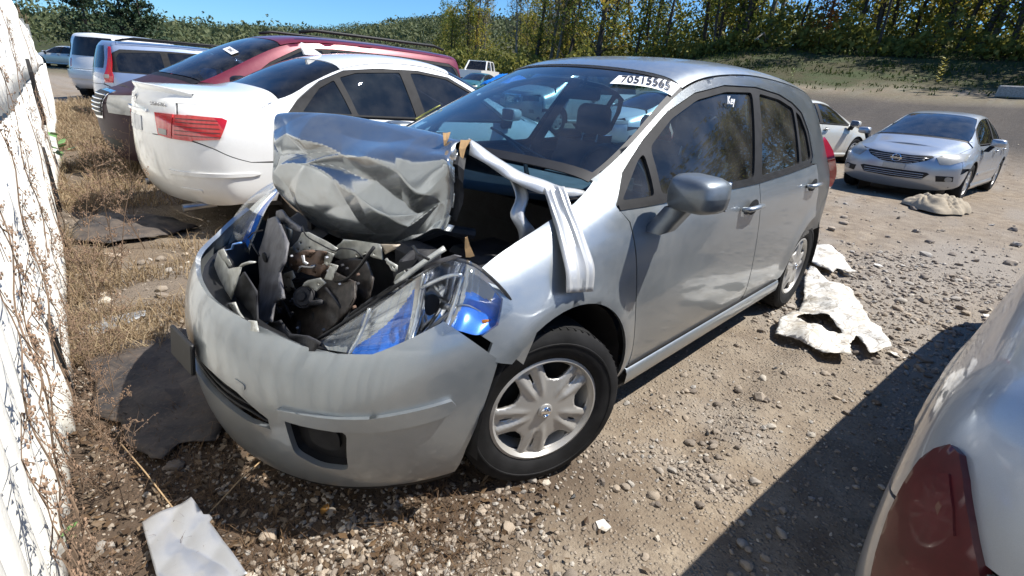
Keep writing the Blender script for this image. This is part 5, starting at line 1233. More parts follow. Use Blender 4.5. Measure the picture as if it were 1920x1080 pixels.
m = MB(); m.tube([AX(u, v, .60) for u, v in ZA((150, 345), (210, 335), (222, 300), (275, 290))], [.004, .004, .005, .006], n=6, ell=.6); m.build('bumper_clip', MAT['hl_blue2'], vers, smooth=True)
plate('bumper_inner_rail', ZA((185, 730), (232, 720), (262, 790), (305, 852), (385, 855), (402, 935), (330, 915), (290, 900), (268, 862), (210, 800)), (.69, .73), .006, MAT['zinc'], seed=24, grid=8, fold=('v', 600, .0003))
plate('bumper_liner', ZA((232, 600), (300, 500), (390, 640), (400, 870), (310, 850), (240, 730)), (.60, .64, .0003), .006, MAT['engine'], seed=25, wav=.01)
for pts, r in ((ZA((720, 170), (750, 240), (850, 300), (930, 340), (965, 350)), .0025), (ZA((1240, 320), (1180, 400), (1120, 480), (1030, 560), (930, 572), (850, 560)), .005), (ZA((330, 255), (360, 220), (430, 200)), .003), (ZA((340, 265), (375, 330), (410, 385)), .0035), (ZA((965, 350), (1000, 330), (1100, 345), (1160, 400)), .0025), (ZA((640, 610), (760, 690), (830, 700), (900, 720)), .006), (ZA((560, 830), (690, 780), (800, 770)), .007), (ZB((560, 340), (600, 400), (680, 440)), .004)):
    m = MB(); m.tube([AX(u, v, .47 if i else .44) for i, (u, v) in enumerate(pts)] if len(pts) < 4 else smooth_chain([AX(u, v, .46+.02*math.sin(i)) for i, (u, v) in enumerate(pts)], 14), r, n=7); m.build('cable', MAT['black'], vers, smooth=True)
for k in range(26):      # small clips and bolts about the opening
    u, v = random.uniform(420, 1150), random.uniform(420, 960); (c_,) = ZA((u, v)); m = MB(); rr = random.uniform(.003, .007)
    m.lathe([(.001, rr*.9), (rr, rr*.8), (rr*1.15, -rr)], 'x', AX(*c_, random.uniform(.43, .48)+.00012*(v-400)), 7); m.build('bolt', random.choice((MAT['rusty'], MAT['steel'], MAT['engine'])), vers)
# engine, battery and reservoir in the bay
m = MB(); m.box((-.04, -.05, .52), (.34, .55, .30), bev=.04); m.box((-.04, -.05, .69), (.28, .46, .05), bev=.02)
for k in range(4): m.box((-.04, -.2+k*.1, .72), (.24, .03, .02), bev=.006)
m.build('engine', MAT['engine'], vers, auto=40)
m = MB(); m.box((-.08, .42, .66), (.24, .20, .22), bev=.02); m.tube([(.02, .45, .84), (.12, .4, .86), (.2, .30, .80)], .02, n=8); m.build('battery', MAT['engine'], vers, auto=40)
m = MB(); m.box((.22, .40, .76), (.10, .16, .12), bev=.02); m.tube([(.25, .42, .80), (.33, .48, .80), (.37, .52, .74)], .016, n=8); m.hull([Vector(p) for p in ((.36, .46, .80), (.33, .56, .84), (.37, .50, .74), (.30, .52, .80))]); m.build('air_box', MAT['engine'], vers, auto=40)
# ---- hood: folded sheet metal, front hanging down
HR = [
 [(-.30, -.64, .99), (-.22, -.50, 1.01), (-.14, -.30, 1.02), (-.10, -.10, 1.025), (-.10, .10, 1.025), (-.14, .28, 1.02), (-.20, .46, 1.012), (-.285, .655, 1.0)],
 [(-.05, -.63, 1.06), (-.02, -.50, 1.075), (.0, -.30, 1.08), (.0, -.10, 1.08), (-.02, .10, 1.08), (-.06, .28, 1.078), (-.09, .42, 1.07), (-.13, .605, 1.031)],
 [(.14, -.63, 1.11), (.12, -.50, 1.125), (.08, -.30, 1.135), (.05, -.10, 1.13), (.02, .10, 1.13), (.0, .28, 1.125), (.02, .38, 1.12), (-.04, .535, 1.064)],
 [(.236, -.625, 1.143), (.209, -.5, 1.158), (.142, -.3, 1.170), (.101, -.1, 1.168), (.077, .1, 1.165), (.068, .28, 1.161), (.094, .41, 1.157), (.078, .462, 1.155)],
 [(0.29,-0.55,1.075), (0.265,-0.43,1.105), (0.215,-0.24,1.118), (0.185,-0.03,1.115), (0.17,0.17,1.128), (0.15,0.33,1.128), (0.145,0.445,1.128), (0.12,0.47,1.118)],
 [(0.331,-0.47,0.98), (0.307,-0.35,1.024), (0.257,-0.15,1.049), (0.251,0.05,1.05), (0.244,0.25,1.082), (0.212,0.393,1.092), (0.187,0.488,1.108), (0.16,0.505,1.085)],
 [(0.343,-0.47,0.886), (0.316,-0.35,0.927), (0.286,-0.15,0.949), (0.272,0.05,0.934), (0.262,0.25,0.945), (0.232,0.393,0.979), (0.179,0.488,1.035), (0.155,0.505,1.01)],
 [(0.299,-0.5,0.808), (0.299,-0.38,0.81), (0.282,-0.18,0.806), (0.274,0.02,0.809), (0.248,0.22,0.834), (0.217,0.37,0.894), (0.182,0.474,0.965), (0.16,0.5,0.945)],
 [(0.253,-0.54,0.752), (0.258,-0.42,0.745), (0.258,-0.22,0.723), (0.235,-0.02,0.719), (0.226,0.18,0.763), (0.208,0.34,0.82), (0.201,0.456,0.885), (0.175,0.49,0.885)]]
NU, NV = 210, 210
rows = [smooth_chain(r, NV) for r in HR]
cols = [smooth_chain([rows[i][j] for i in range(len(rows))], NU) for j in range(NV)]
# creases: heights at fold points, straight between them, so that every fold is a sharp line
KP = [(0, .36, 0), (.25, .36, .003), (.5, .36, -.002), (.75, .36, .003), (1, .36, 0), (0, 1, 0), (.2, 1, .006), (.4, 1, -.004), (.6, 1, .004), (.8, 1, -.006), (1, 1, 0),
      (0, .5, .004), (0, .7, -.004), (0, .85, .006), (1, .5, -.004), (1, .65, .006), (1, .8, -.006), (1, .9, .004),
      (.03, .62, -.010), (.20, .64, -.020), (.38, .68, -.024), (.52, .69, -.018), (.65, .75, -.024), (.73, .83, -.014),
      (.03, .57, .010), (.20, .58, .016), (.38, .62, .008), (.50, .62, .016), (.65, .67, .008), (.78, .77, .010), (.88, .70, .004),
      (.05, .68, .004), (.22, .70, .014), (.36, .74, .006), (.47, .75, .012), (.60, .81, .008), (.70, .90, .010),
      (.18, .95, .016), (.10, .80, -.014), (.30, .86, -.006), (.42, .80, -.020), (.38, .92, .008), (.55, .90, -.006), (.72, .96, -.014), (.86, .86, .012), (.90, .95, -.006), (.16, .82, .012),
      (.22, .44, .012), (.10, .48, -.008), (.35, .50, -.010), (.50, .42, .006), (.56, .53, -.012), (.68, .46, .012), (.80, .54, -.010), (.90, .44, .010), (.93, .58, .008), (.30, .40, -.004), (.12, .54, .006)]
_main = set(range(18, 31))
KP = [(a_, b_, c_*(1.3 if i in _main else .55)) for i, (a_, b_, c_) in enumerate(KP)]
_P, _F = cdt([(0, .35), (1, .35), (1, 1.01), (0, 1.01)], [], [(a_*.98+.01, min(1.0, max(.355, b_))) for a_, b_, c_ in KP])
_H = np.zeros(len(_P))
for i, q in enumerate(_P):
    k = min(range(len(KP)), key=lambda k: (KP[k][0]*.98+.01-q[0])**2+(min(1.0, max(.355, KP[k][1]))-q[1])**2); _H[i] = KP[k][2]
_A, _B, _C = _P[_F[:, 0]], _P[_F[:, 1]], _P[_F[:, 2]]; _D = (_B[:, 0]-_A[:, 0])*(_C[:, 1]-_A[:, 1])-(_C[:, 0]-_A[:, 0])*(_B[:, 1]-_A[:, 1])
def fold_h(s, t):
    w1 = ((s-_A[:, 0])*(_C[:, 1]-_A[:, 1])-(_C[:, 0]-_A[:, 0])*(t-_A[:, 1]))/_D; w2 = ((_B[:, 0]-_A[:, 0])*(t-_A[:, 1])-(s-_A[:, 0])*(_B[:, 1]-_A[:, 1]))/_D
    k = int(np.argmax(np.minimum(np.minimum(w1, w2), 1-w1-w2))); return float(_H[_F[k, 0]]*(1-w1[k]-w2[k])+_H[_F[k, 1]]*w1[k]+_H[_F[k, 2]]*w2[k])
def MNz(a, b): return MN.noise(Vector((a, b, 3.3)))
def creased(i, j, p):
    s = j/(NV-1); t = i/(NU-1); n = Vector((.8, .35, .3)).normalized(); d = 0
    if t > .36:
        wob = .014*MNz(s*4, t*4); d = fold_h(min(.999, max(.001, s+wob)), min(.999, t+wob*.8))*1.15*min(1, (t-.36)/.06)+.0012*MNz(s*14, t*12)
    else:
        d = .004*MNz(s*6, t*5)*min(1, t*6)+.006*math.exp(-abs(s-.62+.3*t)/.02)*min(1, t*5)-.005*math.exp(-abs(s-.25-.2*t)/.02)*min(1, t*5); n = Vector((.1, 0, 1))
    return p+n*d
G = [[creased(i, j, cols[j][i]) for j in range(NV)] for i in range(NU)]
# a bite is torn out of the near edge at the fold
V = [p for row in G for p in row]; Fh = []
for i in range(NU-1):
    for j in range(NV-1):
        s = (j+.5)/(NV-1); t = (i+.5)/(NU-1)
        if s > .965-.02*math.sin(t*60) and .40 < t < .47: continue
        if s > .975 and t > .5 and math.sin(t*45) > .3: continue
        Fh.append((i*NV+j, i*NV+j+1, (i+1)*NV+j+1, (i+1)*NV+j))
hood = mobj('hood', V, Fh, MAT['hood_silver'], vers, smooth=True); solid(hood, .004, 0)
hood.data.set_sharp_from_angle(angle=math.radians(28))
# turned-down edge of the lip, inner hood frame
m = MB(); lip = G[-1]; m.sheet([[p for p in lip], [p+Vector((-.02, 0, -.006)) for p in lip], [p+Vector((-.035, 0, .012)) for p in lip]]); m.build('hood_hem', MAT['silver'], vers, smooth=True)
m = MB(); m.sheet([[G[i][j]+Vector((-.05, -.015 if j > NV*.6 else .01, -.02)) for j in range(8, NV-8, 12)] for i in range(int(NU*.4), NU-8, 12)]); o = m.build('hood_inner_frame', MAT['black'], vers); solid(o, .02)
# hood edge flange hanging over the fender and the torn strap
A = [(-.127, .600, 1.034), (-.095, .68, .97), (-.045, .765, .905), (-.01, .835, .83), (.007, .868, .758)]
B = [(-.185, .660, 1.026), (-.165, .715, .975), (-.145, .79, .90), (-.135, .853, .82), (-.126, .872, .732)]
G2 = patch(A, B, 22, 13); m = MB()
for j, row in enumerate(G2):
    for i, p in enumerate(row): row[i] = p+Vector((.3, .7, .4)).normalized()*(.008*math.sin(j*1.75+.25*math.sin(i*.5))*(.65+.35*math.sin(j*.9+1))+.002*math.sin(i*.8)+.006)
m.sheet(G2); o = m.build('torn_hood_flange', MAT['sunlit_torn_silver'], vers, smooth=True); solid(o, .003); o.data.set_sharp_from_angle(angle=.5)
A = [(-.045, .52, 1.066), (-.06, .56, .99), (-.03, .575, .93), (-.045, .60, .88), (-.050, .60, .842)]
B = [(-.11, .53, 1.050), (-.105, .575, .985), (-.075, .60, .93), (-.10, .63, .88), (-.118, .62, .838)]
G2 = patch(A, B, 16, 6)
for j, row in enumerate(G2):
    for i, p in enumerate(row): row[i] = p+Vector((.4, .8, 0))*(.012*math.sin(j*1.3+i*.5))
m = MB(); m.sheet(G2); o = m.build('torn_hood_strap', MAT['sunlit_torn_silver'], vers, smooth=True); solid(o, .003)
# near edge of the hood, rolled over: a bright ribbon from the tear to the windshield corner
A = [(.075, .465, 1.165), (.0, .50, 1.118), (-.06, .545, 1.075), (-.13, .605, 1.045), (-.20, .645, 1.022), (-.292, .665, 1.005)]
B = [(.085, .485, 1.120), (.015, .53, 1.075), (-.04, .575, 1.035), (-.11, .635, 1.005), (-.19, .668, .992), (-.290, .675, .990)]
G2 = patch(A, B, 26, 6)
for j, row in enumerate(G2):
    for i, p in enumerate(row): row[i] = p+Vector((.3, .8, .4)).normalized()*(.010*math.sin(PI*j/5)+.003*math.sin(i*.9+j))
m = MB(); m.sheet(G2); o = m.build('rolled_hood_edge', MAT['sunlit_torn_silver'], vers, smooth=True); solid(o, .003)
# splinters of brown torn plastic along the tear and beside the lamp
def splinter(pts, w, name='torn_splinter'):
    m = MB(); P = [Vector(p) for p in pts]; G = []
    for i, p in enumerate(P):
        ww = w*(1-.75*i/(len(P)-1)); G.append([p+Vector((ww, -ww*.7, .0)), p, p+Vector((-ww, ww*.7, .004))])
    m.sheet(G); o = m.build(name, MAT['foam'], vers); solid(o, .004)
splinter([(.14, .43, 1.07), (.15, .44, 1.04), (.155, .44, 1.005)], .014)
splinter([(.088, .47, 1.16), (.105, .475, 1.135), (.11, .48, 1.105)], .014)
splinter([(.118, .41, 1.175), (.128, .42, 1.155), (.132, .42, 1.14)], .010)
splinter([(.255, .705, .872), (.262, .70, .90), (.268, .70, .93)], .010)
# seam lines across the nose skin (a dark scratch and the moulding step)
# ---- sticker with the lot number on the windshield
def text_mesh(name, body, size, mat, parent, mtx, extrude=.0006, font=None, xs=1.0, shear=0):
    cu = bpy.data.curves.new(name, 'FONT'); cu.body = body; cu.size = size; cu.extrude = extrude; cu.align_x = 'CENTER'; cu.align_y = 'CENTER'; cu.shear = shear
    cu.resolution_u = 3; cu.offset = size*.012
    ob = bpy.data.objects.new(name, cu); COL.objects.link(ob); dg = bpy.context.evaluated_depsgraph_get()
    me = bpy.data.meshes.new_from_object(ob.evaluated_get(dg)); COL.objects.unlink(ob); bpy.data.objects.remove(ob)
    me.transform(Matrix.Diagonal((xs, 1, 1, 1))); me.materials.clear(); me.materials.append(mat)
    o = bpy.data.objects.new(name, me); COL.objects.link(o); o.parent = parent; o.matrix_local = mtx; return o
def frame_at(h, u, v, off, ang=0):
    p = h.ev(np.array([u]), np.array([v]))[0]; n = Vector(h.nrm(np.array([u]), np.array([v]))[0])
    if n.z < 0: n = -n
    p = Vector(p)+n*off; y = Vector((-1, 0, 0)); y = (y-n*y.dot(n)).normalized(); x = y.cross(n)
    Mx = Matrix((x, y, n)).transposed().to_4x4(); Mx.translation = p
    return Mx @ Matrix.Rotation(ang, 4, 'Z')
def curved_label(h, u, v, w, hh, ang, off, mat, name):
    Mx = frame_at(h, u, v, off, ang); G = []
    for b in np.linspace(-hh/2, hh/2, 4):
        row = []
        for a in np.linspace(-w/2, w/2, 12):
            p = Mx @ Vector((a, b, .06)); n = (Mx.to_3x3() @ Vector((0, 0, -1)))
            hit = h.bvh.ray_cast(p, n); row.append((hit[0]-n*off) if hit[0] else p+n*.06)
        G.append(row)
    m = MB(); m.sheet(G); o = m.build(name, mat, vers, smooth=True); return o, Mx
def ray_px(px, py, bvh):
    d = (_f+(px-960)/(CF*1000)*_r-(py-540)/(CF*1000)*_u).normalized(); return bvh.ray_cast(Vector(CP), d)
_c = [ray_px(*q, VH.bvh)[0] for q in ((1160, 143), (1277, 163), (1259, 181), (1143, 158))]     # where the sticker sits on the glass
_n = Vector(ray_px(1210, 161, VH.bvh)[1]); _n = _n if _n.z > 0 else -_n
G = []
for b in range(4):
    row = []
    for a in range(13):
        p = _c[0].lerp(_c[1], a/12).lerp(_c[3].lerp(_c[2], a/12), b/3)+_n*.05; h_ = VH.bvh.ray_cast(p, -_n); row.append((h_[0] or p-_n*.05)+_n*.004)
    G.append(row)
m = MB(); m.sheet(G); st_ = m.build('lot_number_sticker', MAT['white'], vers, smooth=True)
ctr = sum(_c, Vector())/4; X = ((_c[1]+_c[2])-(_c[0]+_c[3])).normalized(); Y = _n.cross(X).normalized(); sw = ((_c[1]+_c[2])-(_c[0]+_c[3])).length/2; shh = ((_c[0]+_c[1])-(_c[2]+_c[3])).length/2
Mx = Matrix((X, Y, _n)).transposed().to_4x4(); Mx.translation = ctr+_n*.010
tx = text_mesh('lot_number', '70515565', shh*1.02, MAT['ink'], st_, Mx, xs=sw*.90/(shh*1.02*8*.56)*.99)
for v in tx.data.vertices:
    w_ = Mx @ v.co; h_ = VH.bvh.ray_cast(w_+_n*.05, -_n)
    if h_[0]: v.co = Mx.inverted() @ (h_[0]+_n*(.0075+max(0, v.co.z)))
# yellow grease-pencil loop and a small 'Key' note
MAT['yellow_ink'] = plain('yellow_ink', (.55, .55, .15), .7, var=.05)
Mx2 = frame_at(VH, 10.35, 7.9, .004); Mx2 = Matrix.Scale(-1, 4, (0, 1, 0)) @ Mx2
m = MB(); m.tube([Mx2 @ Vector((.10*math.cos(q), .05*math.sin(q), 0)) for q in np.linspace(0, 2*PI, 30)], .0022, n=4, cap=False); m.build('chalk_loop', MAT['yellow_ink'], vers)
pk = VH.ev(*[np.array([t]) for t in VH.proj('s', -1.42, 1.335)])[0]
Mk = Matrix(((-1, 0, 0), (0, -.35, .93), (0, .93, .35))).transposed().to_4x4(); Mk = Matrix((Vector((-1, 0, 0)), Vector((0, -.35, .94)), Vector((0, .94, .35)))).transposed().to_4x4(); Mk.translation = Vector(pk)+Vector((0, .004, 0))
text_mesh('key_note', 'Key', .055, MAT['white'], vers, Mk, shear=.3)
# ================================================================ the other cars
def flipped(o):
    o.data.transform(Matrix.Scale(-1, 4, (0, 1, 0))); o.data.flip_normals(); return o
def carbody(H, D, pm, root, glassm, lod=1, both_sides=True):
    wb, ra, zs0 = D['wb'], D['ra'], D['sill']; x1, x2, x3 = D['x']; B = D['belt']     # belt: points front -> rear
    uC, uD, uE, uF = D['u']                                                            # cowl, windshield top, rear window top, rear window base
    uN = H.N-1; vb = D.get('vb', 5.35); vr = 7.25; zc = D.get('arc_z', .33)
    xb, xr = D['bump']; zbf, zbr = D['bz']; st = .05
    def bz(x):
        for (a, c), (b, d) in zip(B, B[1:]):
            if b <= x <= a: return c+(d-c)*(a-x)/(a-b)
        return B[0][1] if x > B[0][0] else B[-1][1]
    g = .004; dl = D['dlo']; nd = len(B)
    seam_top = ('uv', uC+.05, 7.05)
    ar = lambda c, a0, a1: arc(c, zc, ra, a0, a1, 12)
    a_lo = math.degrees(math.asin(max(-1, (zs0-zc)/ra)))
    P = []
    P.append(('fender', [seam_top] + S((x1+.06, bz(x1)-.0), (x1, bz(x1)*.6+.3), (x1-.02, zs0), (-ra*.98, zs0)) + ar(0, 180-a_lo, a_f(zbf, zc, ra)) + S((xb, zbf), (xb, H_top(H, xb)-.03)) + [('uv', H.proj('s', xb, H_top(H, xb)-.03)[0], vb), ('uv', uC-.2 if False else uC+.4, vb)]))
    doors = [(x1+.06-.012, x1-.006, x1-.026, x2+g, 'door')]
    zt = lambda x: bz(x)-.004
    P.append(('door', S((x1+.05, zt(x1+.05)), *[(x, zt(x)) for x in np.linspace(x1-.1, x2+g, 4)], (x2+g, zs0+.01), (x1-.026, zs0+.01), (x1-.006, bz(x1)*.6+.3))))
    if x3 is not None:
        bot = [('s', -wb+ra+.03, zs0+.01)] + [p for p in arc(-wb, zc, ra+.02, a_lo+4, 78, 8)] if D.get('cutdoor', True) else S((x3, zs0+.01))
        last = bot[-1]
        P.append(('door', S(*[(x, zt(x)) for x in np.linspace(x2-g, x3, 4)]) + ([('s', min(x3, last[1]), .72)] if D.get('cutdoor', True) else []) + bot[::-1] + S((x2-g, zs0+.01))))
    xq = x3 if x3 is not None else x2
    dl_rear = D['dlo_rear']                   # indexes of dlo points from the belt rear corner over the top to the cowl
    up = [('uv', uC+.05 if False else uC-.0, 7.0)]
    top = [('uv', uC, 7.06), ('uv', uD, 7.2), ('uv', (uD+uE)/2, vr), ('uv', uE, vr)]
    if D['sedan']: top += [('uv', (uE+uF)/2, 7.15), ('uv', uF-.05, 6.6), ('uv', uF-.6, vb+.05), ('uv', 3.2, vb+.02), ('uv', 2.4, 5.26)]
    else: top += [('uv', 4.0, vr), ('uv', 2.9, 6.9)]
    quarter = top + D['rear_edge'] + S((xr, zbr)) + arc(-wb, zc, ra, 180-a_f(zbr, zc, ra), 88 if x3 is not None and D.get('cutdoor', True) else a_lo, 10)
    if x3 is not None and D.get('cutdoor', True): quarter += S((x3-.012, .72), (x3-.012, zt(x3)))
    else: quarter += S((-wb+ra+.02, zs0), (xq-.008, zs0), (xq-.008, zt(xq)))
    quarter += [dl[i] for i in dl_rear]
    P.append(('quarter_panel', quarter))
    fl = flare(0, zc, ra, -wb, zc, ra, .012)
    obj = []
    for nm, o in P:
        q = panel(H, nm, o, mat=pm, parent=root, deform=fl, step=st); obj.append(q)
        if both_sides:
            me = q.data.copy(); c = q.copy(); c.data = me; COL.objects.link(c); flipped(c)
    for sd in ((1, -1) if both_sides else (1,)):
        fr = panel(H, 'window_surround', shrink(dl, .003), D['panes'], mat=D.get('trim', MAT['rubber']), parent=root, off=-.004, th=.015, step=st)
        if sd < 0: flipped(fr)
        for w in D['panes']:
            gp = panel(H, 'window_pane', shrink(w, -.004), mat=glassm, parent=root, off=-.010, th=0, step=st)
            if sd < 0: flipped(gp)
    hi = min(uN-.0, uN)
    panel(H, 'roof', UVp((uD-.03, 7.30), ((uD+uE)/2, 7.32), (uE+.03, 7.30), (uE+.03, 10), (uD-.03, 10)), mat=pm, parent=root, mode='weld', step=st)
    panel(H, 'windshield', UVp((uC-.04, 7.12), ((uC+uD)/2, 7.15), (uD+.0, 7.25), (uD, 10), (uC-.04, 10)), mat=D.get('wsglass', glassm), parent=root, mode='weld', off=-.004, th=0, step=st)
    tv = D.get('nose_v', 5.0)
    panel(H, 'hood', UVp((uC+.22, 10), (uC+.22, 7.0), (uC+.55, vb+.06), (H.proj('s', xb, .8)[0], vb+.06), (uN-1.6, vb+.1), (uN-.9, tv+.15), (uN, tv+.1), (uN, 10)), mat=pm, parent=root, mode='weld', step=st)
    panel(H, 'cowl', UVp((uC+.0, 10), (uC+.0, 7.1), (uC+.20, 7.1), (uC+.20, 10)), mat=MAT['black'], parent=root, mode='weld', off=-.004, th=0, step=st)
    ub = H.proj('s', xb, zbf); ut = H.proj('s', xb, H_top(H, xb)-.04)
    panel(H, 'front_bumper', S((xb+.006, zbf-.10), (xb+.006, zbf), (xb+.006, H_top(H, xb)-.035)) + UVp((uN-1.6, vb+.03), (uN-.9, tv+.07), (uN, tv+.04), (uN, .1), (uN-1, .1), (uN-2, .2)) + S((ra+.03, zs0+.03), (ra*.99+.02, zc-.02), (a_pt(zbf-.04, zc, ra)+.008, zbf-.04)), mat=pm, parent=root, mode='weld', step=st)
    if D['sedan']:
        panel(H, 'rear_window', UVp((uE, 7.2), ((uE+uF)/2, 7.1), (uF, 6.7), (uF, 10), (uE, 10)), mat=glassm, parent=root, mode='weld', off=-.004, th=0, step=st)
        panel(H, 'trunk_lid', UVp((uF-.04, 10), (uF-.04, 6.6), (uF-.62, vb+.10), (3.2, vb+.07), (2.4, 5.31), (1.75, 5.25), (1.7, 3.6), (0, 3.6), (0, 10)), mat=pm, parent=root, mode='weld', step=st)
    else:
        panel(H, 'tailgate', UVp((uE, 10), (uE, 7.3), (2.85, 6.95), (2.1, 5.5), (1.9, 3.62), (0, 3.62), (0, 5), (0, 10)), mat=pm, parent=root, mode='weld', step=st)
        panel(H, 'rear_window', UVp((1.75, 7.15), (1.85, 6.2), (1.75, 5.35), (0, 5.35), (0, 7.2)), mat=glassm, parent=root, mode='weld', off=.005, th=.004, step=st)
    panel(H, 'rear_bumper', UVp((0, .1), (2.4, .1)) + S((-wb-ra-.02, zs0+.02), (-wb-ra-.01, zc), (-wb-a_pt(zbr-.02, zc, ra)-.008, zbr-.02), (xr, zbr-.006)) + UVp((1.76, 3.56), (0, 3.56)), mat=D.get('bumpmat', pm), parent=root, mode='weld', step=st)
    core(H, 'underbody', MAT['dark'], root, .035, 0, 5.2)
    m = MB(); m.box((-wb/2, 0, zs0+.02), (wb+1.2, H.P[:, :, 1].max()*1.7, .06)); m.build('floor_pan', MAT['dark'], root)
    for s_ in (1, -1):
        m = MB(); yy = D['hw']; m.sheet([[(x, y*s_, z) for y, z in ((yy-.05, zs0+.012), (yy-.008, zs0+.008), (yy-.004, zs0-.03), (yy-.03, zs0-.085), (yy-.09, zs0-.09))] for x in np.linspace(-ra-.01, -wb+ra+.01, 8)], flip=s_ > 0); m.build('rocker_panel', D.get('rocker', pm), root, smooth=True)
        for cx in (0, -wb):
            m = MB(); m.sheet([[(cx+(ra-.005)*math.cos(q), y*s_, zc+(ra-.005)*math.sin(q)) for y in (yy-.012, yy-.10, yy-.30)] for q in np.linspace(-.15, PI+.15, 13)], flip=s_ < 0); m.box((cx, (yy-.32)*s_, zc), (ra*2, .01, ra*1.9)); m.build('wheel_arch_liner', MAT['black'], root)
    return fl
def a_f(z, zc, r): return math.degrees(math.asin(min(.95, (z-zc)/r)))
def a_pt(z, zc, r): return math.sqrt(max(.0001, r*r-(z-zc)**2))
def H_top(H, x):
    """height of the belt ring at x"""
    k = np.argmin(np.abs(H.G[:, 5*H.dv, 0]-x)); return float(H.G[k, 5*H.dv, 2])
def cabin(root, wb, hw, floor=.35, roof=1.35, rows=(-1.25, -2.1)):
    for x in rows:
        for y in ((hw*.42, -hw*.42) if x == rows[0] else (0,)):
            m = MB(); w = .48 if x == rows[0] else hw*1.4
            m.box((x, y, floor+.12), (.5, w, .16), bev=.03); m.box((x-.28, y, floor+.42), (.14, w, .56), Matrix.Rotation(-.2, 3, 'Y'), bev=.03)
            for dy in ((0,) if w < .6 else (-.4, .4)): m.box((x-.37, y+dy, floor+.80), (.09, .24, .17), bev=.03)
            m.build('seat', MAT['cabin'], root)
    m = MB(); m.box((-.42, 0, floor+.50), (.5, hw*1.6, .16), bev=.04); m.build('dashboard', MAT['cabin'], root)
def overlay(H, nm, o, mat, root, off=.005, th=.01, both=True, mode=None, dens=1):
    if mode == 'weld': return panel(H, nm, o, mat=mat, parent=root, off=off, th=th, mode='weld', dens=dens)
    q = panel(H, nm, o, mat=mat, parent=root, off=off, th=th, dens=dens)
    if both: flipped(panel(H, nm, o, mat=mat, parent=root, off=off, th=th, dens=dens))
    return q
# ---------------- sedan surface
SED = dict(
  rear=((-3.76, -3.84, -3.87, -3.865, -3.85, -3.83, -3.80, -3.77, -3.75, -3.73, -3.72), (.25, .34, .50, .66, .82, .98, 1.03, 1.055, 1.065, 1.07, 1.072)),
  mids=[(-3.42, -3.40, .885, .24, .985, .80, .60, 1.078), (-3.08, -3.10, .905, .22, .975, .82, .64, 1.085),
        (-2.82, -2.80, .912, .20, .965, .83, .655, 1.16, -.16), (-2.42, -2.38, .915, .20, .955, .842, .60, 1.38, -.13), (-2.0, -1.98, .915, .19, .945, .845, .585, 1.462),
        (-1.5, -1.5, .915, .19, .94, .845, .595, 1.48), (-1.04, -1.06, .915, .19, .935, .842, .575, 1.44, .10), (-.62, -.62, .915, .19, .93, .835, .655, 1.23, .20),
        (-.22, -.15, .912, .19, .92, .82, .73, 1.015, .24), (.10, .15, .91, .19, .87, .79, .62, .965, .10), (.45, .46, .90, .2, .80, .76, .55, .90, .08)],
  front=((.82, .90, .94, .945, .93, .90, .85, .80, .76, .74, .73), (.18, .25, .36, .48, .58, .66, .70, .73, .75, .76, .765)))
def mk_hull(d, sx=1, sy=1, sz=1, **k):
    R = lambda p: (tuple(a*sx for a in p[0]), tuple(a*sz for a in p[1]))
    M_ = [tuple([m[0]*sx, m[1]*sx, m[2]*sy, m[3], m[4]*sz, m[5]*sy, m[6]*sy, m[7]*sz]+[v*sx for v in m[8:]]) for m in d['mids']]
    return Hull(R(d['rear']), M_, R(d['front']), **k)
SD = dict(wb=2.73, ra=.36, sill=.27, hw=.915, x=(-.50, -1.60, -2.42), belt=[(-.30, .915), (-1.0, .925), (-1.6, .932), (-2.4, .955), (-3.1, .985)], u=(12, 10, 7.15, 5.55), sedan=True,
  bump=(.55, -3.28), bz=(.60, .62), rear_edge=[('uv', 1.82, 5.22), ('uv', 1.77, 3.62)],
  dlo=S((-.36, .93), (-.9, .937), (-1.6, .947), (-2.4, .968), (-2.93, .99), (-2.80, 1.09), (-2.55, 1.245), (-2.30, 1.345), (-1.95, 1.385), (-1.5, 1.395), (-1.10, 1.355), (-.75, 1.205), (-.52, 1.06)),
  dlo_rear=[3, 4, 5, 6, 7, 8, 9, 10, 11, 12, 0],
  panes=[rounded(S((-.46, .95), (-1.55, .965), (-1.60, 1.365), (-1.50, 1.37), (-1.13, 1.335), (-.78, 1.19)), .02), rounded(S((-1.67, .967), (-2.30, .982), (-2.36, 1.285), (-2.18, 1.335), (-1.72, 1.365)), .02), rounded(S((-2.36, .986), (-2.80, 1.002), (-2.58, 1.185), (-2.42, 1.26)), .015)])
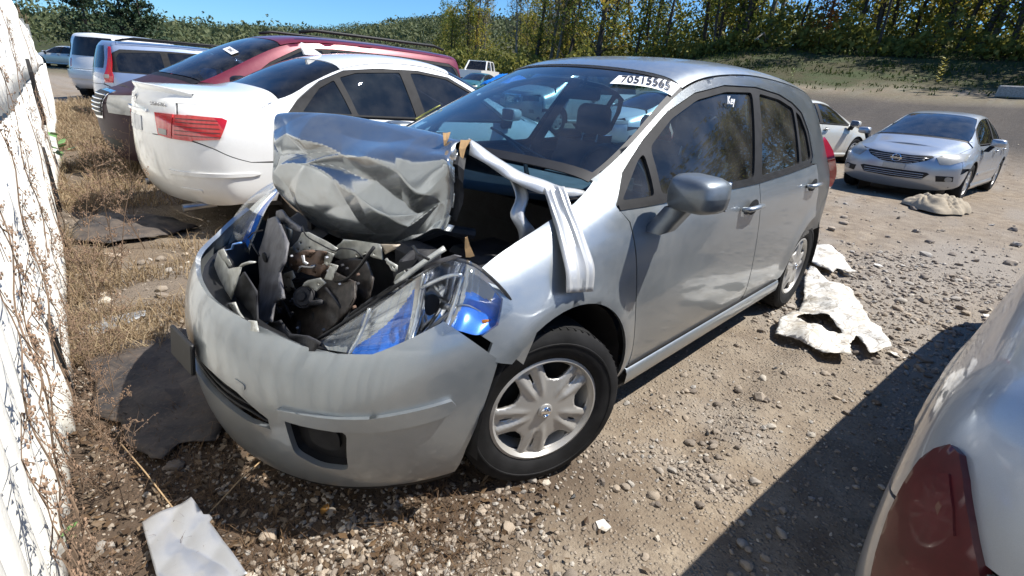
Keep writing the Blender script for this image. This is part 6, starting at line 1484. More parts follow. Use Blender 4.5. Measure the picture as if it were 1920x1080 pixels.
def sonata():
    global SED
    r = empty('white_sedan', (-3.55, -3.50, .0), 3.150); tag(r, 'white sedan seen from behind, red wraparound tail lights, lip spoiler and dark tinted windows', 'car')
    d = dict(SED); d['mids'] = [(-3.42, -3.40, .885, .24, .985, .80, .62, 1.105), (-3.08, -3.10, .905, .22, .975, .82, .65, 1.105)]+SED['mids'][2:]
    d['rear'] = (SED['rear'][0], (.25, .34, .50, .66, .82, .99, 1.05, 1.085, 1.095, 1.098, 1.10))
    H = mk_hull(d, 1.0, 1.0, 1.035); pm = MAT['white_paint']; D = dict(SD)
    carbody(H, D, pm, r, MAT['tint_glass'])
    for s_ in (1, -1):
        for x in (0, -2.73): wheel(r, x, .79, R=.325, W=.215, side=s_, rimR=.205, hole=.30)
        handle(r, -1.48, .915, .83, s_, pm); handle(r, -2.28, .912, .85, s_, pm); mirror(r, -.52, 1.0, 1.02, s_, pm, (.12, .2, .14))
    # lamps: outer body-side unit and the inner one on the lid
    o = overlay(H, 'tail_light', Rp((.585, .945), (.72, .945)) + S((-3.62, .948), (-3.43, .940), (-3.40, .925), (-3.47, .790), (-3.62, .772)) + Rp((.72, .765), (.585, .77)), MAT['red'], r, .012, .03)
    overlay(H, 'tail_light_inner', Rp((.40, .945), (.575, .945), (.575, .77), (.44, .785)), MAT['red'], r, .012, .02)
    overlay(H, 'reverse_light', Rp((.45, .835), (.535, .83), (.535, .79), (.455, .795)), MAT['lamp_pale'], r, .015, .004)
    for v in (.80, .83, .86, .89, .915):
        overlay(H, 'lamp_rib', Rp((.60, v), (.72, v)) + S((-3.62, v), (-3.46, v), (-3.46, v+.006), (-3.62, v+.006)) + Rp((.72, v+.006), (.60, v+.006)), MAT['dark_red'], r, .0135, .002)
    overlay(H, 'number_plate_recess', Rp((0, .93), (.32, .93), (.34, .76), (0, .76)), pm, r, -.003, .002, mode='weld')
    overlay(H, 'number_plate_panel', Rp((0, .90), (.17, .90), (.17, .79), (0, .79)), MAT['pale_silver'], r, .006, .006, mode='weld')
    overlay(H, 'plate_light_bar', Rp((0, .955), (.30, .955), (.30, .935), (0, .935)), pm, r, .02, .03, mode='weld')
    overlay(H, 'bumper_moulding', Rp((.50, .53), (.70, .53)) + S((-3.60, .532), (-3.28, .535), (-3.22, .522), (-3.28, .508), (-3.60, .50)) + Rp((.70, .50), (.50, .50)), pm, r, .012, .02)
    overlay(H, 'rear_reflector', UVp((1.5, 1.3), (2.2, 1.3), (2.2, 1.15), (1.5, 1.15)), pm, r, .006, .01)
    # lip spoiler along the deck edge
    m = MB(); G = []
    for k in range(-14, 15):
        p = Vector(H.ev(np.array([abs(k)/14*2.45]), np.array([6.1]))[0]); p.y *= (1 if k >= 0 else -1); q = abs(k)/14; d = Vector((1, -.9*q**2*(1 if k > 0 else -1), 0)).normalized(); e = 1-.5*q**3
        z0 = Vector((0, 0, 1)); G.append([p+d*.17+z0*.012, p+d*.08+z0*.036*e, p-d*.004+z0*.062*e, p-d*.006+z0*.048*e, p+d*.02-z0*.015])
    m.sheet(G, flip=True); m.build('lip_spoiler', pm, r, smooth=True)
    m = MB(); m.hull([Vector(p) for p in ((-2.20, 0, 1.475), (-2.38, .022, 1.46), (-2.38, -.022, 1.46), (-2.22, .01, 1.472), (-2.40, 0, 1.565), (-2.42, 0, 1.54), (-2.34, 0, 1.55))]); m.build('fin_antenna', pm, r)
    # badges
    F0 = H.ev(np.array([0.0, 1.0]), np.array([5.05, 5.05]))
    m = MB(); hb = H.bvh.ray_cast(Vector((-9, .003, 1.035)), Vector((1, 0, 0)))[0]; c = Vector((hb.x-.002, 0, 1.035)); m.lathe([(.030, -.004), (.036, -.008), (.042, -.004), (.036, 0)], 'x', c, 24, closed=True); m.box(c+Vector((-.004, 0, 0)), (.006, .010, .05), Matrix.Rotation(.5, 3, 'X')); m.box(c+Vector((-.004, -.015, 0)), (.006, .007, .05), Matrix.Rotation(.3, 3, 'X')); m.box(c+Vector((-.004, .015, 0)), (.006, .007, .05), Matrix.Rotation(.3, 3, 'X'))
    m.V = [Vector((c.x+v.x-c.x, v.y*1.25, v.z)) for v in m.V]; m.build('badge', MAT['chrome'], r, auto=30)
    p = Vector(H.ev(np.array([1.15]), np.array([5.0]))[0]); n = Vector(H.nrm(np.array([1.15]), np.array([5.0]))[0])
    if n.x > 0: n = -n
    p.y *= -1; n.y *= -1; p += n*.004; n.z = 0; n.normalize()
    X = Vector((0, 0, 1)).cross(n).normalized(); Mx = Matrix((X, Vector((0, 0, 1)), n)).transposed().to_4x4(); Mx.translation = p
    text_mesh('model_lettering', 'SONATA', .036, MAT['steel'], r, Mx, extrude=.002, xs=1.25)
    m = MB(); m.tube([(-3.50, .60, .25), (-3.74, .60, .24)], .03, n=12); m.build('exhaust_pipe', MAT['steel'], r, auto=40)
    m = MB(); m.tube([(-3.50, -.60, .25), (-3.74, -.60, .24)], .03, n=12); m.build('exhaust_pipe', MAT['steel'], r, auto=40)
    overlay(H, 'headlight', Fp((.50, .70), (.80, .74), (.84, .66), (.55, .60)), MAT['lamp_pale'], r, .006, .01)
    for s_ in (1,): cabin(r, 2.73, .9)
    return r, H
son, SH = sonata()
def altima():
    r = empty('silver_sedan', (-10.50, .26, 0), -.088); tag(r, 'silver sedan facing the camera at far right with dusty bumper and wide grille', 'car')
    d = dict(SED); d['front'] = ((.80, .88, .93, .945, .94, .925, .87, .78, .72, .68, .66), (.17, .24, .34, .46, .58, .70, .76, .79, .81, .825, .83))
    H = mk_hull(d, 1.01, .98, .985); pm = MAT['pale_silver']; D = dict(SD); D.update(wb=2.78, x=(-.52, -1.63, -2.45), hw=.895, wsglass=MAT['mid_glass'], bz=(.58, .62))
    carbody(H, D, pm, r, MAT['tint_glass'])
    cabin(r, 2.78, .88)
    for s_ in (1, -1):
        for x in (0, -2.78): wheel(r, x, .785, R=.32, W=.21, side=s_, rimR=.20, nsp=7, hole=.24)
        handle(r, -1.50, .898, .83, s_, pm); handle(r, -2.30, .895, .85, s_, pm); mirror(r, -.56, 1.01, .99, s_, pm, (.11, .21, .13))
    overlay(H, 'headlight', Fp((.50, .715), (.60, .765), (.72, .80), (.80, .80), (.83, .70), (.70, .625), (.58, .615)), MAT['lamp_pale'], r, .008, .015)
    overlay(H, 'grille', Fp((0, .715), (.20, .715), (.44, .735), (.47, .715), (.40, .655), (.24, .595), (.18, .580), (0, .575)), MAT['black'], r, .006, .01, mode='weld')
    for z, w in ((.69, .42), (.662, .38), (.632, .31), (.604, .23)):
        m = MB(); m.tube([(H_fx(H, y, z)+.010, y, z) for y in np.linspace(-w, w, 13)], .0075, n=6); m.build('grille_bar', MAT['steel'], r, smooth=True)
    m = MB(); c = (H_fx(H, 0, .655)+.02, 0, .655); m.lathe([(.052, .0), (.060, .008), (.068, .0)], 'x', c, 28); m.box(Vector(c)+Vector((.004, 0, 0)), (.008, .17, .026)); m.build('emblem', MAT['chrome'], r, auto=30)
    overlay(H, 'lower_intake', Fp((0, .475), (.46, .475), (.50, .455), (.42, .36), (0, .345)), MAT['black'], r, .005, .008, mode='weld')
    for z in (.44, .405, .375):
        m = MB(); m.tube([(H_fx(H, y, z)+.009, y, z) for y in np.linspace(-.43, .43, 11)], .006, n=6); m.build('intake_bar', pm, r, smooth=True)
    overlay(H, 'fog_recess', Fp((.58, .44), (.78, .45), (.79, .37), (.60, .35)), MAT['black'], r, .006, .01)
    overlay(H, 'fog_light', rounded(Fp((.69, .435), (.77, .435), (.77, .365), (.69, .365)), .035, 5), MAT['lamp_pale'], r, .016, .012)
    m = MB(); m.box((H_fx(H, 0, .53)+.012, 0, .53), (.012, .32, .085), bev=.004); m.build('licence_plate_bracket', MAT['silver'], r)
    overlay(H, 'side_moulding', S((-.55, .47), (-2.30, .49), (-2.30, .45), (-.55, .43)), pm, r, .012, .014)
    overlay(H, 'tail_light', UVp((1.2, 4.9), (2.6, 4.85), (2.6, 3.9), (1.2, 3.9)), MAT['red'], r, .01, .02)
    return r, H
def H_fx(H, y, z):
    h = H.bvh.ray_cast(Vector((9, max(.002, abs(y)), z)), Vector((-1, 0, 0))); return h[0].x if h[0] else .9
alt, AH = altima()
def plain_sedan(name, label, loc, rz, pm, glassm=None, scale=(1, 1, 1), group=None, lamps=True, nsp=5, cat='car', rimmat=None, trim=True):
    r = empty(name, loc, rz); tag(r, label, cat, group)
    H = mk_hull(SED, *scale); D = dict(SD)
    carbody(H, D, pm, r, glassm or MAT['mid_glass']); cabin(r, 2.73, .88)
    for s_ in (1, -1):
        for x in (0, -2.73): wheel(r, x, .79, R=.32, W=.21, side=s_, rimR=.205, nsp=nsp, hole=.26, rimmat=rimmat)
        if trim or s_ < 0: handle(r, -1.48, .905*scale[1], .83, s_, pm); handle(r, -2.28, .902*scale[1], .85, s_, pm); mirror(r, -.52, 1.01, .99, s_, pm, (.12, .21, .14))
    if trim: overlay(H, 'tail_light', UVp((1.3, 4.9), (2.6, 4.85), (2.6, 3.9), (1.3, 3.9)), MAT['red'], r, .01, .02)
    else:
        Mi = (Matrix.Translation(loc) @ Matrix.Rotation(rz, 4, 'Z')).inverted(); o_ = Mi @ Vector(CP)
        def hit_uv(px, py):
            d = Mi.to_3x3() @ (_f+(px-960)/(CF*1000)*_r-(py-540)/(CF*1000)*_u).normalized(); h_ = H.bvh.ray_cast(o_, d)
            if h_[0] is None: return None
            t_ = H.T[h_[2]]; A_, B_, C_ = H.V[t_]; w_ = np.linalg.lstsq(np.stack([B_-A_, C_-A_], 1), np.array(h_[0])-A_, rcond=None)[0]; q_ = H.UV[t_[0]]+w_[0]*(H.UV[t_[1]]-H.UV[t_[0]])+w_[1]*(H.UV[t_[2]]-H.UV[t_[0]]); return ('uv', float(q_[0]), float(q_[1]))
        for nm, pl, mt, of in (('tail_light', ((1738, 866), (1765, 846), (1795, 838), (1812, 856), (1820, 900), (1832, 980), (1848, 1060), (1860, 1120), (1640, 1120), (1655, 1040), (1680, 965), (1708, 910)), MAT['dark_red'], .012), ('brake_lamp', ((1778, 890), (1798, 895), (1806, 960), (1808, 1010), (1785, 1000), (1772, 950)), MAT['dark_red'], .016)):
            q = [x for x in (hit_uv(*p_) for p_ in pl) if x]
            if len(q) >= 3: panel(H, nm, rounded(q, .01), mat=mt, parent=r, off=of, th=.02, dens=2, step=.012)
    overlay(H, 'headlight', Fp((.50, .69), (.80, .735), (.84, .66), (.55, .60)), MAT['lamp_pale'], r, .006, .01)
    overlay(H, 'grille', Fp((0, .66), (.35, .66), (.32, .56), (0, .55)), MAT['black'], r, .005, .01, mode='weld')
    overlay(H, 'lower_intake', Fp((0, .42), (.45, .42), (.42, .32), (0, .31)), MAT['black'], r, .005, .01, mode='weld')
    return r, H
# pale sedan parked behind the far corner of the hatchback, nose towards the right
behind, _ = plain_sedan('pale_sedan', 'white sedan with sun-struck roof standing just past the hatchback tail, nose to the right', (-14.6, -2.30, .05), 2.87, MAT['champagne'], MAT['tint_glass'])
# ---------------- tall cars
VAN = dict(
  rear=((-4.10, -4.18, -4.22, -4.22, -4.20, -4.17, -4.10, -4.0, -3.92, -3.88, -3.86), (.28, .38, .55, .72, .90, 1.05, 1.30, 1.60, 1.68, 1.71, 1.72)),
  mids=[(-3.8, -3.75, .96, .26, 1.06, .92, .72, 1.72), (-3.3, -3.3, .985, .24, 1.05, .94, .735, 1.745), (-2.6, -2.6, .99, .22, 1.04, .945, .745, 1.76), (-1.9, -1.9, .99, .22, 1.03, .945, .745, 1.76),
        (-1.35, -1.35, .99, .22, 1.02, .945, .735, 1.745), (-.90, -.95, .99, .22, 1.01, .94, .715, 1.70, .10), (-.45, -.45, .985, .22, 1.0, .93, .78, 1.44, .22), (.0, .08, .98, .22, .99, .90, .82, 1.14, .28), (.32, .38, .975, .22, .95, .86, .70, 1.08, .12), (.58, .60, .955, .22, .90, .82, .60, 1.01, .08)],
  front=((.84, .91, .95, .96, .96, .955, .93, .90, .87, .85, .84), (.20, .28, .42, .56, .70, .82, .87, .90, .92, .93, .935)))
VD = dict(wb=3.08, ra=.38, sill=.30, hw=.99, x=(-.42, -1.50, -2.55), belt=[(-.2, .985), (-1.0, 1.01), (-2.5, 1.03), (-3.8, 1.055)], u=(11, 9, 4.1, 3), sedan=False, cutdoor=True,
  bump=(.60, -3.62), bz=(.62, .64), rear_edge=[('uv', 2.15, 5.5), ('uv', 1.95, 3.62)],
  dlo=S((-.25, 1.02), (-.9, 1.03), (-1.5, 1.035), (-2.55, 1.05), (-3.78, 1.075), (-3.78, 1.30), (-3.70, 1.50), (-3.55, 1.57), (-2.6, 1.60), (-1.6, 1.60), (-1.15, 1.57), (-.75, 1.38), (-.45, 1.17)),
  dlo_rear=[3, 4, 5, 6, 7, 8, 9, 10, 11, 12, 0],
  panes=[rounded(S((-.42, 1.05), (-1.42, 1.06), (-1.45, 1.57), (-1.18, 1.54), (-.80, 1.37)), .03), rounded(S((-1.55, 1.062), (-2.48, 1.075), (-2.48, 1.57), (-1.55, 1.57)), .03), rounded(S((-2.60, 1.08), (-3.68, 1.10), (-3.68, 1.42), (-3.62, 1.52), (-2.60, 1.565)), .03)])
def minivan():
    r = empty('maroon_minivan', (-.727, -5.95, 0), .003); tag(r, 'dusty maroon minivan, nose with chrome barred grille beyond the white sedan', 'minivan')
    H = mk_hull(VAN); pm = MAT['maroon']; D = dict(VD); D['wsglass'] = MAT['mid_glass']
    D['rail'] = True
    carbody(H, D, pm, r, MAT['tint_glass']); cabin(r, 3.08, .95, .5, rows=(-1.3, -2.3))
    for s_ in (1, -1):
        for x in (0, -3.08): wheel(r, x, .85, R=.335, W=.22, side=s_, rimR=.21, hole=.30)
        handle(r, -1.38, .99, .90, s_, pm); handle(r, -1.70, .99, .91, s_, pm); mirror(r, -.30, 1.12, 1.12, s_, MAT['black'], (.12, .22, .18))
        m = MB(); m.tube([(-1.2, .66*s_, 1.76), (-1.4, .68*s_, 1.80), (-3.3, .68*s_, 1.80), (-3.5, .66*s_, 1.76)], .02, n=8); m.build('roof_rail', MAT['black'], r, smooth=True)
    # front end gets a darker, duller maroon than the roof
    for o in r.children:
        if o.name.split('.')[0] in ('hood', 'front_bumper', 'fender'): o.data.materials[0] = MAT['dark_maroon']; o['label'] = 'dark purple-brown ' + o.name.split('.')[0].replace('_', ' ')
    overlay(H, 'grille_surround', Fp((0, .955), (.30, .95), (.24, .66), (0, .65)), MAT['chrome'], r, .010, .02, mode='weld')
    overlay(H, 'grille', Fp((0, .935), (.27, .93), (.22, .685), (0, .675)), MAT['black'], r, .016, .004, mode='weld')
    for z, w in ((.91, .27), (.865, .26), (.82, .25), (.775, .24), (.73, .235)):
        m = MB(); m.tube([(H_fx(H, y, z)+.024, y, z) for y in np.linspace(-w, w, 9)], .011, n=6, ell=.8); m.build('grille_bar', MAT['chrome'], r, smooth=True)
    overlay(H, 'headlight', Fp((.33, .905), (.62, .925), (.86, .93), (.88, .80), (.80, .73), (.42, .735)), MAT['lamp_pale'], r, .012, .02)
    overlay(H, 'lower_intake', Fp((0, .45), (.55, .45), (.50, .34), (0, .33)), MAT['black'], r, .004, .01, mode='weld')
    o, Mx = None, None
    st = MB(); hp = H.bvh.ray_cast(Vector((.5, .45, 1.75)), Vector((-1, 0, -.30)).normalized())[0]
    p = hp or Vector((-.7, .5, 1.45)); Mx = frame_at(H, *map(float, H.proj('t', p.x, p.y)), .006)
    st.box((0, 0, 0), (.30, .09, .002)); q = st.build('lot_number_sticker', MAT['white'], r); q.matrix_local = Mx
    text_mesh('lot_number', '90451', .07, MAT['ink'], r, Mx @ Matrix.Translation((0, 0, .002)), xs=.9)
    m = MB(); m.tube([(.06, .5, 1.13), (-.12, .25, 1.22), (-.2, -.1, 1.30)], .008, n=5); m.build('wiper', MAT['black'], r)
    m = MB(); m.hull([Vector((-.25+random.uniform(-.18, .18), .15+random.uniform(-.3, .3), 1.16+random.uniform(-.05, .1))) for _ in range(14)]); m.build('blue_sheet', MAT['tarp'], r, auto=60); 
    return r
MAT['tarp'] = plain('blue_tarp', (.01, .16, .55), .4, var=.25, bump=.3)
mvan = minivan()
SUV = dict(
  rear=((-3.62, -3.74, -3.78, -3.78, -3.76, -3.73, -3.66, -3.55, -3.48, -3.45, -3.43), (.38, .46, .60, .76, .94, 1.10, 1.35, 1.66, 1.73, 1.76, 1.77)),
  mids=[(-3.4, -3.34, .93, .34, 1.10, .89, .70, 1.77), (-2.9, -2.9, .945, .32, 1.09, .905, .71, 1.785), (-2.3, -2.3, .95, .30, 1.08, .91, .72, 1.80), (-1.7, -1.7, .95, .30, 1.07, .91, .72, 1.80),
        (-1.2, -1.22, .95, .30, 1.06, .905, .70, 1.78), (-.85, -.90, .95, .30, 1.05, .90, .69, 1.73, .08), (-.5, -.5, .95, .30, 1.05, .895, .75, 1.46, .18), (-.12, -.02, .945, .30, 1.04, .87, .80, 1.18, .22), (.22, .28, .94, .30, 1.0, .84, .70, 1.13, .1), (.5, .52, .93, .32, .96, .81, .62, 1.08, .06)],
  front=((.74, .80, .84, .85, .85, .85, .84, .82, .80, .78, .77), (.32, .40, .52, .66, .80, .92, .97, 1.0, 1.02, 1.03, 1.035)))
UD = dict(wb=2.86, ra=.41, sill=.40, hw=.95, arc_z=.38, x=(-.52, -1.55, -2.35), belt=[(-.3, 1.03), (-1.5, 1.06), (-2.5, 1.085), (-3.5, 1.10)], u=(11, 9, 4.1, 3), sedan=False,
  bump=(.52, -3.36), bz=(.68, .70), rear_edge=[('uv', 2.15, 5.5), ('uv', 1.95, 3.62)],
  dlo=S((-.35, 1.07), (-.9, 1.08), (-1.5, 1.09), (-2.4, 1.11), (-3.42, 1.13), (-3.42, 1.35), (-3.34, 1.52), (-3.2, 1.60), (-2.3, 1.635), (-1.5, 1.635), (-1.1, 1.60), (-.75, 1.42), (-.5, 1.22)),
  dlo_rear=[3, 4, 5, 6, 7, 8, 9, 10, 11, 12, 0],
  panes=[rounded(S((-.50, 1.10), (-1.45, 1.11), (-1.45, 1.60), (-1.15, 1.575), (-.80, 1.40)), .03), rounded(S((-1.58, 1.112), (-2.30, 1.13), (-2.35, 1.60), (-1.58, 1.605)), .03), rounded(S((-2.44, 1.135), (-3.30, 1.155), (-3.30, 1.42), (-3.22, 1.53), (-2.48, 1.595)), .04)])
def suv(name, label, loc, rz, pm, sc=(1, 1, 1), glassm=None, lamp='tall', rails=True, front='plain', bumpmat=None, ws=None):
    r = empty(name, loc, rz); tag(r, label, 'suv')
    H = mk_hull(SUV, *sc); D = dict(UD)
    f = lambda L: [(k, a*sc[0], b*sc[2]) for k, a, b in L]
    D.update(wb=2.86*sc[0], x=tuple(a*sc[0] for a in UD['x']), belt=[(a*sc[0], b*sc[2]) for a, b in UD['belt']], bump=tuple(a*sc[0] for a in UD['bump']), dlo=f(UD['dlo']), panes=[f(p) for p in UD['panes']], hw=.95*sc[1])
    if bumpmat: D['bumpmat'] = bumpmat
    if ws: D['wsglass'] = ws
    carbody(H, D, pm, r, glassm or MAT['tint_glass']); cabin(r, 2.86, .9, .55)
    for s_ in (1, -1):
        for x in (0, -2.86*sc[0]): wheel(r, x, .82*sc[1], R=.375, W=.24, side=s_, rimR=.23, nsp=6, hole=.25)
        handle(r, -1.42, .952*sc[1], .95, s_, pm); handle(r, -2.22, .95*sc[1], .97, s_, pm); mirror(r, -.42, 1.06*sc[1], 1.16, s_, pm, (.12, .22, .18))
        if rails: m = MB(); m.tube([(-1.0, .64*s_, 1.80*sc[2]), (-1.2, .66*s_, 1.85*sc[2]), (-2.9, .66*s_, 1.845*sc[2]), (-3.15, .64*s_, 1.79*sc[2])], .022, n=8); m.build('roof_rail', MAT['black'], r, smooth=True)
    if lamp == 'tall':
        overlay(H, 'tail_light', UVp((2.0, 3.75), (3.0, 3.75), (3.1, 4.6), (2.75, 5.2), (2.85, 6.2), (2.95, 7.0), (2.5, 7.0), (2.25, 6.0), (2.1, 5.2), (1.9, 4.6)), MAT['red'], r, .012, .02)
        overlay(H, 'reverse_light', UVp((2.0, 4.3), (2.5, 4.3), (2.45, 4.75), (1.98, 4.75)), MAT['lamp_pale'], r, .016, .004)
        overlay(H, 'fog_recess', UVp((1.5, 1.3), (2.3, 1.3), (2.3, 1.0), (1.5, 1.0)), MAT['black'], r, .006, .01)
    else:
        overlay(H, 'tail_light', UVp((1.75, 3.8), (2.6, 3.8), (2.6, 5.0), (1.75, 5.0)), MAT['red'], r, .012, .02)
        overlay(H, 'step_bumper', UVp((0, 3.4), (2.8, 3.4), (2.8, 2.2), (0, 2.2)), pm, r, .05, .06, mode='weld')
    if front == 'big':
        overlay(H, 'grille', Fp((0, 1.0), (.34, 1.0), (.32, .80), (0, .79)), MAT['chrome'], r, .012, .02, mode='weld')
        for z in (.965, .93, .895, .86, .825): m = MB(); m.tube([(H_fx(H, y, z)+.018, y, z) for y in np.linspace(-.30, .30, 7)], .008, n=5); m.build('grille_bar', MAT['black'], r)
        overlay(H, 'headlight', Fp((.40, .97), (.80, 1.0), (.84, .86), (.42, .84)), MAT['side_glass'], r, .014, .02)
        overlay(H, 'lower_intake', Fp((0, .62), (.40, .62), (.36, .50), (0, .50)), MAT['black'], r, .006, .01, mode='weld')
        overlay(H, 'fog_light', Fp((.62, .64), (.74, .64), (.74, .55), (.62, .55)), MAT['lamp_pale'], r, .01, .01)
    else:
        overlay(H, 'headlight', Fp((.45, .94), (.78, .98), (.82, .84), (.47, .82)), MAT['lamp_pale'], r, .012, .02)
        overlay(H, 'grille', Fp((0, .93), (.34, .93), (.30, .80), (0, .79)), MAT['black'], r, .006, .01, mode='weld')
    return r, H
volvo, _ = suv('blue_silver_suv', 'pale blue silver estate suv with tall curved red tail lights and black roof rails', (-4.45, -13.0, -.12), 3.052, MAT['blue_silver'], (1.0, 1.0, .975))
cruiser, _ = suv('white_suv', 'large white suv with dark rear glass at the far end of the row near pines', (-4.05, -20.3, -.04), 3.911, MAT['white_paint'], (1.03, 1.03, 1.07), lamp='short', rails=False)
qx, _ = suv('cream_suv', 'cream white suv with chrome grille seen through the hatchback windshield', (-10.3, -8.85, .1), -.08, MAT['champagne'], (1.05, 1.05, 1.07), MAT['mid_glass'], front='big', ws=MAT['mid_glass'])
# ================================================================ debris and far cars
def near_car():
    r, H = plain_sedan('near_sedan', 'pale silver sedan corner with dark red tail light at the right picture edge', (-3.27, 2.90, .0), PI-.085, MAT['pale_silver'], MAT['mid_glass'], trim=False)
    return r
near = near_car()
for c in near.children:
    if c.name.startswith('tail_light'): c.data.materials[0] = MAT['dark_red']
x, y = at_pol(17.0, 19.0); plain_sedan('pale_sedan', 'white sedan with a clear screen seen through the hatchback front door glass', (x, y, .0), -.35, MAT['champagne'], MAT['mid_glass'])
x, y = at_pol(10.3, 13.8); plain_sedan('pale_sedan', 'pale hooded sedan seen low through the hatchback windshield right of the cream suv', (x, y, .0), -.25, MAT['champagne'], MAT['mid_glass'])
x, y = at_pol(-40.5, 60); plain_sedan('dark_sedan', 'dark sedan far off beside the end of the white wall', (x, y, gz(x, y)), -.7, MAT['navy'], MAT['tint_glass'])
x, y = at_pol(-41.5, 54); plain_sedan('pale_sedan', 'pale sedan peeping out far off behind the end of the white wall', (x, y, gz(x, y)), -.9, MAT['champagne'], MAT['tint_glass'])
x, y = at_pol(-6.2, 33); plain_sedan('teal_sedan', 'teal sedan roof among the far cars left of the hatchback roof', (x, y, gz(x, y)), .4, MAT['teal'], MAT['tint_glass'])
x, y = at_pol(-5.6, 25); plain_sedan('dark_sedan', 'dark roofed sedan just behind the near corner of the hatchback windshield', (x, y, gz(x, y)-.1), -.3, MAT['navy'], MAT['tint_glass'])
def pickup():
    x, y = at_pol(-5.7, 42); r = empty('white_pickup', (x, y, gz(x, y)), .55); tag(r, 'white pickup cab far off left of the blue sheeted car', 'pickup')
    m = MB(); m.hull([Vector(p) for p in ((1.0, .9, .45), (1.0, -.9, .45), (1.0, .9, 1.0), (1.0, -.9, 1.0), (-.3, .92, 1.08), (-.3, -.92, 1.08), (-4.0, .92, .5), (-4.0, -.92, .5), (-4.0, .92, 1.08), (-4.0, -.92, 1.08))]); m.build('body', MAT['white_paint'], r)
    m = MB()
    for s in (1, -1): 
        for a, b in (((-.35, .85, 1.07), (-.95, .72, 1.72)), ((-1.75, .86, 1.07), (-1.75, .72, 1.74)), ((-2.75, .85, 1.07), (-2.65, .72, 1.70))): m.tube([(a[0], a[1]*s, a[2]), (b[0], b[1]*s, b[2])], .06, n=6)
    m.hull([Vector((x_, y_, z_)) for x_ in (-.95, -2.68) for y_ in (.74, -.74) for z_ in (1.70, 1.76)]+[Vector((-1.8, y_, 1.80)) for y_ in (.6, -.6)]); m.build('cab_frame', MAT['white_paint'], r)['kind'] = 'stuff'
    m = MB(); m.hull([Vector(p) for p in ((-.42, .82, 1.08), (-.42, -.82, 1.08), (-.98, .69, 1.70), (-.98, -.69, 1.70), (-2.68, .82, 1.08), (-2.68, -.82, 1.08), (-2.62, .69, 1.70), (-2.62, -.69, 1.70))]); m.build('cab_glass', MAT['tint_glass'], r)
    for s in (1, -1):
        for xx in (.1, -3.1): wheel(r, xx, .82, R=.37, side=s, rimR=.22)
pickup()
def tarped():
    x, y = at_pol(-3.5, 29); r = empty('sheeted_car', (x, y, gz(x, y)), .2); tag(r, 'white car with a creased bright blue sheet thrown over its roof', 'car')
    H = mk_hull(SED, .95, .97, 1.12); carbody(H, dict(SD, wb=2.6), MAT['white_paint'], r, MAT['tint_glass'])
    for s_ in (1, -1):
        for xx in (0, -2.6): wheel(r, xx, .77, R=.32, side=s_, rimR=.2)
    G = []
    for i in range(26):
        row = []
        for j in range(22):
            u = 7.0+6.2*i/25; t = -1+2*j/21; v = 10-4.9*abs(t); p = Vector(H.ev(np.array([u]), np.array([v]))[0]); n = Vector(H.nrm(np.array([u]), np.array([v]))[0])
            if n.dot(p-Vector((p.x, 0, .6))) < 0: n = -n
            p = p+n*(.05+.05*abs(math.sin(i*1.3+j*.8))+.03*math.sin(j*2.1)); p.y *= (1 if t > 0 else -1); p.z += .10*math.exp(-((u-12.2)/.8)**2); row.append(p)
        G.append(row)
    m = MB(); m.sheet(G); o = m.build('blue_sheet', MAT['tarp'], smooth=True); o.location = r.location; o.rotation_euler = r.rotation_euler; tag(o, 'creased bright blue plastic sheet draped over the far white car', 'tarp'); solid(o, .01)
tarped()
# crushed white bumper skin under the rear wheel, with a square hole
def slab_from(name, pts, holes, mat, z0, th, label, cat, amp=.03, seed=1, lift=.02, pitch=.022, edge=.6):
    g0 = np.array([(x, y) for x in np.arange(min(p[0] for p in pts), max(p[0] for p in pts), pitch) for y in np.arange(min(p[1] for p in pts), max(p[1] for p in pts), pitch)])
    g0 = g0+rng.uniform(-.3, .3, g0.shape)*pitch; r = random.Random(seed)
    def rough(P, s):
        out = []
        for i in range(len(P)):
            a, b = np.array(P[i]), np.array(P[(i+1) % len(P)]); L = np.linalg.norm(b-a); k = max(1, int(L/s))
            for j in range(k): out.append(tuple(a+(b-a)*j/k+np.array([r.uniform(-.3, .3)*s*edge, r.uniform(-.3, .3)*s*edge])))
        return out
    O = rough(pts, pitch*.8); Hh = [rough(h, pitch*.8) for h in holes]; k = inside(O, g0)
    for h in Hh: k &= ~inside(h, g0)
    g0 = g0[k]; d = edge_dist(O, g0)
    for h in Hh: d = np.minimum(d, edge_dist(h, g0))
    g0 = g0[d > pitch*.35]; P, F = cdt(O, Hh, [tuple(q) for q in g0]); x, y = P[:, 0], P[:, 1]; d = edge_dist(O, P)
    z = ground_z(x, y)+lift+z0*np.clip(d/.18, 0, 1)**.7+amp*.9*np.abs(vnoise(x, y, .30, seed)-.5)+amp*.8*np.abs(vnoise(x, y, .13, seed+1)-.5)+amp*.35*np.abs(vnoise(x, y, .05, seed+3)-.5)+amp*.8*np.abs(vnoise(x+y*.6, y*.4, .22, seed+2)-.5)
    V = np.stack([x, y, z], 1); o = mobj(name, V, F.tolist(), mat, smooth=True); o.data.set_sharp_from_angle(angle=.22); solid(o, th, 0); tag(o, label, cat); return o
def mudwhite():
    t = NT('muddy_white'); c = t.mix(t.ramp(t.noise(9, 7, .7), [(.42, 0), (.62, 1)]), (.66, .645, .60), (.42, .38, .31)); c = t.mix(t.ramp(t.noise(40, 6, .8), [(.52, 0), (.64, .8)]), c, (.20, .155, .11)); wv = t.n('ShaderNodeTexVoronoi', feature='DISTANCE_TO_EDGE'); wv.inputs['Scale'].default_value = 9; t.l(t.coord(), wv.inputs['Vector']); c = t.mix(t.ramp(wv.outputs['Distance'], [(.0, .8), (.025, 0)]), c, (.16, .13, .10)); t.set(Base_Color=c, Roughness=.55); t.bump(t.noise(45, 5), .4, .004); return t.m
MW = mudwhite()
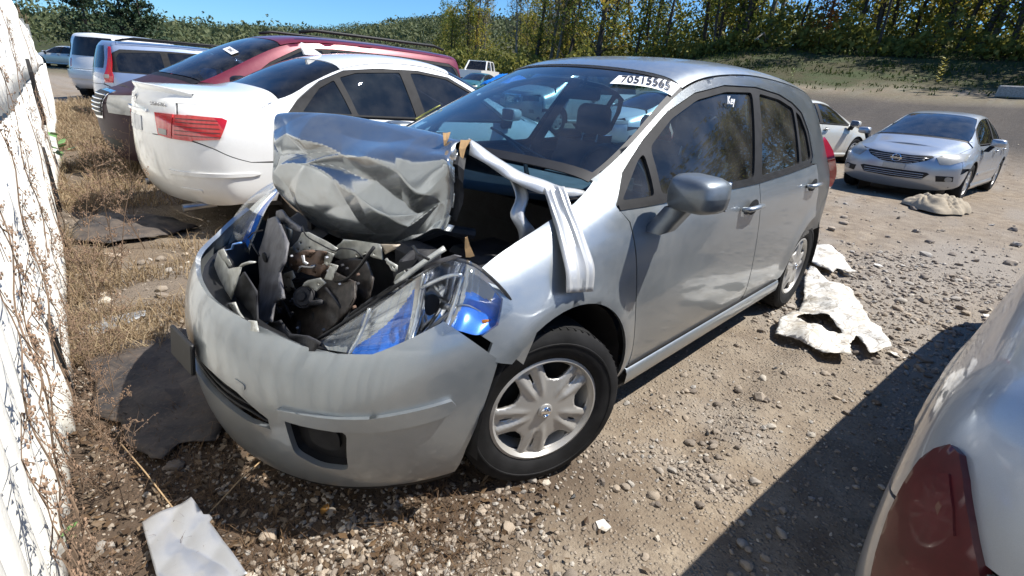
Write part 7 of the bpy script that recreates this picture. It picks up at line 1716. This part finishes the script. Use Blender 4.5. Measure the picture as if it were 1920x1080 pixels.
slab_from('crushed_bumper', [(-3.56, .72), (-3.36, 1.0), (-3.05, 1.21), (-2.84, 1.27), (-2.66, 1.38), (-2.34, 1.51), (-2.17, 1.44), (-2.31, 1.36), (-2.36, 1.33), (-2.20, 1.33), (-2.02, 1.38), (-1.92, 1.28), (-1.99, 1.13), (-2.03, .97), (-2.24, .92), (-2.49, .96), (-2.8, .90), (-3.2, .78)], [[(-2.27, 1.00), (-2.47, 1.03), (-2.49, 1.09), (-2.34, 1.26), (-2.23, 1.20), (-2.21, 1.10)]], MW, .03, .003, 'crushed dirty white bumper skin with a square hole beside the rear wheel', 'bumper', .07, 5, .02)
slab_from('bumper_fragment', [(-4.4, .50), (-4.58, .60), (-4.35, .80), (-4.19, .86), (-3.96, .99), (-3.88, .93), (-3.98, .84), (-3.76, .86), (-3.73, .74), (-3.9, .55)], [], MW, .03, .003, 'smaller torn white bumper fragment behind the rear wheel', 'bumper', .05, 9, .03)
def dusty_shade_mat():  # dirt flecks over black, with the brown-grey of shaded ground mixed in
    t = NT('dusty_shade_black'); f = t.ramp(t.noise(7, 7, .7), [(.40, 0), (.66, 1)]); c = t.mix(f, (.022, .020, .021), (.085, .066, .052)); c = t.mix(t.ramp(t.noise(60, 5, .75), [(.55, 0), (.7, .7)]), c, (.13, .10, .075)); t.set(Base_Color=c, Roughness=.75); t.bump(t.noise(40, 5), .4, .004); return t.m
slab_from('grey_shard', [(1.04, -1.38), (.9, -1.49), (.74, -1.47), (.76, -1.38), (.86, -1.33), (.96, -1.25), (1.06, -1.3)], [], plain('grey_plastic_sheet', (.22, .23, .24), .5, var=.3), .01, .004, 'flat grey plastic shard on the sunlit ground beside the wall', 'debris', .015, 3, .008, .02)
slab_from('black_sheet', [(1.07, -.95), (1.00, -1.02), (.93, -1.10), (.80, -1.06), (.66, -1.12), (.50, -.90), (.52, -.50), (.60, -.20), (.74, -.16), (.80, -.05), (.90, -.12), (.97, -.06), (1.04, -.22), (1.03, -.40), (1.10, -.52), (1.06, -.72)], [], dusty_shade_mat(), .02, .004, 'dusty black plastic sheet before the bumper, its dark tone also standing in for shade', 'plastic sheet', .03, 13, .012, .03)  # spread and tone of the sheet also paint the shade before the bumper
slab_from('black_sheet', [(.80, -3.58), (.58, -3.8), (.20, -3.55), (.05, -3.1), (.37, -2.90), (.70, -2.80), (.90, -2.98)], [], bpy.data.materials['dusty_shade_black'], .04, .004, 'dark plastic sheet in the shadow under the white sedan tail', 'plastic sheet', .04, 17, .015, .04)
def bag_pile():
    x0, y0 = -8.9, .98; t = NT('sandy_cloth'); t.set(Base_Color=t.mix(t.noise(8, 6), (.20, .16, .11), (.40, .34, .25)), Roughness=.9); t.bump(t.noise(25, 4), .4, .01)
    n = 44; G = []
    for i in range(n):
        row = []
        for j in range(n):
            a, b = 2*i/(n-1)-1, 2*j/(n-1)-1; q = math.atan2(b, a); R = max(abs(a), abs(b)); rr = R*(1+.10*math.sin(3*q+1)+.06*math.sin(7*q)); x, y = .46*rr*math.cos(q), .40*rr*math.sin(q)
            h = .13*max(0, 1-R**2.2)**.5*(1+.35*math.sin(a*4+b*3))+.045*abs(math.sin(a*8-b*5+math.sin(b*6)))*(1-R**3)+.03*abs(math.sin(a*13+b*11))*(1-R**3); row.append((x, y, h))
        G.append(row)
    m = MB(); m.sheet(G); o = m.build('folded_cloth', t.m, smooth=True); o.location = (x0, y0, gz(x0, y0)+.01); tag(o, 'heap of folded sandy cloth on the dirt in front of the silver sedan', 'cloth'); 
bag_pile()
# bent sheet of aluminium, bottom left
def scrap():
    C = [Vector((1.075, .20, .03)), Vector((.945, .225, .05)), Vector((.91, .60, .04)), Vector((1.09, .52, .03))]; G = []
    nx, ny = 26, 34
    for i in range(nx+1):
        row = []
        for j in range(ny+1):
            s, t = i/nx, j/ny; p = C[0].lerp(C[1], s).lerp(C[3].lerp(C[2], s), t)
            p.z += .007*abs(math.sin(s*5+math.sin(t*5)))*(.4+t)+.006*abs(math.sin(t*9+s*4))+.02*abs(s-.8)*(1 if s > .8 else -.2); p.x += (-.012 if .25 < t < .35 else 0)*(s > .9); row.append(p)
        G.append(row)
    m = MB(); m.sheet(G); o = m.build('scrap_panel', paint('scuffed_silver', (.42, .43, .45), .7, .42, damt=.5), smooth=True); o.data.transform(Matrix.Translation((-1, -.35, -.04))); o.location = (1, .35, gz(1, .35)+.04); solid(o, .003, 0); tag(o, 'bent silver metal scrap cut off by the bottom left picture edge', 'scrap metal')
scrap()
# straw across the litter, twigs and black bits
for i, (a, b) in enumerate((((505, 850), (385, 970)), ((225, 830), (330, 960)), ((405, 612), (450, 672)))):
    p, q = on_z(*a, .06), on_z(*b, .03); m = MB(); m.tube([p, (p+q)/2+Vector((0, 0, .01)), q], .0025, n=5); tag(m.build('straw', plain('straw', (.35, .24, .13), .8), smooth=True), ['long tan straw slanting down from the bumper to the metal scrap', 'thin dry straw lying on the litter near the wall', 'short curved straw on the black sheet'][i], 'straw')
for i, (px, py, s) in enumerate(((1330, 805, .02), (1222, 740, .015), (1075, 930, .018), (1625, 740, .03), (1700, 640, .03), (1455, 690, .018))):
    p = on_z(px, py); m = MB(); m.hull([Vector((random.uniform(-1, 1), random.uniform(-.5, .5), random.uniform(0, .5)))*s for _ in range(9)]); o = m.build('plastic_bit', MAT['black']); o.location = (p.x, p.y, gz(p.x, p.y)); tag(o, 'small broken bit of black plastic lying on the dirt', 'debris', 'black plastic bits on the dirt')
p = on_z(610, 962); m = MB(); G = [[Vector((a*.028, b*.014*(1-a*a), .006*abs(b)+.004*a)) for b in (-1, 0, 1)] for a in (-1, -.5, 0, .5, 1)]; m.sheet(G); o = m.build('fallen_leaf', plain('amber_leaf', (.30, .15, .035), .6), smooth=True); o.location = (p.x, p.y, gz(p.x, p.y)+.012); o.rotation_euler = (.1, 0, .8); tag(o, 'single amber leaf lit on the ground below the bumper', 'leaf')
p = on_z(1700, 440) ; p = on_z(1690, 725); m = MB(); m.hull([Vector((x_, y_, z_)) for x_, y_ in ((-.05, 0), (0, .025), (.06, .005), (0, -.02)) for z_ in (0, .006)]); 
for (px, py, L, w, lb) in ((1855, 590, .07, .03, 'pale flat chip of plastic beside the right picture edge'), (1645, 500, .05, .03, 'off-white chip on the gravel strip'), (1130, 985, .03, .022, 'white flake on the dirt below the front wheel'), (1680, 670, .05, .02, 'rust-edged pale chip near the shadow')):
    p = on_z(px, py); m = MB(); m.hull([Vector((a*L, b*w, c)) for a, b in ((-.8, -.2), (-.3, 1), (.9, .5), (.7, -.7), (-.1, -1)) for c in (0, .004)]); o = m.build('plastic_chip', MW); o.location = (p.x, p.y, gz(p.x, p.y)+.012); o.rotation_euler = (.08, .05, random.uniform(0, 3)); tag(o, lb, 'debris')
